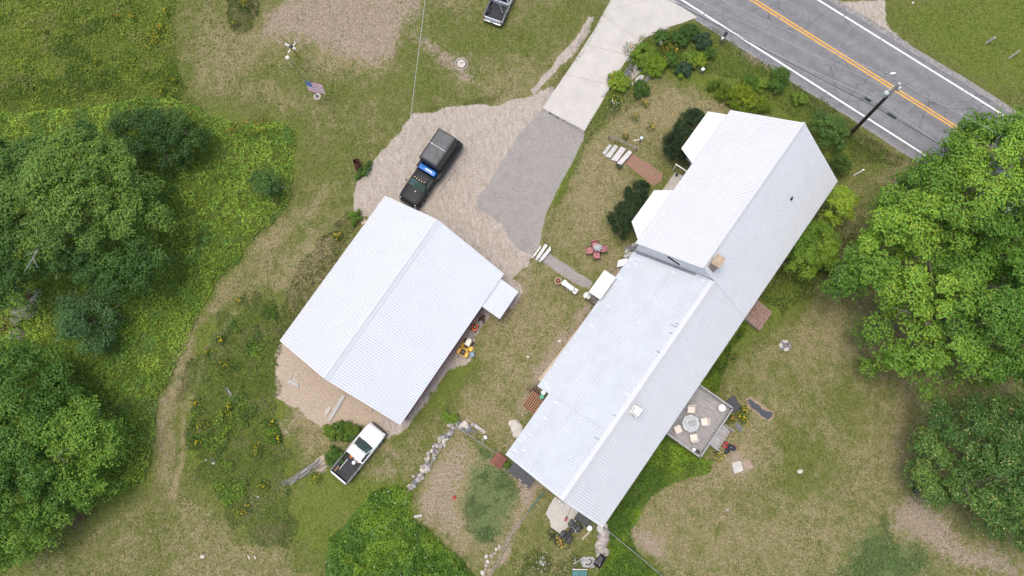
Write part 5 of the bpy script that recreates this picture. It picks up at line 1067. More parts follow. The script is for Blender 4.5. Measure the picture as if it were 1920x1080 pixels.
M().box(.62, -.04, .94, .1, .14, .08).build('burner_knob', BL, t); M().tube([(-.3, -.26, .98), (-.3, -.32, 1.0), (.3, -.32, 1.0), (.3, -.26, .98)], .012).build('lid_handle', MT['steel'], t)
for x in (-.4, .4):
    for y in (-.18, .18): M().cyl((x, y, 0), (x, y, .8), .02, n=6).build('leg', BL, t)
for y in (-.2, .2): wheel(t, -.42, y, .11, .05)
q = G(1167, 493, .5); tag(M().prism([(q.x - .55, q.y - .35), (q.x - .35, q.y + .3), (q.x + .5, q.y + .4), (q.x + .6, q.y - .2)], .25, .5, bev=.06).build('stone_bench', MT['trim']), 'white block-like bench top against the house wall near the patio set', 'bench')
t = thing('flower_tub', 'white tub of flowers at the foot of the side porch rail', 'planter', G(1100, 556), .5); M().lathe((0, 0, 0), [(.22, -.05), (.32, .4), (.34, .42)], 14).build('tub', mat('pale_tub', (.6, .62, .55), .6, var=.1), t)
# lattice and pails at the wall step
q = G(1001, 756, .1); t = thing('lattice_panel', 'orange-brown wooden lattice panel lying against the house beside two pails', 'lattice', (q.x, q.y, .08), ha); b = M()
for k in range(9): b.box(-.78 + k * .195, 0, .012, .045, 1.5, .012)
for k in range(8): b.box(0, -.7 + k * .2, .026, 1.6, .045, .012)
b.v = [tuple(Euler((0, 0, .785 * 0)).to_matrix() @ Vector(v)) for v in b.v]; b.build('slats', MT['lattice'], t)
M().box(0, 0, -.03, 1.6, 1.5, .02).build('backing', MT['dark_fill'], t)  # dark sheet below the slats
q = G(1019, 736, .4); bucket((q.x, q.y, 0), .2, .42, MT['white'], 'white lidded pail tucked in the corner of the house wall', 'two lidded pails', MT['white']); q = G(1016, 744, .4); bucket((q.x, q.y, 0), .2, .42, MT['green'], 'green lidded pail beside the orange-brown lattice panel', 'two lidded pails', MT['green'])
# dog houses / run
q = G(935, 863, .7); t = thing('dog_house', 'small brown-shingled dog house at the house corner', 'dog house', (q.x, q.y, 0), ha)
M().box(0, 0, .35, .95, .85, .8).build('wall', MT['brown'], t)
for s in (-1, 1): M().box(0, s * .26, .86, 1.1, .6, .05, rx=-s * .4).build('roof', MT['brown'], t)
q = G(979, 889, .9); t = thing('lean_to_shelter', 'low black flat-roofed shelter against the house gable by the dog yard', 'shelter', (q.x, q.y, 0), ang((958, 873), (994, 905)))
rfz = M().box(0, .15, .98, 2.35, 1.5, .04, rx=.12).build('roof', MT['tarp'], t)
for s in (-1, 1): M().box(s * 1.1, 0, .45, .08, 1.3, .9).build('side_board', MT['palewood'], t)
M().box(0, -.55, .25, 2.2, .05, .5).build('front_board', MT['palewood'], t)
for x in (.2, .85): M().box(x, -.5, .9, .28, .06, .1).build('hinge', MT['pstone'], t)
q = G(851.5, 933.5, .2); tag(M().blob((q.x, q.y, .13), (.155, .155, .155), 0, 3, 2).build('ball', MT['redball'], None, True), 'red ball lying on the dry grass of the dog yard', 'ball')
# stone walls: every stone its own child
def stonewall(pts, w_, lab, m, n, hgt, name='stone_wall', seed=1, r=(.14, .3)):
    P = [G(*p) for p in pts]; t = thing(name, lab, 'stone wall', (P[0].x, P[0].y, 0)); rn = random.Random(seed); o0 = Vector((P[0].x, P[0].y, 0)); Ls = [(b - a).length for a, b in zip(P[:-1], P[1:])]; T = sum(Ls)
    for k in range(n):
        s = (k + .5) / n * T; i = 0
        while i < len(Ls) - 1 and s > Ls[i]: s -= Ls[i]; i += 1
        d_ = (P[i + 1] - P[i]).normalized(); q = P[i] + d_ * s + Vector((-d_.y, d_.x, 0)) * rn.uniform(-w_, w_) - o0; rr = rn.uniform(*r)
        o = M().blob((0, 0, 0), (rr * rn.uniform(.8, 1.5), rr, rr * rn.uniform(.5, .8)), .35, 2, k + seed * 100).build('stone', rn.choice(m), t); o.location = (q.x, q.y, rn.uniform(.3, 1) * hgt - rr * .3); o.rotation_euler = (0, 0, rn.uniform(0, 3))
    return t
stonewall([(851, 797), (835, 822), (820, 836), (806, 860), (795, 882), (778, 900), (768, 915)], .32, 'low wall of pale rounded stones beside the dry dog yard', [MT['pstone'], MT['stone'], MT['granite'], MT['stone'], MT['slate']], 85, .22, seed=1, r=(.09, .22))
stonewall([(1127, 985), (1131, 1005), (1130, 1020), (1126, 1040)], .2, 'short wall of large smooth stones at the corner of the house gable', [MT['concrete'], MT['stone']], 13, .3, seed=2, r=(.25, .45))
stonewall([(851, 798), (872, 800), (893, 803)], .35, 'heap of slates and white rubble at the top of the dog yard wall', [MT['slate'], MT['pstone'], MT['stone']], 14, .12, seed=3, name='rubble_heap')
stonewall([(960, 790), (972, 800), (968, 818)], .2, 'flat pale boulders against the house wall by the dog yard', [MT['pstone'], MT['concrete']], 6, .08, seed=4, name='boulder_group', r=(.3, .5))
stonewall([(905, 1078), (912, 1050), (925, 1035), (935, 1020)], .2, 'loose pale stones along the dirt track at the bottom edge', [MT['pstone'], MT['stone']], 9, .08, seed=5, name='stone_row', r=(.08, .2))
stonewall([(1186, 458), (1178, 478), (1172, 490)], .35, 'grey rocks against the house wall below the nearer dark yew', [MT['granite'], MT['slate']], 10, .1, seed=6, name='rock_pile', r=(.15, .3))
stonewall([(62, 548), (70, 560), (58, 575), (38, 590), (30, 610), (18, 628)], .6, 'pile of brown boulders and old timber under the left trees', [MT['stone'], MT['rust'], MT['stone']], 26, .5, seed=7, name='boulder_pile', r=(.3, .7))
stonewall([(545, 703), (556, 708), (562, 728)], .3, 'scattered pale rubble around the oblong stone on the sand', [MT['pstone']], 12, .05, seed=8, name='rubble_heap', r=(.05, .12))
# single rocks
for k, (px, py, r, m, lab) in enumerate(((200, 832, .42, MT['pstone'], 'flat white rock in undergrowth below the left trees'), (188, 774, .22, MT['stone'], 'round brown rock at the edge of the left undergrowth'), (399, 861, .14, MT['slate'], 'small grey rock in weeds beside two white ones'), (401, 868, .15, MT['pstone'], 'larger of two white rocks in the weeds at lower left'), (386, 862, .1, MT['pstone'], 'smaller of two white rocks in the weeds at lower left'), (380, 1044, .18, MT['pstone'], 'pale rock alone in the bottom-left grass'), (108, 558 + 80, .14, MT['pstone'], 'white speck-like stone in undergrowth near the boulder pile'), (1711, 6, .12, MT['pstone'], 'white stone in the far roadside grass'), (990, 669, .12, MT['pstone'], 'pale stone on the lawn between garage and house'), (1049, 640, .14, MT['pstone'], 'pale stone by the long planter box'), (1499, 884, .2, MT['pstone'], 'pale worn stone in the lawn beyond the deck'), (1364, 956, .12, MT['stone'], 'reddish stone on the dry lawn right of the house'), (484, 931, .1, MT['pstone'], 'white stone in weeds below the pole pile'))):
    q = G(px, py); tag(M().blob((q.x, q.y, .03 + r * .25), (r * 1.2, r, r * .6), .35, 2, k + 50).build('rock', m), lab, 'rock', 'single rocks in the grass')
# fences of thin wire on posts
def fence(pts, n, hgt, lab, mp=MT['oldwood'], wr=.012, rows=3, rail=None, fm=MT['wire']):
    P = [G(*p) for p in pts]; o0 = P[0].copy(); t = thing('wire_fence', lab, 'fence', tuple(o0)); Ls = [(b - a).length for a, b in zip(P[:-1], P[1:])]; T = sum(Ls)
    for k in range(n + 1):
        s = k / n * T; i = 0
        while i < len(Ls) - 1 and s > Ls[i]: s -= Ls[i]; i += 1
        q = P[i].lerp(P[i + 1], min(1, s / Ls[i])) - o0; M().cyl((q.x, q.y, -.1), (q.x, q.y, hgt + .05), .03, n=6).build('post', mp, t)
    b = M()
    for r_ in range(rows): b.tube([p - o0 + Vector((0, 0, hgt * (r_ + 1) / rows)) for p in P], wr, 4)
    for p, q in zip(P[:-1], P[1:]):
        m_ = int((q - p).length / .3)
        for k in range(m_): a = p.lerp(q, k / m_) - o0; b.tube([a + Vector((0, 0, .05)), a + Vector((0, 0, hgt))], wr * .35, 3)
    b.build('wire_mesh', fm, t); return t
fence([(853, 800), (808, 872), (766, 921), (762, 945)], 8, .9, 'wire fence along the inner side of the pale stone wall', wr=.008)
fence([(857, 800), (905, 832), (945, 858)], 5, .9, 'sagging wire fence from the stone wall to the brown dog house', wr=.01)
fence([(1021, 919), (990, 958)], 3, 1.0, 'short greenish wire fence beside the concrete pad', wr=.014, fm=MT['teal'])
fence([(990, 958), (960, 1000), (915, 1090)], 5, .5, 'low wire fence beside the dirt track at the bottom', wr=.008)
fence([(1131, 987), (1180, 1027), (1255, 1090)], 6, 1.1, 'wire fence running from the house corner through the bright groundcover', wr=.018, fm=MT['grille'])
for (a_, b_, lab) in (((874, 784), (890, 796), 'pale rail end over the rubble by the dog yard'), ((897, 805), (908, 813), 'mossy rail piece beside the dog yard corner'), ): put(plank(a_, b_, .09, .09, MT['palewood'], 'rail', lab, 'rail', .2))
q = G(906, 824, .5); t = thing('gate_post', 'leaning white post with a square lamp at the dog yard corner', 'post', (q.x, q.y, 0), .3); M().cyl((-.15, -.3, -.1), (0, .05, .9), .04, n=8).build('post', MT['white'], t); M().box(.25, .1, .5, .24, .3, .12, rx=.3).build('lamp_box', MT['white'], t)
put(plank((771, 970), (791, 966), .22, .08, MT['concrete'], 'stone_slab', 'narrow grey slab at the dog yard edge beside the green thicket', 'slab'))
put(plank((890, 797), (910, 812), .0 + .3, .05, MT['granite'], 'slate_slab', 'white slab lying among the rubble by the dog yard', 'slab', .06))
# ------------------------------------------------------------------ deck and what stands on it
DZ = .85; DC = [G(*p, DZ + .9) for p in ((1310, 720.5), (1375.4, 766), (1312, 857), (1249.7, 811))]
c = sum(DC, Vector()) / 4; da = math.atan2(DC[3].y - DC[0].y, DC[3].x - DC[0].x) 
dk = thing('deck', 'weathered grey wooden deck with railings on the lawn side of the house', 'deck', (c.x, c.y, 0), ha)
RI = Matrix.Rotation(-ha, 3, 'Z'); L_ = [RI @ (Vector((p.x, p.y, 0)) - Vector((c.x, c.y, 0))) for p in DC]
x0 = (L_[3].x + L_[2].x) / 2; x1 = (L_[0].x + L_[1].x) / 2; y0 = (L_[1].y + L_[2].y) / 2; y1 = (L_[0].y + L_[3].y) / 2 + .6
bd = [M(), M()]; k = x0; i = 0
while k < x1 - .05: bd[0].box(k + .07, (y0 + y1) / 2, DZ - .02, .128, y1 - y0, .04, bev=0); k += .14; i += 1
dm = mat('deck_board', (.23, .215, .205), .85, rgb2=(.42, .4, .385), vscale=2.2, bump=.3); 
mpn = [n for n in dm.node_tree.nodes if n.type == 'TEX_NOISE'][0]; mp_ = dm.node_tree.nodes.new('ShaderNodeMapping'); mp_.inputs['Scale'].default_value = (6, .6, 1); tcx = dm.node_tree.nodes.new('ShaderNodeTexCoord'); dm.node_tree.links.new(tcx.outputs['Object'], mp_.inputs[0]); dm.node_tree.links.new(mp_.outputs[0], mpn.inputs['Vector'])
bd[0].build('decking', dm, dk)
M().box((x0 + x1) / 2, (y0 + y1) / 2, DZ / 2 - .06, x1 - x0 - .1, y1 - y0 - .1, DZ - .1).build('skirt', MT['dark_fill'], dk)  # solid near-black fill below the boards
rm_ = mat('deck_rail', (.33, .32, .31), .8, var=.2, vscale=5)
def deckrail(xa, ya, xb2, yb2, name='railing'):
    b = M(); ln = math.hypot(xb2 - xa, yb2 - ya); an = math.atan2(yb2 - ya, xb2 - xa)
    b.box((xa + xb2) / 2, (ya + yb2) / 2, DZ + .92, ln + .1, .14, .05, rz=an); b.box((xa + xb2) / 2, (ya + yb2) / 2, DZ + .82, ln, .05, .1, rz=an); b.box((xa + xb2) / 2, (ya + yb2) / 2, DZ + .12, ln, .05, .08, rz=an)
    n = int(ln / .28)
    for k in range(n + 1): b.box(xa + (xb2 - xa) * k / n, ya + (yb2 - ya) * k / n, DZ + .45, .045, .045, .75, rz=an)
    o = b.build(name, rm_, dk)
    for f in (0, .5, 1): M().box(xa + (xb2 - xa) * f, ya + (yb2 - ya) * f, (DZ + .95) / 2, .1, .1, DZ + .93).build('rail_post', rm_, o)
deckrail(x1, y1 - .6, x1, y0); deckrail(x0, y1 - .6, x0, y0)
g0, g1 = RI @ (G(1357, 793, DZ + .9) - Vector((c.x, c.y, 0))), RI @ (G(1331, 831, DZ + .9) - Vector((c.x, c.y, 0)))
deckrail(x0, y0, x1, y0)
st3 = M(); n = 3
for k in range(3): st3.box((g0.x + g1.x) / 2, y0 - .45 - k * .3, DZ - .17 - k * .2 - .03, abs(g0.x - g1.x), .9 if k == 0 else .32, .05)
st3.build('stairs', dm, dk)
for gx_ in (g0.x, g1.x): M().box(gx_, y0 - .75, DZ + .5, .07, 1.1, .05, rx=.18).build('stair_rail', rm_, dk); M().box(gx_, y0 - 1.2, .5, .08, .08, 1.2).build('stair_post', rm_, dk)
ln_ = RI @ (G(1322, 755, DZ) - Vector((c.x, c.y, 0))); M().box(ln_.x, ln_.y - .1, DZ + .03, .1, 2.4, .05).build('trim_board', rm_, dk)
q = G(1295.4, 794, DZ + .75); t = thing('deck_table', 'octagonal grey table on the deck ringed by four cream chairs', 'table', (q.x, q.y, DZ), .2)
oc = [(.78 * math.cos(math.pi / 4 * k + .39), .78 * math.sin(math.pi / 4 * k + .39)) for k in range(8)]; M().prism(oc, .7, .74, bev=.012).build('tabletop', mat('frosted_table', (.42, .44, .45), .3, var=.15, vscale=3), t)
for k in range(4): M().cyl((.5 * math.cos(k * 1.57 + .8), .5 * math.sin(k * 1.57 + .8), .7), (.6 * math.cos(k * 1.57 + .8), .6 * math.sin(k * 1.57 + .8), 0), .022, n=6).build('leg', MT['white'], t)
rr_ = M().ring((0, 0, .745), .5, .012, 8, 4).build('inlay_ring', MT['steel'], t)
folded_umbrella(q.x, q.y, DZ + .78, 1.0, MT['wfabric'], 'folded white umbrella standing in the octagonal deck table', 1.0)
for (px, py, lab) in ((1296, 768, 'cream chair at the octagonal table, nearest the house and road'), (1321, 791, 'cream chair at the octagonal table, on the lawn side'), (1271.5, 805, 'cream chair at the octagonal table, nearest the house wall'), (1301, 821, 'cream chair at the octagonal table, nearest the two deck pots')):
    ch = patio_chair(px, py, ang((px, py), (1295.4, 794), DZ), lab, 'cream chairs around the octagonal table', MT['fabric'], MT['white'], .62, DZ, .45, False)
q = G(1354, 765, DZ + .5); t = thing('side_table', 'small round white table in the outer corner of the deck', 'table', (q.x, q.y, DZ)); M().lathe((0, 0, .46), [(.3, 0), (.32, .02), (.3, .04)], 22).build('tabletop', MT['white'], t)
for k in range(3): M().cyl((.15 * math.cos(k * 2.1), .15 * math.sin(k * 2.1), .46), (.24 * math.cos(k * 2.1), .24 * math.sin(k * 2.1), 0), .015, n=6).build('leg', MT['white'], t)
q = G(1301, 843, DZ + .2); bucket((q.x, q.y, DZ), .14, .26, MT['white'], 'white pot in the deck corner beside a black one', 'two pots in the deck corner', MT['white']); q = G(1307.5, 847, DZ + .2); bucket((q.x, q.y, DZ), .19, .3, BL, 'black pot in the deck corner beside a white one', 'two pots in the deck corner', BL)
q = G(1367, 837, .5); t = thing('push_mower', 'red and black push mower with grass bag at the deck stairs', 'mower', (q.x, q.y, 0), ang((1356, 832), (1376, 842)))
M().prism([(-.45, .24), (-.1, .28), (-.05, -.28), (-.45, -.24)], .12, .3, bev=.05).build('mower_deck', MT['redplastic'], t, True); M().cyl((-.27, 0, .3), (-.27, 0, .45), .12, .1, 12).build('engine', BL, t)
M().blob((.28, 0, .42), (.4, .27, .22), .2, 2, 9).build('grass_bag', MT['tarp'], t, True); M().blob((.05, -.42, .25), (.2, .32, .2), .3, 2, 12).build('side_bag', MT['tarp'], t, True)
for s in (-1, 1): M().tube([(-.1, s * .22, .3), (.62, s * .25, .88)], .014).build('handle_bar', MT['steel'], t)
M().box(.5, .28, .5, .5, .07, .1, bev=.02).build('red_panel', MT['redplastic'], t)
for x in (-.42, -.05):
    for y in (-.28, .28): wheel(t, x, y, .1, .05)
p_ = G(1352, 826, .9); tag(M().tube([(p_.x, p_.y, .9), (p_.x + .35, p_.y + .45, 1.25)], .02, 6).build('broom_stick', MT['palewood']), 'thin wooden stick leaning at the foot of the deck stairs', 'stick')
q = G(1378, 757, .05); t = thing('black_tarp', 'black sheet spread on the ground at the outer deck corner', 'tarp', (q.x, q.y, 0)); b = M(); P = [G(*p) - q for p in ((1361, 752), (1376, 740), (1391, 766), (1375, 775), (1363, 766))]
b.prism([(p.x, p.y) for p in P], -.02, .07, bev=.02).build('sheet', MT['tarp'], t)
def flatpatch(pts, z0, z1, m, name, lab, cat, seed=0):
    P = G2(pts); rn = random.Random(seed); out = []
    for i in range(len(P)):
        a, b_ = P[i], P[(i + 1) % len(P)]; n = max(1, int((b_ - a).length / .15))
        for k in range(n): j = a.lerp(b_, k / n); out.append((j.x + rn.uniform(-.03, .03), j.y + rn.uniform(-.03, .03)))
    return tag(M().prism(out, z0, z1).build(name, m), lab, cat)
flatpatch([(1401, 750), (1407, 748), (1417, 757), (1423, 759), (1428, 767), (1437, 771), (1449, 774), (1447, 781), (1439, 787), (1428, 780), (1421, 772), (1408, 764)], -.05, .025, mat('black_liner', (.03, .036, .05), .35, var=.3, vscale=4), 'pond_liner', 'long narrow strip of black sheeting set in the lawn beyond the deck', 'sheeting')
flatpatch([(1398, 747), (1408, 744), (1426, 755), (1440, 766), (1451, 771), (1450, 783), (1440, 791), (1426, 783), (1417, 774), (1403, 766)], -.06, .0, mat('bare_rim', (.3, .22, .15), .95, var=.2, vscale=6), 'bare_soil_rim', None, None, 4)['kind'] = 'structure'
stoneslab([(1372, 868), (1389, 864), (1394, 882), (1377, 889)], -.06, .035, MT['concrete'], 'paving_slab', 'pale stained paving slab beyond the push mower', 'slab', 'two paving slabs by the deck')
stoneslab([(1391, 866), (1407, 862), (1411, 879), (1396, 881)], -.06, .02, mat('brownish_slab', (.33, .25, .19), .9, var=.2, vscale=4), 'paving_slab', 'browner paving slab beside the pale stained one', 'slab', 'two paving slabs by the deck')
stonewall([(1381, 798), (1390, 806)], .12, 'three dark rocks in the bare bed by the deck flowers', [MT['slate']], 4, .1, seed=11, name='rock_pile', r=(.12, .22))
# bulkhead
q = G(1418, 590, .5); t = thing('cellar_bulkhead', 'peeling red sloping cellar doors against the lawn side of the house', 'cellar doors', (q.x, q.y, 0), ha)
bk = M(); bk.add([Puv(-1.0, -1.2, -.1), Puv(1.0, -1.2, -.1), Puv(1.0, 1.05, -.1), Puv(-1.0, 1.05, -.1), Puv(-1.0, -1.2, 1.1), Puv(1.0, -1.2, 1.1), Puv(1.0, 1.05, .35), Puv(-1.0, 1.05, .35)], [(0, 1, 2, 3), (7, 6, 5, 4), (0, 4, 5, 1), (1, 5, 6, 2), (2, 6, 7, 3), (3, 7, 4, 0)]); bk.build('frame', MT['stone'], t)
sl_ = math.atan2(.75, 2.25)
for s in (-1, 1): M().box(s * .53, .07, .78, 1.02, 2.4, .06, rx=sl_).build('door', MT['bulk'], t)
M().box(0, .07, .82, .06, 2.4, .03, rx=sl_).build('centre_strip', MT['wood'], t)
put(plank((1404, 604), (1424, 615), .12, .1, MT['oldwood'], 'board', 'old grey board along the side of the red cellar doors', 'board', .1))
q = G(1472, 648); t = thing('fire_pit', 'round stone fire pit in the lawn beyond the cellar doors', 'fire pit', (q.x, q.y, 0)); rn = random.Random(9)
for k in range(11):
    a_ = k * 2 * math.pi / 11; o = M().blob((0, 0, 0), (.2, .15, .09), .3, 2, 80 + k).build('stone', [MT['granite'], MT['slate'], MT['pstone']][k % 3], t); o.location = (.38 * math.cos(a_), .38 * math.sin(a_), .06); o.rotation_euler = (0, 0, a_ + 1.57)
M().blob((.05, 0, .02), (.3, .3, .06), .3, 2, 5).build('ash', MT['slate'], t); M().box(.12, -.08, .12, .34, .1, .08, rz=-.7).build('brick', MT['bulk'], t)
# bottom junk: grey sheet, wheelbarrow, teal bench
flatpatch([(1086, 1048), (1095, 1044), (1112, 1044), (1118, 1052), (1114, 1064), (1094, 1064), (1088, 1056)], -.03, .1, mat('grey_sheet', (.35, .34, .33), .8, var=.35, vscale=4, bump=.6), 'grey_sheet', 'rumpled grey sheet on the ground beside the wheelbarrow', 'sheet', 6)
q = G(1124, 1053, .6); t = thing('wheelbarrow', 'wheelbarrow with a black tray beside the rumpled grey sheet', 'wheelbarrow', (q.x, q.y, 0), ang((1118, 1062), (1130, 1044)))
tr = M(); A_ = [(-.32, -.22), (.38, -.16), (.38, .16), (-.32, .22)]; B_ = [(-.48, -.36), (.62, -.3), (.62, .3), (-.48, .36)]
tr.add([(x, y, .38) for x, y in A_] + [(x, y, .66) for x, y in B_], [(0, 1, 2, 3), (0, 4, 5, 1), (1, 5, 6, 2), (2, 6, 7, 3), (3, 7, 4, 0)]); tr.build('tray', MT['tarp'], t); wheel(t, .72, 0.001, .19, .08)
for s in (-1, 1): M().tube([(.72, s * .1, .2), (-.1, s * .2, .36), (-1.05, s * .28, .6)], .02).build('handle', MT['palewood'], t); M().tube([(-.2, s * .2, .36), (-.3, s * .22, 0)], .018).build('leg', MT['steel'], t)
q = G(1087, 1074, .5); t = thing('garden_bench', 'teal metal bench cut by the bottom edge near the wheelbarrow', 'bench', (q.x, q.y, 0), ang((1072, 1074), (1102, 1074)))
for k in range(4): M().box(0, -.3 + k * .13, .45, 1.2, .1, .03).build('slat', MT['teal'], t)
M().box(0, .3, .72, 1.3, .05, .08).build('backrest', MT['grille'], t)
for s in (-1, 1): M().box(s * .58, -.1, .22, .06, .5, .44).build('leg', MT['teal'], t)
q = G(1104, 1056, .3); t = thing('metal_bracket', 'dark angled metal frame lying on the grey sheet', 'frame', (q.x, q.y, .12), .6); b = M().tube([(-.3, .1, 0), (-.1, -.15, .02), (.3, -.1, 0), (.25, .2, .02)], .05, 6); b.build('frame_bar', BL, t)
# something dark beneath the right-hand tree
q = G(1722, 919, .2); t = thing('black_bag', 'black bag lying in the grass at the edge of the dark blossoming tree', 'bag', (q.x, q.y, 0)); M().blob((0, 0, .16), (.5, .3, .22), .35, 3, 21).build('bag', MT['tarp'], t, True)
# ------------------------------------------------------------------ vegetation
def leaf_material():
    m = bpy.data.materials.new('leaf'); m.use_nodes = True; N = m.node_tree.nodes; L = m.node_tree.links; b = N['Principled BSDF']
    a = N.new('ShaderNodeAttribute'); a.attribute_name = 'col'; L.new(a.outputs['Color'], b.inputs['Base Color']); b.inputs['Roughness'].default_value = .55; b.inputs['Specular IOR Level'].default_value = .3
    tr = N.new('ShaderNodeBsdfTranslucent'); L.new(a.outputs['Color'], tr.inputs[0]); mx = N.new('ShaderNodeMixShader'); mx.inputs[0].default_value = .22
    L.new(b.outputs[0], mx.inputs[1]); L.new(tr.outputs[0], mx.inputs[2]); L.new(mx.outputs[0], N['Material Output'].inputs[0]); return m
MT['leaf'] = leaf_material()
def leafmesh(name, P, Nr, size, col, parent=None, aspect=.55, mt=None):
    n = len(P); Nr = Nr / (np.linalg.norm(Nr, axis=1, keepdims=True) + 1e-9)
    R = RNG.normal(size=(n, 3)); t = np.cross(Nr, R); t /= np.linalg.norm(t, axis=1, keepdims=True) + 1e-9; b = np.cross(Nr, t)
    s = (np.asarray(size) * np.ones(n))[:, None] * .5
    V = np.stack([P + t * s, P + b * s * aspect + Nr * s * .15, P - t * s, P - b * s * aspect + Nr * s * .15], 1).reshape(-1, 3)
    me = bpy.data.meshes.new(name); me.vertices.add(4 * n); me.vertices.foreach_set('co', V.astype(np.float32).ravel())
    me.loops.add(4 * n); me.polygons.add(n); me.loops.foreach_set('vertex_index', np.arange(4 * n, dtype=np.int32)); me.polygons.foreach_set('loop_start', np.arange(0, 4 * n, 4, dtype=np.int32)); me.update(calc_edges=True)
    c = np.concatenate([np.clip(col, 0, 1), np.ones((n, 1))], 1).repeat(4, 0)
    at_ = me.attributes.new('col', 'FLOAT_COLOR', 'POINT'); at_.data.foreach_set('color', c.astype(np.float32).ravel())
    me.materials.append(mt or MT['leaf']); o = bpy.data.objects.new(name, me); link(o, parent); return o
def shade(base, n, hue=.12, val=.3):
    c = np.array(base)[None, :] * np.ones((n, 1)) if np.ndim(base) == 1 else base
    v = 1 + RNG.uniform(-val, val, (n, 1)); h = RNG.uniform(-hue, hue, (n, 1)); return c * v * np.concatenate([1 + h * 1.6, 1 + h * .2, 1 - h], 1)
def lerpc(a, b, t): return np.array(a)[None, :] * (1 - t[:, None]) + np.array(b)[None, :] * t[:, None]
def trunk(t, base, top, r, m, limbs=7, spread=4, seed=1):
    rn = random.Random(seed); b = Vector(base); e = Vector(top)
    M().tube([b, b.lerp(e, .35) + Vector((rn.uniform(-.2, .2), rn.uniform(-.2, .2), 0)), b.lerp(e, .7), e], [r, r * .75, r * .55, r * .2], 10).build('trunk', m, t, True)
    for k in range(limbs):
        a = k * 2.4 + rn.uniform(-.3, .3); s = b.lerp(e, rn.uniform(.3, .75)); ln = spread * rn.uniform(.6, 1)
        mid = s + Vector((math.cos(a) * ln * .5, math.sin(a) * ln * .5, ln * .28)); en = s + Vector((math.cos(a) * ln, math.sin(a) * ln, ln * rn.uniform(.35, .6)))
        lb = M().tube([s, mid, en], [r * .35, r * .22, r * .06], 6)
        for q in range(3): sgn = (-1) ** q; lb.tube([s.lerp(en, .4 + .18 * q), s.lerp(en, .55 + .18 * q) + Vector((-math.sin(a), math.cos(a), .3)) * sgn * ln * .22], [r * .13, r * .03], 5)
        lb.build('limb', m, t, True)
def crown(poly, zpx, zedge, ztop, Rd, spacing, cr, nleaf, size, pal, layers=2, up=.7, flat=.65, aspect=.6, edge=.5, seed=0, o0=None, accent=None, noisez=1.2, inset=.35):
    """leaf clumps filling the volume over a crown outline; returns positions, normals, colours"""
    pl = [G(a, b, zpx) for a, b in poly]; xs = [p.x for p in pl]; ys = [p.y for p in pl]
    gx_ = np.arange(min(xs) - 1, max(xs) + 1, spacing); gy_ = np.arange(min(ys) - 1, max(ys) + 1, spacing); X, Y = np.meshgrid(gx_, gy_); X = X.ravel() + RNG.uniform(-.42, .42, X.size) * spacing; Y = Y.ravel() + RNG.uniform(-.42, .42, Y.size) * spacing
    d = sdist(X, Y, pl) + (fbm(X, Y, 2.2, 70 + seed) - .5) * edge * 2; k = d > cr * inset; X, Y, d = X[k], Y[k], d[k]
    Ps, Ns, Cs = [], [], []
    for L_ in range(layers):
        keep = RNG.random(len(X)) > (.06 if L_ == 0 else .3); x, y, dd = X[keep] + RNG.uniform(-.3, .3, keep.sum()) * L_ * spacing, Y[keep] + RNG.uniform(-.3, .3, keep.sum()) * L_ * spacing, d[keep]
        z = zedge + (ztop - zedge) * np.sqrt(np.clip(dd / Rd, 0, 1)) + (fbm(x, y, 3.2, 80 + seed) - .5) * noisez * 2.4 + RNG.uniform(-.35, .35, len(x)) * noisez * .6 - L_ * cr * 1.6
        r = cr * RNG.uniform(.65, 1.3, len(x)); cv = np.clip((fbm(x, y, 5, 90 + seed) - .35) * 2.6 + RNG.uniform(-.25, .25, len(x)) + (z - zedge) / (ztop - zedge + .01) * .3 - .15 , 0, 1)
        n = nleaf if L_ == 0 else nleaf // 2
        D = RNG.normal(size=(len(x), n, 3)); D[..., 2] = np.abs(D[..., 2]) * 1.1 - .35; D /= np.linalg.norm(D, axis=2, keepdims=True)
        lump = 1 + .34 * np.sin(D[..., 0] * 5 + x[:, None] * 3) * np.sin(D[..., 1] * 5 + y[:, None] * 3)
        rad = r[:, None, None] * (RNG.random((len(x), n, 1)) ** .35) * lump[..., None]
        P = np.stack([x, y, z], 1)[:, None, :] + D * rad * np.array([1, 1, flat])
        Nn = D * .8 + np.array([0, 0, up]) + RNG.normal(size=D.shape) * .45
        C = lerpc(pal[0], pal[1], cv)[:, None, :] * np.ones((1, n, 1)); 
        Ps.append(P.reshape(-1, 3)); Ns.append(Nn.reshape(-1, 3)); Cs.append(shade(C.reshape(-1, 3), len(x) * n, .14, .28))
    P, Nn, C = np.concatenate(Ps), np.concatenate(Ns), np.concatenate(Cs)
    if accent is not None:
        k = RNG.random(len(P)) < accent[1]; C[k] = shade(accent[0], k.sum(), .05, .2)
    ctr = np.array([np.mean(xs), np.mean(ys), 0]); return P, Nn, C, ctr
def tree(name, label, poly, zpx, zedge, ztop, Rd, spacing, cr, nleaf, size, pal, base, tr_=.3, barkm=None, group=None, cat='tree', limbs=7, spread=4.5, **kw):
    P, Nn, C, ctr = crown(poly, zpx, zedge, ztop, Rd, spacing, cr, nleaf, size, pal, **kw)
    b = G(*base) if base else Vector((ctr[0], ctr[1], 0)); t = thing(name, label, cat, (b.x, b.y, 0), 0, group); off = np.array([b.x, b.y, 0])
    leafmesh('crown', P - off, Nn, size * RNG.uniform(.7, 1.3, len(P)), C, t, kw.get('aspect', .6))
    if tr_: trunk(t, (0, 0, -.1), (ctr[0] - b.x, ctr[1] - b.y, ztop * .85), tr_, barkm or MT['bark'], limbs, spread, int(abs(b.x) * 10))
    return t
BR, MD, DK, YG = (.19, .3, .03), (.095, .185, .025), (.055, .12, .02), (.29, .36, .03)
MAP = ((.105, .22, .025), (.23, .38, .04))
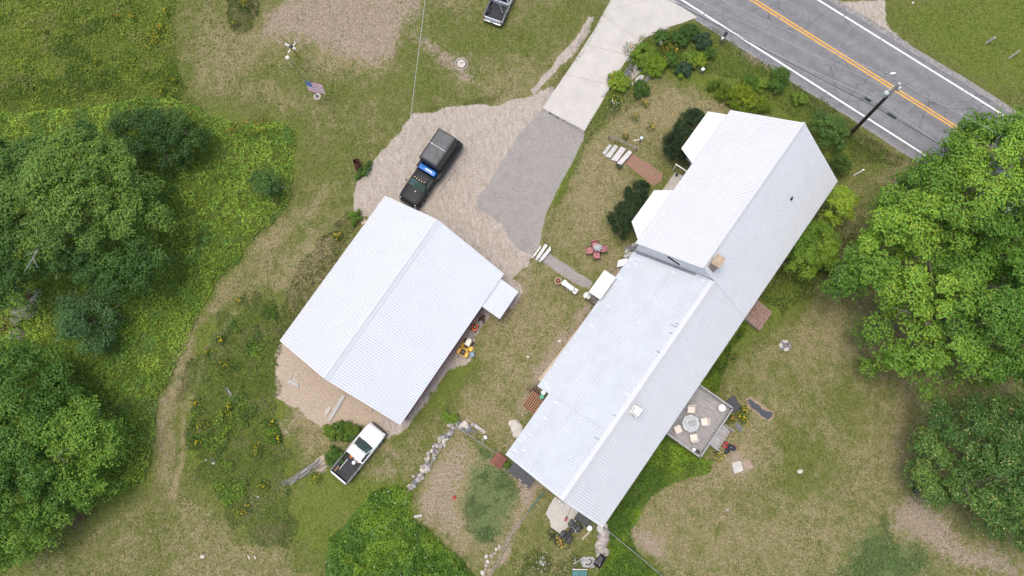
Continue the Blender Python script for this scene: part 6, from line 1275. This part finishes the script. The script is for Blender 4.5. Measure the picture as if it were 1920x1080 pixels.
tree('maple_tree', 'broad bright green maple overhanging the road at the right edge', [(1915,188),(1862,212),(1812,213),(1778,232),(1770,270),(1735,290),(1700,300),(1682,332),(1655,362),(1622,382),(1606,415),(1598,440),(1640,475),(1760,490),(1850,470),(2020,480),(2040,180)], 9, 5.5, 12.5, 6, 1.45, 1.1, 520, .24, MAP, (1800, 430), .42, spread=6, limbs=10, group='maples at the right', seed=1, layers=3, noisez=1.9, inset=.7)
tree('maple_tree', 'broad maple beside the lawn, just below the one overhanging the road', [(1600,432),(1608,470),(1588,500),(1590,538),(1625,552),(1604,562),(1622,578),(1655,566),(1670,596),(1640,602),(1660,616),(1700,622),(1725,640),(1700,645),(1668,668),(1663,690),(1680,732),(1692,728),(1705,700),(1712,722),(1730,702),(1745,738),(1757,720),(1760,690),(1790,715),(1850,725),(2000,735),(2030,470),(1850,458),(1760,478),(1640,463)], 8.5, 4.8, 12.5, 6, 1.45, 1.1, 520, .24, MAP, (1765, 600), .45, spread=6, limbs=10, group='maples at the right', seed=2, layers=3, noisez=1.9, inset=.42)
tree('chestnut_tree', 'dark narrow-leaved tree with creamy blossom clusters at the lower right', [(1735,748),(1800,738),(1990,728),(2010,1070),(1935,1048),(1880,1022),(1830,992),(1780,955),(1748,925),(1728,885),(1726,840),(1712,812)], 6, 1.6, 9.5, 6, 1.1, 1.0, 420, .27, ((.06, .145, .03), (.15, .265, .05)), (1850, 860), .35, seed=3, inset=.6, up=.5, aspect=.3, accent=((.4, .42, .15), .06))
LO = ((.06, .135, .026), (.165, .27, .045))
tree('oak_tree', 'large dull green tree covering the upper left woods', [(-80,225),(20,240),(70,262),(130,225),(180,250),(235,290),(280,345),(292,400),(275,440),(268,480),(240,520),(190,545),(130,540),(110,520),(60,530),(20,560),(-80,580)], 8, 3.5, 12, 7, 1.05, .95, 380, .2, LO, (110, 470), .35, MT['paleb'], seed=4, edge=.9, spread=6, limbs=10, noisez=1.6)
tree('small_tree', 'dark rounded small tree at the top corner of the left woods', [(180,225),(225,198),(300,183),(365,198),(388,238),(365,280),(310,305),(255,300),(200,275)], 4, 1.2, 5.5, 4, .9, .75, 300, .17, ((.05, .11, .022), (.12, .21, .035)), None, .16, seed=5, group=None)
tree('small_tree', 'bluish green small tree between boulder pile and undergrowth', [(92,540),(150,535),(195,560),(198,610),(178,655),(125,660),(96,610)], 4, 1.5, 5.5, 3, .9, .8, 300, .17, ((.05, .12, .04), (.11, .21, .06)), None, .16, seed=6)
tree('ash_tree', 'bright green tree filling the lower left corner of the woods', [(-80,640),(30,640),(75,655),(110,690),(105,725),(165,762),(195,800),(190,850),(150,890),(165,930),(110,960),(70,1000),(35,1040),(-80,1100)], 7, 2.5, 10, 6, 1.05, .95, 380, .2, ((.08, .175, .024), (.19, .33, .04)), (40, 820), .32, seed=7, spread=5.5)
tree('small_tree', 'small dark bush-like tree amid bright undergrowth near the mown track', [(460,330),(490,310),(522,322),(530,350),(505,370),(475,368)], 2.5, .8, 3.0, 2, .7, .55, 260, .15, ((.06, .13, .03), (.12, .22, .045)), None, .08, seed=8)
# shrubs near the buildings
def shrub(name, label, poly, z0, z1, pal, size=.12, sp=.5, cr=.38, nl=150, cat='shrub', group=None, seed=0, **kw): return tree(name, label, poly, (z0 + z1) / 2, z0, z1, kw.pop('Rd', .9), sp, cr, nl, size, pal, None, .05, cat=cat, group=group, limbs=3, spread=.6, seed=seed, noisez=kw.pop('noisez', .25), edge=kw.pop('edge', .2), **kw)
YEW = ((.008, .024, .008), (.03, .062, .016))
shrub('yew_bush', 'big dark yew beside the white bay roof nearer the road', [(1320,208),(1300,201),(1276,212),(1258,238),(1241,262),(1239,284),(1256,300),(1285,303),(1300,280),(1335,225)], .9, 2.7, YEW, .1, .42, .34, 220, group='dark yews at the house front', seed=11)
shrub('yew_bush', 'big dark yew beside the white bay roof nearer the patio set', [(1200,334),(1226,348),(1222,368),(1192,420),(1186,442),(1164,446),(1142,418),(1143,392),(1170,372),(1173,350)], .9, 2.6, YEW, .1, .42, .34, 220, group='dark yews at the house front', seed=12)
shrub('round_shrub', 'blue-green round shrub between the house corner and utility pole', [(1512,225),(1540,209),(1580,222),(1597,255),(1578,285),(1540,275)], .8, 2.8, ((.04, .1, .022), (.11, .2, .04)), .13, seed=13)
shrub('loose_shrub', 'loose green shrub touching the house corner below the round one', [(1555,290),(1590,288),(1600,310),(1585,335),(1560,320)], .5, 1.8, ((.03, .075, .012), (.08, .14, .02)), .13, seed=14)
shrub('lilac_bush', 'bright yellow-green bush tight against the house, nearer the road', [(1545,352),(1580,348),(1608,378),(1606,400),(1590,420),(1555,420),(1536,398)], 1.2, 3.6, ((.13, .24, .02), (.28, .4, .035)), .16, .6, .5, 200, seed=15)
shrub('lilac_bush', 'larger bright feathery bush against the house, farther from the road', [(1505,416),(1545,415),(1578,455),(1568,480),(1560,505),(1535,508),(1510,535),(1498,510),(1476,508),(1470,472),(1488,432)], 1.2, 3.8, ((.12, .23, .022), (.26, .38, .04)), .2, .6, .5, 200, seed=16, aspect=.3)
shrub('spirea_hedge', 'long yellow-green low hedge between the house end and the road', [(1322,158),(1345,140),(1372,158),(1402,150),(1412,165),(1442,186),(1447,205),(1425,208),(1400,213),(1372,200),(1352,186)], .35, 1.0, ((.1, .17, .012), (.27, .33, .02)), .1, .4, .3, 150, seed=17)
BED = 'mounded plants of the bed by the drive'
for k, (px, py, r, pal, lab) in enumerate(((1207, 103, 1.25, (DK, BR), 'leafy green mound above the stone terrace, beside the drive edge'), (1226, 122, 1.15, (MD, (.2, .31, .02)), 'bright green mound directly right of the stone terrace'), (1256, 112, .8, (DK, MD), 'darker green mound just below yellow lilies in the bed'), (1296, 112, .95, (MD, BR), 'green fern-like mound left of the yellow-green one'), (1311, 112, .7, (BR, YG), 'yellow-green mound above the utility box'), (1284, 131, .9, ((.04, .085, .04), (.1, .16, .08)), 'grey-green mound near the utility box'), (1276, 143, .32, (BR, YG), 'tiny round yellow-green tuft at the lawn edge of the bed'), (1160, 152, 1.05, (BR, (.26, .35, .03)), 'bright strappy clump with orange lilies below the terrace'), (1202, 166, .8, (DK, (.08, .15, .02)), 'green clump just below the rounded grey flagstone'), (1243, 70, .8, (DK, MD), 'dark leafy mound around the small grey ornament'), (1292, 60, .9, (DK, (.1, .17, .03)), 'green mound in the bed corner nearest drive and road'), (1275, 75, .8, (DK, MD), 'low dark mound mid-bed between ornament and road corner'), (1318, 75, .8, ((.04, .085, .04), (.09, .14, .07)), 'blue-green mound in the bed near the mailbox'), (1330, 40 + 60, .7, (DK, MD), 'loose green mound right of the yellow-green mound'), (1405, 155, .8, (DK, (.1, .19, .02)), 'green mound behind the long hedge near the road'), (1425, 160, .6, (MD, BR), 'small bright mound behind the hedge, nearer the pole'), (1455, 160, .8, (DK, MD), 'dark mound on the road bank right of the hedge'), (1500, 185, .7, (MD, BR), 'bright mound on the road bank toward the round shrub'), (1465, 142, .9, (DK, MD), 'green mound highest on the road bank'))):
    c = [(px + r * 21 * math.cos(a) * (1 + .15 * math.sin(3 * a + k)), py + r * 20 * math.sin(a)) for a in np.linspace(0, 2 * math.pi, 11)[:-1]]
    shrub('perennial_mound', lab, c, .15, .35 + .5 * r, pal, .11, .33, .26, 120, 'plant', BED, 30 + k, Rd=r * .7)
for k, (poly, z0, z1, pal, lab) in enumerate((([(822,775),(840,765),(858,775),(862,790),(845,797),(825,790)], .3, 1.2, (MD, BR), 'green bush at the top end of the pale stone wall'), ([(600,795),(640,785),(670,798),(680,815),(655,830),(615,830)], .2, .8, (DK, BR), 'bushy weeds between the stone beam and white pickup'), ([(620,835),(655,845),(645,870),(622,878),(608,860)], .2, 1.0, (DK, MD), 'dark bushy weeds beside the white pickup bed'), ([(640,640 - 90),(648,535),(640,520),(612,560),(600,590),(620,600)], .2, .7, (DK, MD), 'green weeds along the garage eave toward the woods'), ([(654,400),(672,392),(678,408),(670,425),(655,420)], .2, .9, (MD, BR), 'bright weeds beside the tan board at the garage corner'), ([(668,318),(690,305),(712,290),(708,305),(680,335),(665,340)], .1, .6, (DK, MD), 'weeds at the gravel edge around the burn barrel'), ([(1148,294),(1158,300),(1175,313),(1165,320),(1153,316)], .1, .5, ((.03, .07, .04), (.06, .11, .06)), 'potted blue-green plant beside the topmost stone step'), ([(930,876),(955,880),(962,868),(950,860)], .1, .5, (DK, BR), 'green weeds between the dog house and black shelter'))):
    shrub('weedy_bush', lab, poly, z0, z1, pal, .12, .36, .28, 130, 'bush', 'weedy bushes near the buildings', 60 + k)
# flower clumps
PETY, PETO, PETW = (.85, .6, .02), (.8, .34, .04), (.8, .8, .76)
def flowers(px, py, r, n, pc, label, h_=.6, leafpal=((.04, .09, .012), (.11, .18, .02)), pet=.075, group='flowering clumps'):
    n = int(n * .6) + 2; q = G(px, py); t = thing('flower_clump', label, 'flowers', (q.x, q.y, 0), 0, group); m = int(260 * r * r + 60)
    a = RNG.uniform(0, 6.28, m); rr = np.sqrt(RNG.random(m)) * r * 1.1; z = RNG.uniform(.05, h_ * .85, m); P = np.stack([rr * np.cos(a), rr * np.sin(a), z], 1); Nn = RNG.normal(size=(m, 3)) + np.array([0, 0, .6]); leafmesh('leaves', P, Nn, .2, shade(lerpc(*leafpal, RNG.random(m)), m), t, .25)
    a = RNG.uniform(0, 6.28, n); rr = RNG.random(n) ** .8 * r * (1 + .5 * np.sin(a * 2 + px)); z = RNG.uniform(h_ * .8, h_ * 1.1, n); C0 = np.stack([rr * np.cos(a), rr * np.sin(a), z], 1); P = C0.repeat(3, 0) + RNG.normal(size=(n * 3, 3)) * .025; leafmesh('blossoms', P, RNG.normal(size=(n * 3, 3)) * .5 + np.array([0, 0, 1.]), pet, shade(pc, n * 3, .1, .18), t, .7); return t
FL = [(1182, 95, .75, 26, PETO, 'orange lilies spilling over the drive edge above the terrace'), (1205, 78, .5, 14, PETY, 'yellow lilies beside the long pale edging stone'), (1247, 95, .5, 14, PETO, 'orange and yellow lilies left in the middle of the bed'), (1266, 99, .55, 26, PETY, 'dense yellow lilies in the middle of the bed'), (1243, 113, .45, 10, PETO, 'sparse orange lilies over the bright green mound'), (1145, 150, .4, 10, PETO, 'orange lilies against the drive just below the terrace'), (1152, 190, .5, 14, PETY, 'yellow flowers behind the white daisies'), (1150, 200, .6, 30, PETW, 'white daisies on the bank right of the drive'), (1210, 197, .4, 12, PETY, 'small yellow flowers at the lawn edge below the terrace'), (1190, 222, .45, 9, PETY, 'thin yellow flowers mid-lawn above the handrail'), (1220, 241, .4, 16, PETY, 'yellow flowers between yard sign and dark yew'), (1172, 258, .35, 14, PETO, 'orange flowers beside the wooden handrail'), (634, 443, .5, 34, PETY, 'yellow lily clump by the garage eave toward the woods'), (1393, 769, .35, 22, PETY, 'yellow flowers nearest the strip of black sheeting'), (1392, 787, .4, 26, PETY, 'dense yellow flowers above the dark rocks by the deck'), (1368, 785, .45, 24, PETO, 'orange flowers against the outer deck corner'), (1384, 779, .3, 12, PETY, 'small yellow flowers between two denser clumps by the deck'), (1345, 856, .5, 36, PETY, 'yellow flowers below the deck stairs'), (1374, 670, .4, 8, PETO, 'reddish plant with a few orange flowers near the house wall'), (1080, 1050, .45, 26, PETW, 'white flowers beside the rumpled grey sheet'), (1018, 1055, .8, 60, PETW, 'white daisies in the grass left of the quad bike'), (1300, 131, .15, 3, PETO, 'single orange blossom beside the utility box')]
FL += [(451, 565, .4, 16, PETY, 'yellow flowers at the top of the tall weeds near the mown track'), (419, 640, .4, 14, PETY, 'yellow flowers in tall weeds, upper of the left group'), (391, 662, .35, 14, PETY, 'yellow flowers at the left edge of the tall weeds'), (425, 685, .5, 14, PETY, 'yellow flowers in the tall weeds above the two boards'), (372, 756, .45, 20, PETY, 'yellow flower clump left of the two boards'), (432, 765, .45, 20, PETY, 'yellow flower clump right below the two boards'), (385, 797, .4, 12, PETY, 'yellow-green flower clump below the two boards'), (372, 830, .6, 18, PETY, 'yellow flower patch beside the mown track at lower left'), (513, 792, .35, 14, PETY, 'yellow flowers at the sand edge left of the stone beam'), (524, 820, .35, 14, PETY, 'yellow flowers in weeds left of the pole pile'), (484, 845, .6, 18, PETY, 'yellow flowers in deep weeds above the pole pile end'), (497, 910, .5, 18, PETY, 'yellow flowers at the left end of the pole pile'), (460, 955, .6, 20, PETY, 'yellow flower patch low in the weeds at bottom left'), (596, 895, .5, 14, PETY, 'yellow flowers between the pole pile and pickup tailgate')]
FL += [(492, 243, 1.1, 42, PETO, 'broad golden-orange flower patch at the upper undergrowth edge'), (445, 250, .7, 26, PETO, 'golden flowers at the left of the broad golden patch'), (515, 360, .4, 14, PETY, 'small yellow flower patch near the small dark bush'), (372, 297, .4, 10, PETO, 'small orange flowers deep in the bright undergrowth'), (460, 12, .7, 40, PETY, 'yellow flowers in the weed patch at the top edge'), (441, 48, .4, 14, PETY, 'fewer yellow flowers below the top-edge weed patch'), (304, 55, .6, 34, PETY, 'brightest yellow flowers in the upper left meadow'), (293, 75, .9, 40, PETY, 'wide scatter of yellow flowers in the upper left meadow'), (314, 26, .4, 12, PETY, 'yellow flowers near the top of the meadow edge'), (307, 175, .4, 12, PETY, 'yellow flowers low on the meadow edge above the woods'), (255, 38, .4, 12, PETY, 'yellow flowers farther into the upper left meadow'), (222, 36, .3, 10, PETO, 'small orange flowers in the upper left meadow'), (89, 62, .25, 8, PETY, 'lone yellow flowers far left in the meadow'), (187, 118, .3, 8, PETY, 'lone yellow flowers in the middle of the meadow'), (331, 155, .25, 8, PETY, 'tiny yellow flowers where the meadow meets mown grass')]
for f in FL: flowers(*f, h_=1.35 if (250 < f[1] < 400 and f[0] < 560 or (f[0] > 430 and f[0] < 560 and 200 < f[1] < 400)) else .7)
# ---- beds of leaves too dense to count
def bed(name, poly, dens, size, pal, h0, h1, label, hs=2.5, ew=.8, cat='plants', seed=0, aspect=.5, fuzz=.5, tilt=.9, accent=None, maxn=90000, patch=None):
    n = min(maxn, int(poly_area(poly) * dens)); x, y, d = sample_poly(poly, n, 0, fuzz)
    if patch: k = fbm(x, y, patch[1], seed + 40) > patch[0]; x, y, d = x[k], y[k], d[k]
    n = len(x); H = (h0 + (h1 - h0) * np.clip(fbm(x, y, hs, seed) * 2.2 - .6, 0, 1)) * np.clip(d / ew, .12, 1) ** .6
    lump = np.clip(vnoise(x, y, .4, seed + 5) * .45 + vnoise(x, y, 1.0, seed + 6) * .75 - .1, 0, 1); z = H * (.45 + .55 * np.clip(lump * 1.5, 0, 1)) * (1 - RNG.random(n) ** 2 * .5)
    e = .25; gx_ = (fbm(x + e, y, hs, seed) - fbm(x - e, y, hs, seed)) * (h1 - h0) / e
    gy_ = (fbm(x, y + e, hs, seed) - fbm(x, y - e, hs, seed)) * (h1 - h0) / e
    Nn = np.stack([-gx_, -gy_, np.ones(n)], 1) + RNG.normal(size=(n, 3)) * tilt; Nn[:, 2] = np.abs(Nn[:, 2])
    t = np.clip((fbm(x, y, 3.1, seed + 9) - .3) * 2 + (lump - .5) * 1.3 + RNG.uniform(-.2, .2, n), 0, 1); C = shade(lerpc(pal[0], pal[1], t), n, .16, .3)
    if len(pal) > 2: k = np.clip((fbm(x, y, 1.6, seed + 15) - .55) * 6, 0, 1); C = C * (1 - k[:, None]) + shade(pal[2], n, .1, .25) * k[:, None]
    if accent is not None: k = RNG.random(n) < accent[1]; C[k] = shade(accent[0], k.sum(), .05, .15)
    o = leafmesh(name, np.stack([x, y, z], 1), Nn, size * RNG.uniform(.6, 1.4, n), C, None, aspect); return tag(o, label, cat, kind='stuff')
bed('undergrowth', [(-60,210),(60,215),(200,195),(330,180),(385,215),(440,235),(520,228),(556,245),(556,300),(553,340),(545,372),(520,405),(480,440),(440,490),(405,540),(375,590),(355,640),(330,690),(300,740),(290,800),(285,870),(270,905),(220,930),(140,960),(90,1000),(40,1050),(-60,1110)], 150, .19, ((.15, .27, .032), (.31, .46, .055), (.12, .24, .05)), .25, 1.7, 'bright tangled undergrowth filling the ground under and beside the left trees', 2.4, 1.0, seed=3, tilt=.55)
bed('meadow_plants', [(-60,-60),(330,-60),(328,60),(335,120),(350,170),(385,215),(330,190),(200,200),(60,220),(-60,215)], 95, .16, ((.15, .225, .024), (.29, .38, .045), (.26, .27, .08)), .1, .35, 'rough green meadow growth across the upper left corner', 2, .8, seed=5)
bed('weed_patch', [(432,-20),(492,-20),(478,30),(470,60),(445,66),(430,40)], 160, .14, ((.025, .06, .012), (.08, .13, .02)), .3, .9, 'dark weed patch at the top edge beside bare soil', 1.5, .5, seed=6)
bed('tall_weeds', [(470,560),(520,550),(530,600),(525,660),(512,700),(520,760),(500,800),(530,850),(545,920),(560,980),(530,1010),(470,1010),(430,970),(400,930),(370,880),(345,830),(345,770),(352,700),(375,650),(410,600)], 160, .19, ((.095, .15, .04), (.2, .265, .08), (.27, .26, .14)), .15, .65, 'tall grey-green weeds between the mown track and the sandy patch', 1.3, .9, seed=8, aspect=.2, tilt=1.5, fuzz=1.5)
bed('tall_weeds', [(560,490),(610,440),(650,400),(672,400),(668,420),(640,480),(600,540),(560,600),(528,630),(515,600),(530,560)], 110, .16, ((.035, .07, .02), (.09, .14, .025)), .1, .6, 'patchy weeds along the garage eave facing the woods', .9, .5, seed=9, aspect=.25, tilt=1.5)
bed('leafy_weeds', [(440,600),(525,560),(520,700),(510,760),(540,900),(550,1000),(470,1000),(410,930),(350,840),(355,700),(390,640)], 260, .17, ((.09, .18, .024), (.21, .33, .04)), .2, .55, 'scattered bright leafy clumps among the tall grey-green weeds', .8, .5, seed=50, patch=(.57, 1.6), fuzz=.8)
bed('leafy_weeds', [(-60,-60),(330,-60),(328,60),(335,120),(350,170),(385,215),(200,190),(60,205),(-60,205)], 130, .15, ((.07, .14, .02), (.15, .24, .03)), .15, .35, 'darker leafy clumps scattered through the upper left meadow', .8, .5, seed=52, patch=(.56, 2.0))
bed('leafy_weeds', [(590,760),(640,790),(640,900),(560,900),(520,960),(560,1000),(600,900),(620,860)], 200, .15, ((.05, .11, .014), (.14, .23, .024)), .15, .5, 'leafy green clumps on bare ground around the pole pile', .8, .4, seed=53, patch=(.52, 1.2), fuzz=.6)
bed('clover_patch', [(893,880),(915,866),(955,885),(975,925),(970,960),(945,985),(925,1025),(895,1020),(872,990),(868,950),(885,920)], 260, .1, ((.06, .13, .04), (.12, .2, .07)), .03, .09, 'blue-green clover patch in the middle of the dry dog yard', .5, .3, seed=60, patch=(.43, 1.1), fuzz=.9)
bed('clover_patch', [(1600,1000),(1650,985),(1720,1010),(1760,1060),(1740,1110),(1560,1110)], 160, .1, ((.06, .13, .035), (.12, .21, .06)), .03, .09, 'green clover patch beside bare soil at the lower right', .5, .4, seed=61, patch=(.42, 1.5), fuzz=1.6)
bed('clover_patch', [(888,825),(935,855),(945,875),(905,862)], 260, .1, ((.05, .12, .035), (.1, .19, .06)), .03, .12, 'blue-green tall grass along the fence by the brown dog house', .5, .3, seed=62, fuzz=.5)
bed('rose_thicket', [(745,908),(765,918),(775,925),(768,955),(775,975),(800,990),(830,1020),(862,1048),(885,1075),(905,1095),(620,1095),(612,1060),(622,1010),(650,985),(670,955),(690,925),(715,915)], 420, .17, ((.095, .2, .024), (.24, .38, .042), (.12, .24, .04)), .8, 1.5, 'dense dark green thicket with tiny white flowers at the bottom edge', 1.4, .5, seed=12, accent=((.75, .75, .68), .006), fuzz=.25)
bed('ground_cover', [(1248,800),(1262,820),(1312,862),(1338,862),(1330,885),(1262,905),(1225,930),(1195,970),(1180,1000),(1190,1030),(1240,1075),(1260,1095),(1110,1095),(1138,1050),(1138,1010),(1134,985),(1190,900)], 330, .16, ((.08, .165, .02), (.22, .35, .03), (.11, .2, .03)), .15, .6, 'bright leafy groundcover spreading along the lower house wall', 1.2, .5, seed=14, fuzz=.3)
bed('ground_cover', [(1306,722),(1325,700),(1352,665),(1400,600),(1398,625),(1372,655),(1362,690),(1350,705),(1352,735),(1340,742)], 330, .16, ((.05, .11, .012), (.19, .3, .018)), .2, 1.0, 'bright leafy plants along the house wall between deck and cellar doors', 1, .4, seed=15, fuzz=.2)
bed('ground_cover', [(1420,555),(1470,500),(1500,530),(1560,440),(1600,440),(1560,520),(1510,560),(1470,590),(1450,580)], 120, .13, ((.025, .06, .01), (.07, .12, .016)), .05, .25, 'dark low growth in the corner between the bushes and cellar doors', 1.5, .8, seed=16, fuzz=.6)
bed('bank_plants', [(1240,62),(1310,42),(1345,60),(1420,110),(1480,150),(1560,200),(1640,262),(1695,300),(1680,310),(1600,300),(1560,240),(1470,215),(1440,180),(1390,150),(1330,140),(1260,140),(1235,130),(1190,135),(1175,120),(1195,95)], 170, .15, ((.06, .12, .022), (.16, .235, .04), (.16, .18, .06)), .12, .55, 'mixed green plants covering the bank between the house and road', 1.1, .6, seed=17, aspect=.3, tilt=1.4, fuzz=.6)
bed('bank_plants', [(1180,120),(1150,150),(1122,200),(1098,244),(1090,290),(1110,250),(1150,225),(1200,190),(1190,160)], 90, .14, ((.035, .08, .014), (.1, .16, .03)), .05, .3, 'green plants on the strip beside the lower drive', 1, .4, seed=18, aspect=.3, tilt=1.4)
bed('verge_plants', [(1490,180),(1520,195),(1560,225),(1600,262),(1660,300),(1650,306),(1590,275),(1540,235)], 170, .14, ((.04, .1, .012), (.13, .21, .02)), .1, .5, 'bright low plants in a line on the road bank', .7, .3, seed=19)
bed('corner_weeds', [(985,1040),(1010,1030),(1040,1060),(1075,1040),(1085,1080),(1040,1095),(960,1095)], 120, .12, ((.05, .09, .02), (.11, .16, .03)), .05, .3, 'weedy growth at the bottom edge left of the grey sheet', .8, .4, seed=20)
bed('moss_seam', [(1015,201),(1020,205),(1098,245),(1096,250),(1055,228),(1017,207)], 300, .1, ((.05, .08, .012), (.1, .13, .03)), .03, .1, 'thin line of moss and weeds where concrete meets asphalt', .5, .1, seed=21, fuzz=.05)
for k, pl in enumerate(([(800,208),(860,198),(935,190),(945,170),(930,178),(880,188),(860,200),(800,200)], [(1108,30),(1146,0),(1140,20),(1090,105),(1040,165),(1020,190),(1030,165),(1075,100)], [(1016,440),(1030,400),(1060,335),(1090,275),(1100,262),(1085,310),(1050,380),(1035,430),(1020,462)])):
    bed('grass_edge', pl, 220, .11, ((.035, .085, .015), (.09, .15, .02)), .04, .16, ('lush grass lip along the upper edge of the gravel', 'lush grass lip along the left edge of the concrete drive', 'lush grass lip along the right edge of the asphalt patch')[k], .6, .15, seed=30 + k, fuzz=.15, aspect=.25, tilt=1.5)
# ---- short lawn grass everywhere it grows: one mass, colours following what the ground carries
def lawn(n=300000):
    x = RNG.uniform(-50, 56, n); y = RNG.uniform(-20, 50, n); m = masks(x, y)
    bare = np.clip(m['gravel'] * 1.6 + m['asph'] * 1.6 + m['sand'] * 1.3 + m['soil'] * .75 + m['mulch'] * .4, 0, 1)
    s = (x - YA.x) * RN.x + (y - YA.y) * RN.y; onroad = (s > o_wl - 1.1) & (s < o_wr + 1.2)
    dp = sdist(x, y, [(p.x, p.y) for p in G2(drv)]); keep = (RNG.random(n) > bare) & ~onroad & (dp < .02)
    for fr, (u0, u1, v0, v1) in ((FG, (-gL + .4, gL - .4, -gw + .4, gw - .4)), (FH, (-hL + .4, hL - .4, vwl + .4, ve - .4))):
        dx, dy = x - fr.x, y - fr.y; u, v = dx * fr.c + dy * fr.s, dx * fr.s - dy * fr.c; keep &= ~((u > u0) & (u < u1) & (v > v0) & (v < v1))
    keep &= sdist(x, y, [(p.x, p.y) for p in G2([(1178,292),(1190,290),(1243,325),(1240,340),(1225,349),(1172,306)])]) < 0
    keep &= sdist(x, y, [(p.x, p.y) for p in G2([(1040, 931), (1074, 952), (1092, 965), (1050, 1001), (1033, 988), (1031, 975), (1023, 963), (1030, 948)])]) < 0
    x, y = x[keep], y[keep]; m = {k: v[keep] for k, v in m.items()}; n = len(x)
    dr = (fbm(x, y, 6, 101) - .5) * 1.2 + (fbm(x, y, 2.4, 105) - .5) * 2.8 + (vnoise(x, y, .5, 109) - .5) * .55 + .2 + m['dry'] * .5 - m['lush'] * .38 - m['clover'] * .6 + m['soil'] * .25
    dr = np.clip(dr + RNG.uniform(-.18, .18, n), 0, .9)
    Gc, Sc = np.array((.115, .142, .03)), np.array((.36, .31, .165)); LG, CL = np.array((.11, .175, .022)), np.array((.075, .16, .055))
    g = Gc * (1 - m['lush'][:, None] * .7) + LG * m['lush'][:, None] * .7; g = g * (1 - m['clover'][:, None]) + CL * m['clover'][:, None]
    C = shade(g * (1 - dr[:, None]) + Sc * dr[:, None], n, .1, .16) * (.82 + .36 * vnoise(x, y, .3, 115))[:, None]
    # low rank tufts shift clump to clump
    Nn = RNG.normal(size=(n, 3)) * np.array([1, 1, .6]); Nn[:, 2] = np.abs(Nn[:, 2]) + .35
    P = np.stack([x, y, ground_z(x, y) + RNG.uniform(.01, .05, n)], 1)
    tag(leafmesh('lawn_grass', P, Nn, RNG.uniform(.1, .22, n), C, None, .34), 'short patchy lawn and dry grass covering the open ground', 'grass', kind='stuff')
lawn()
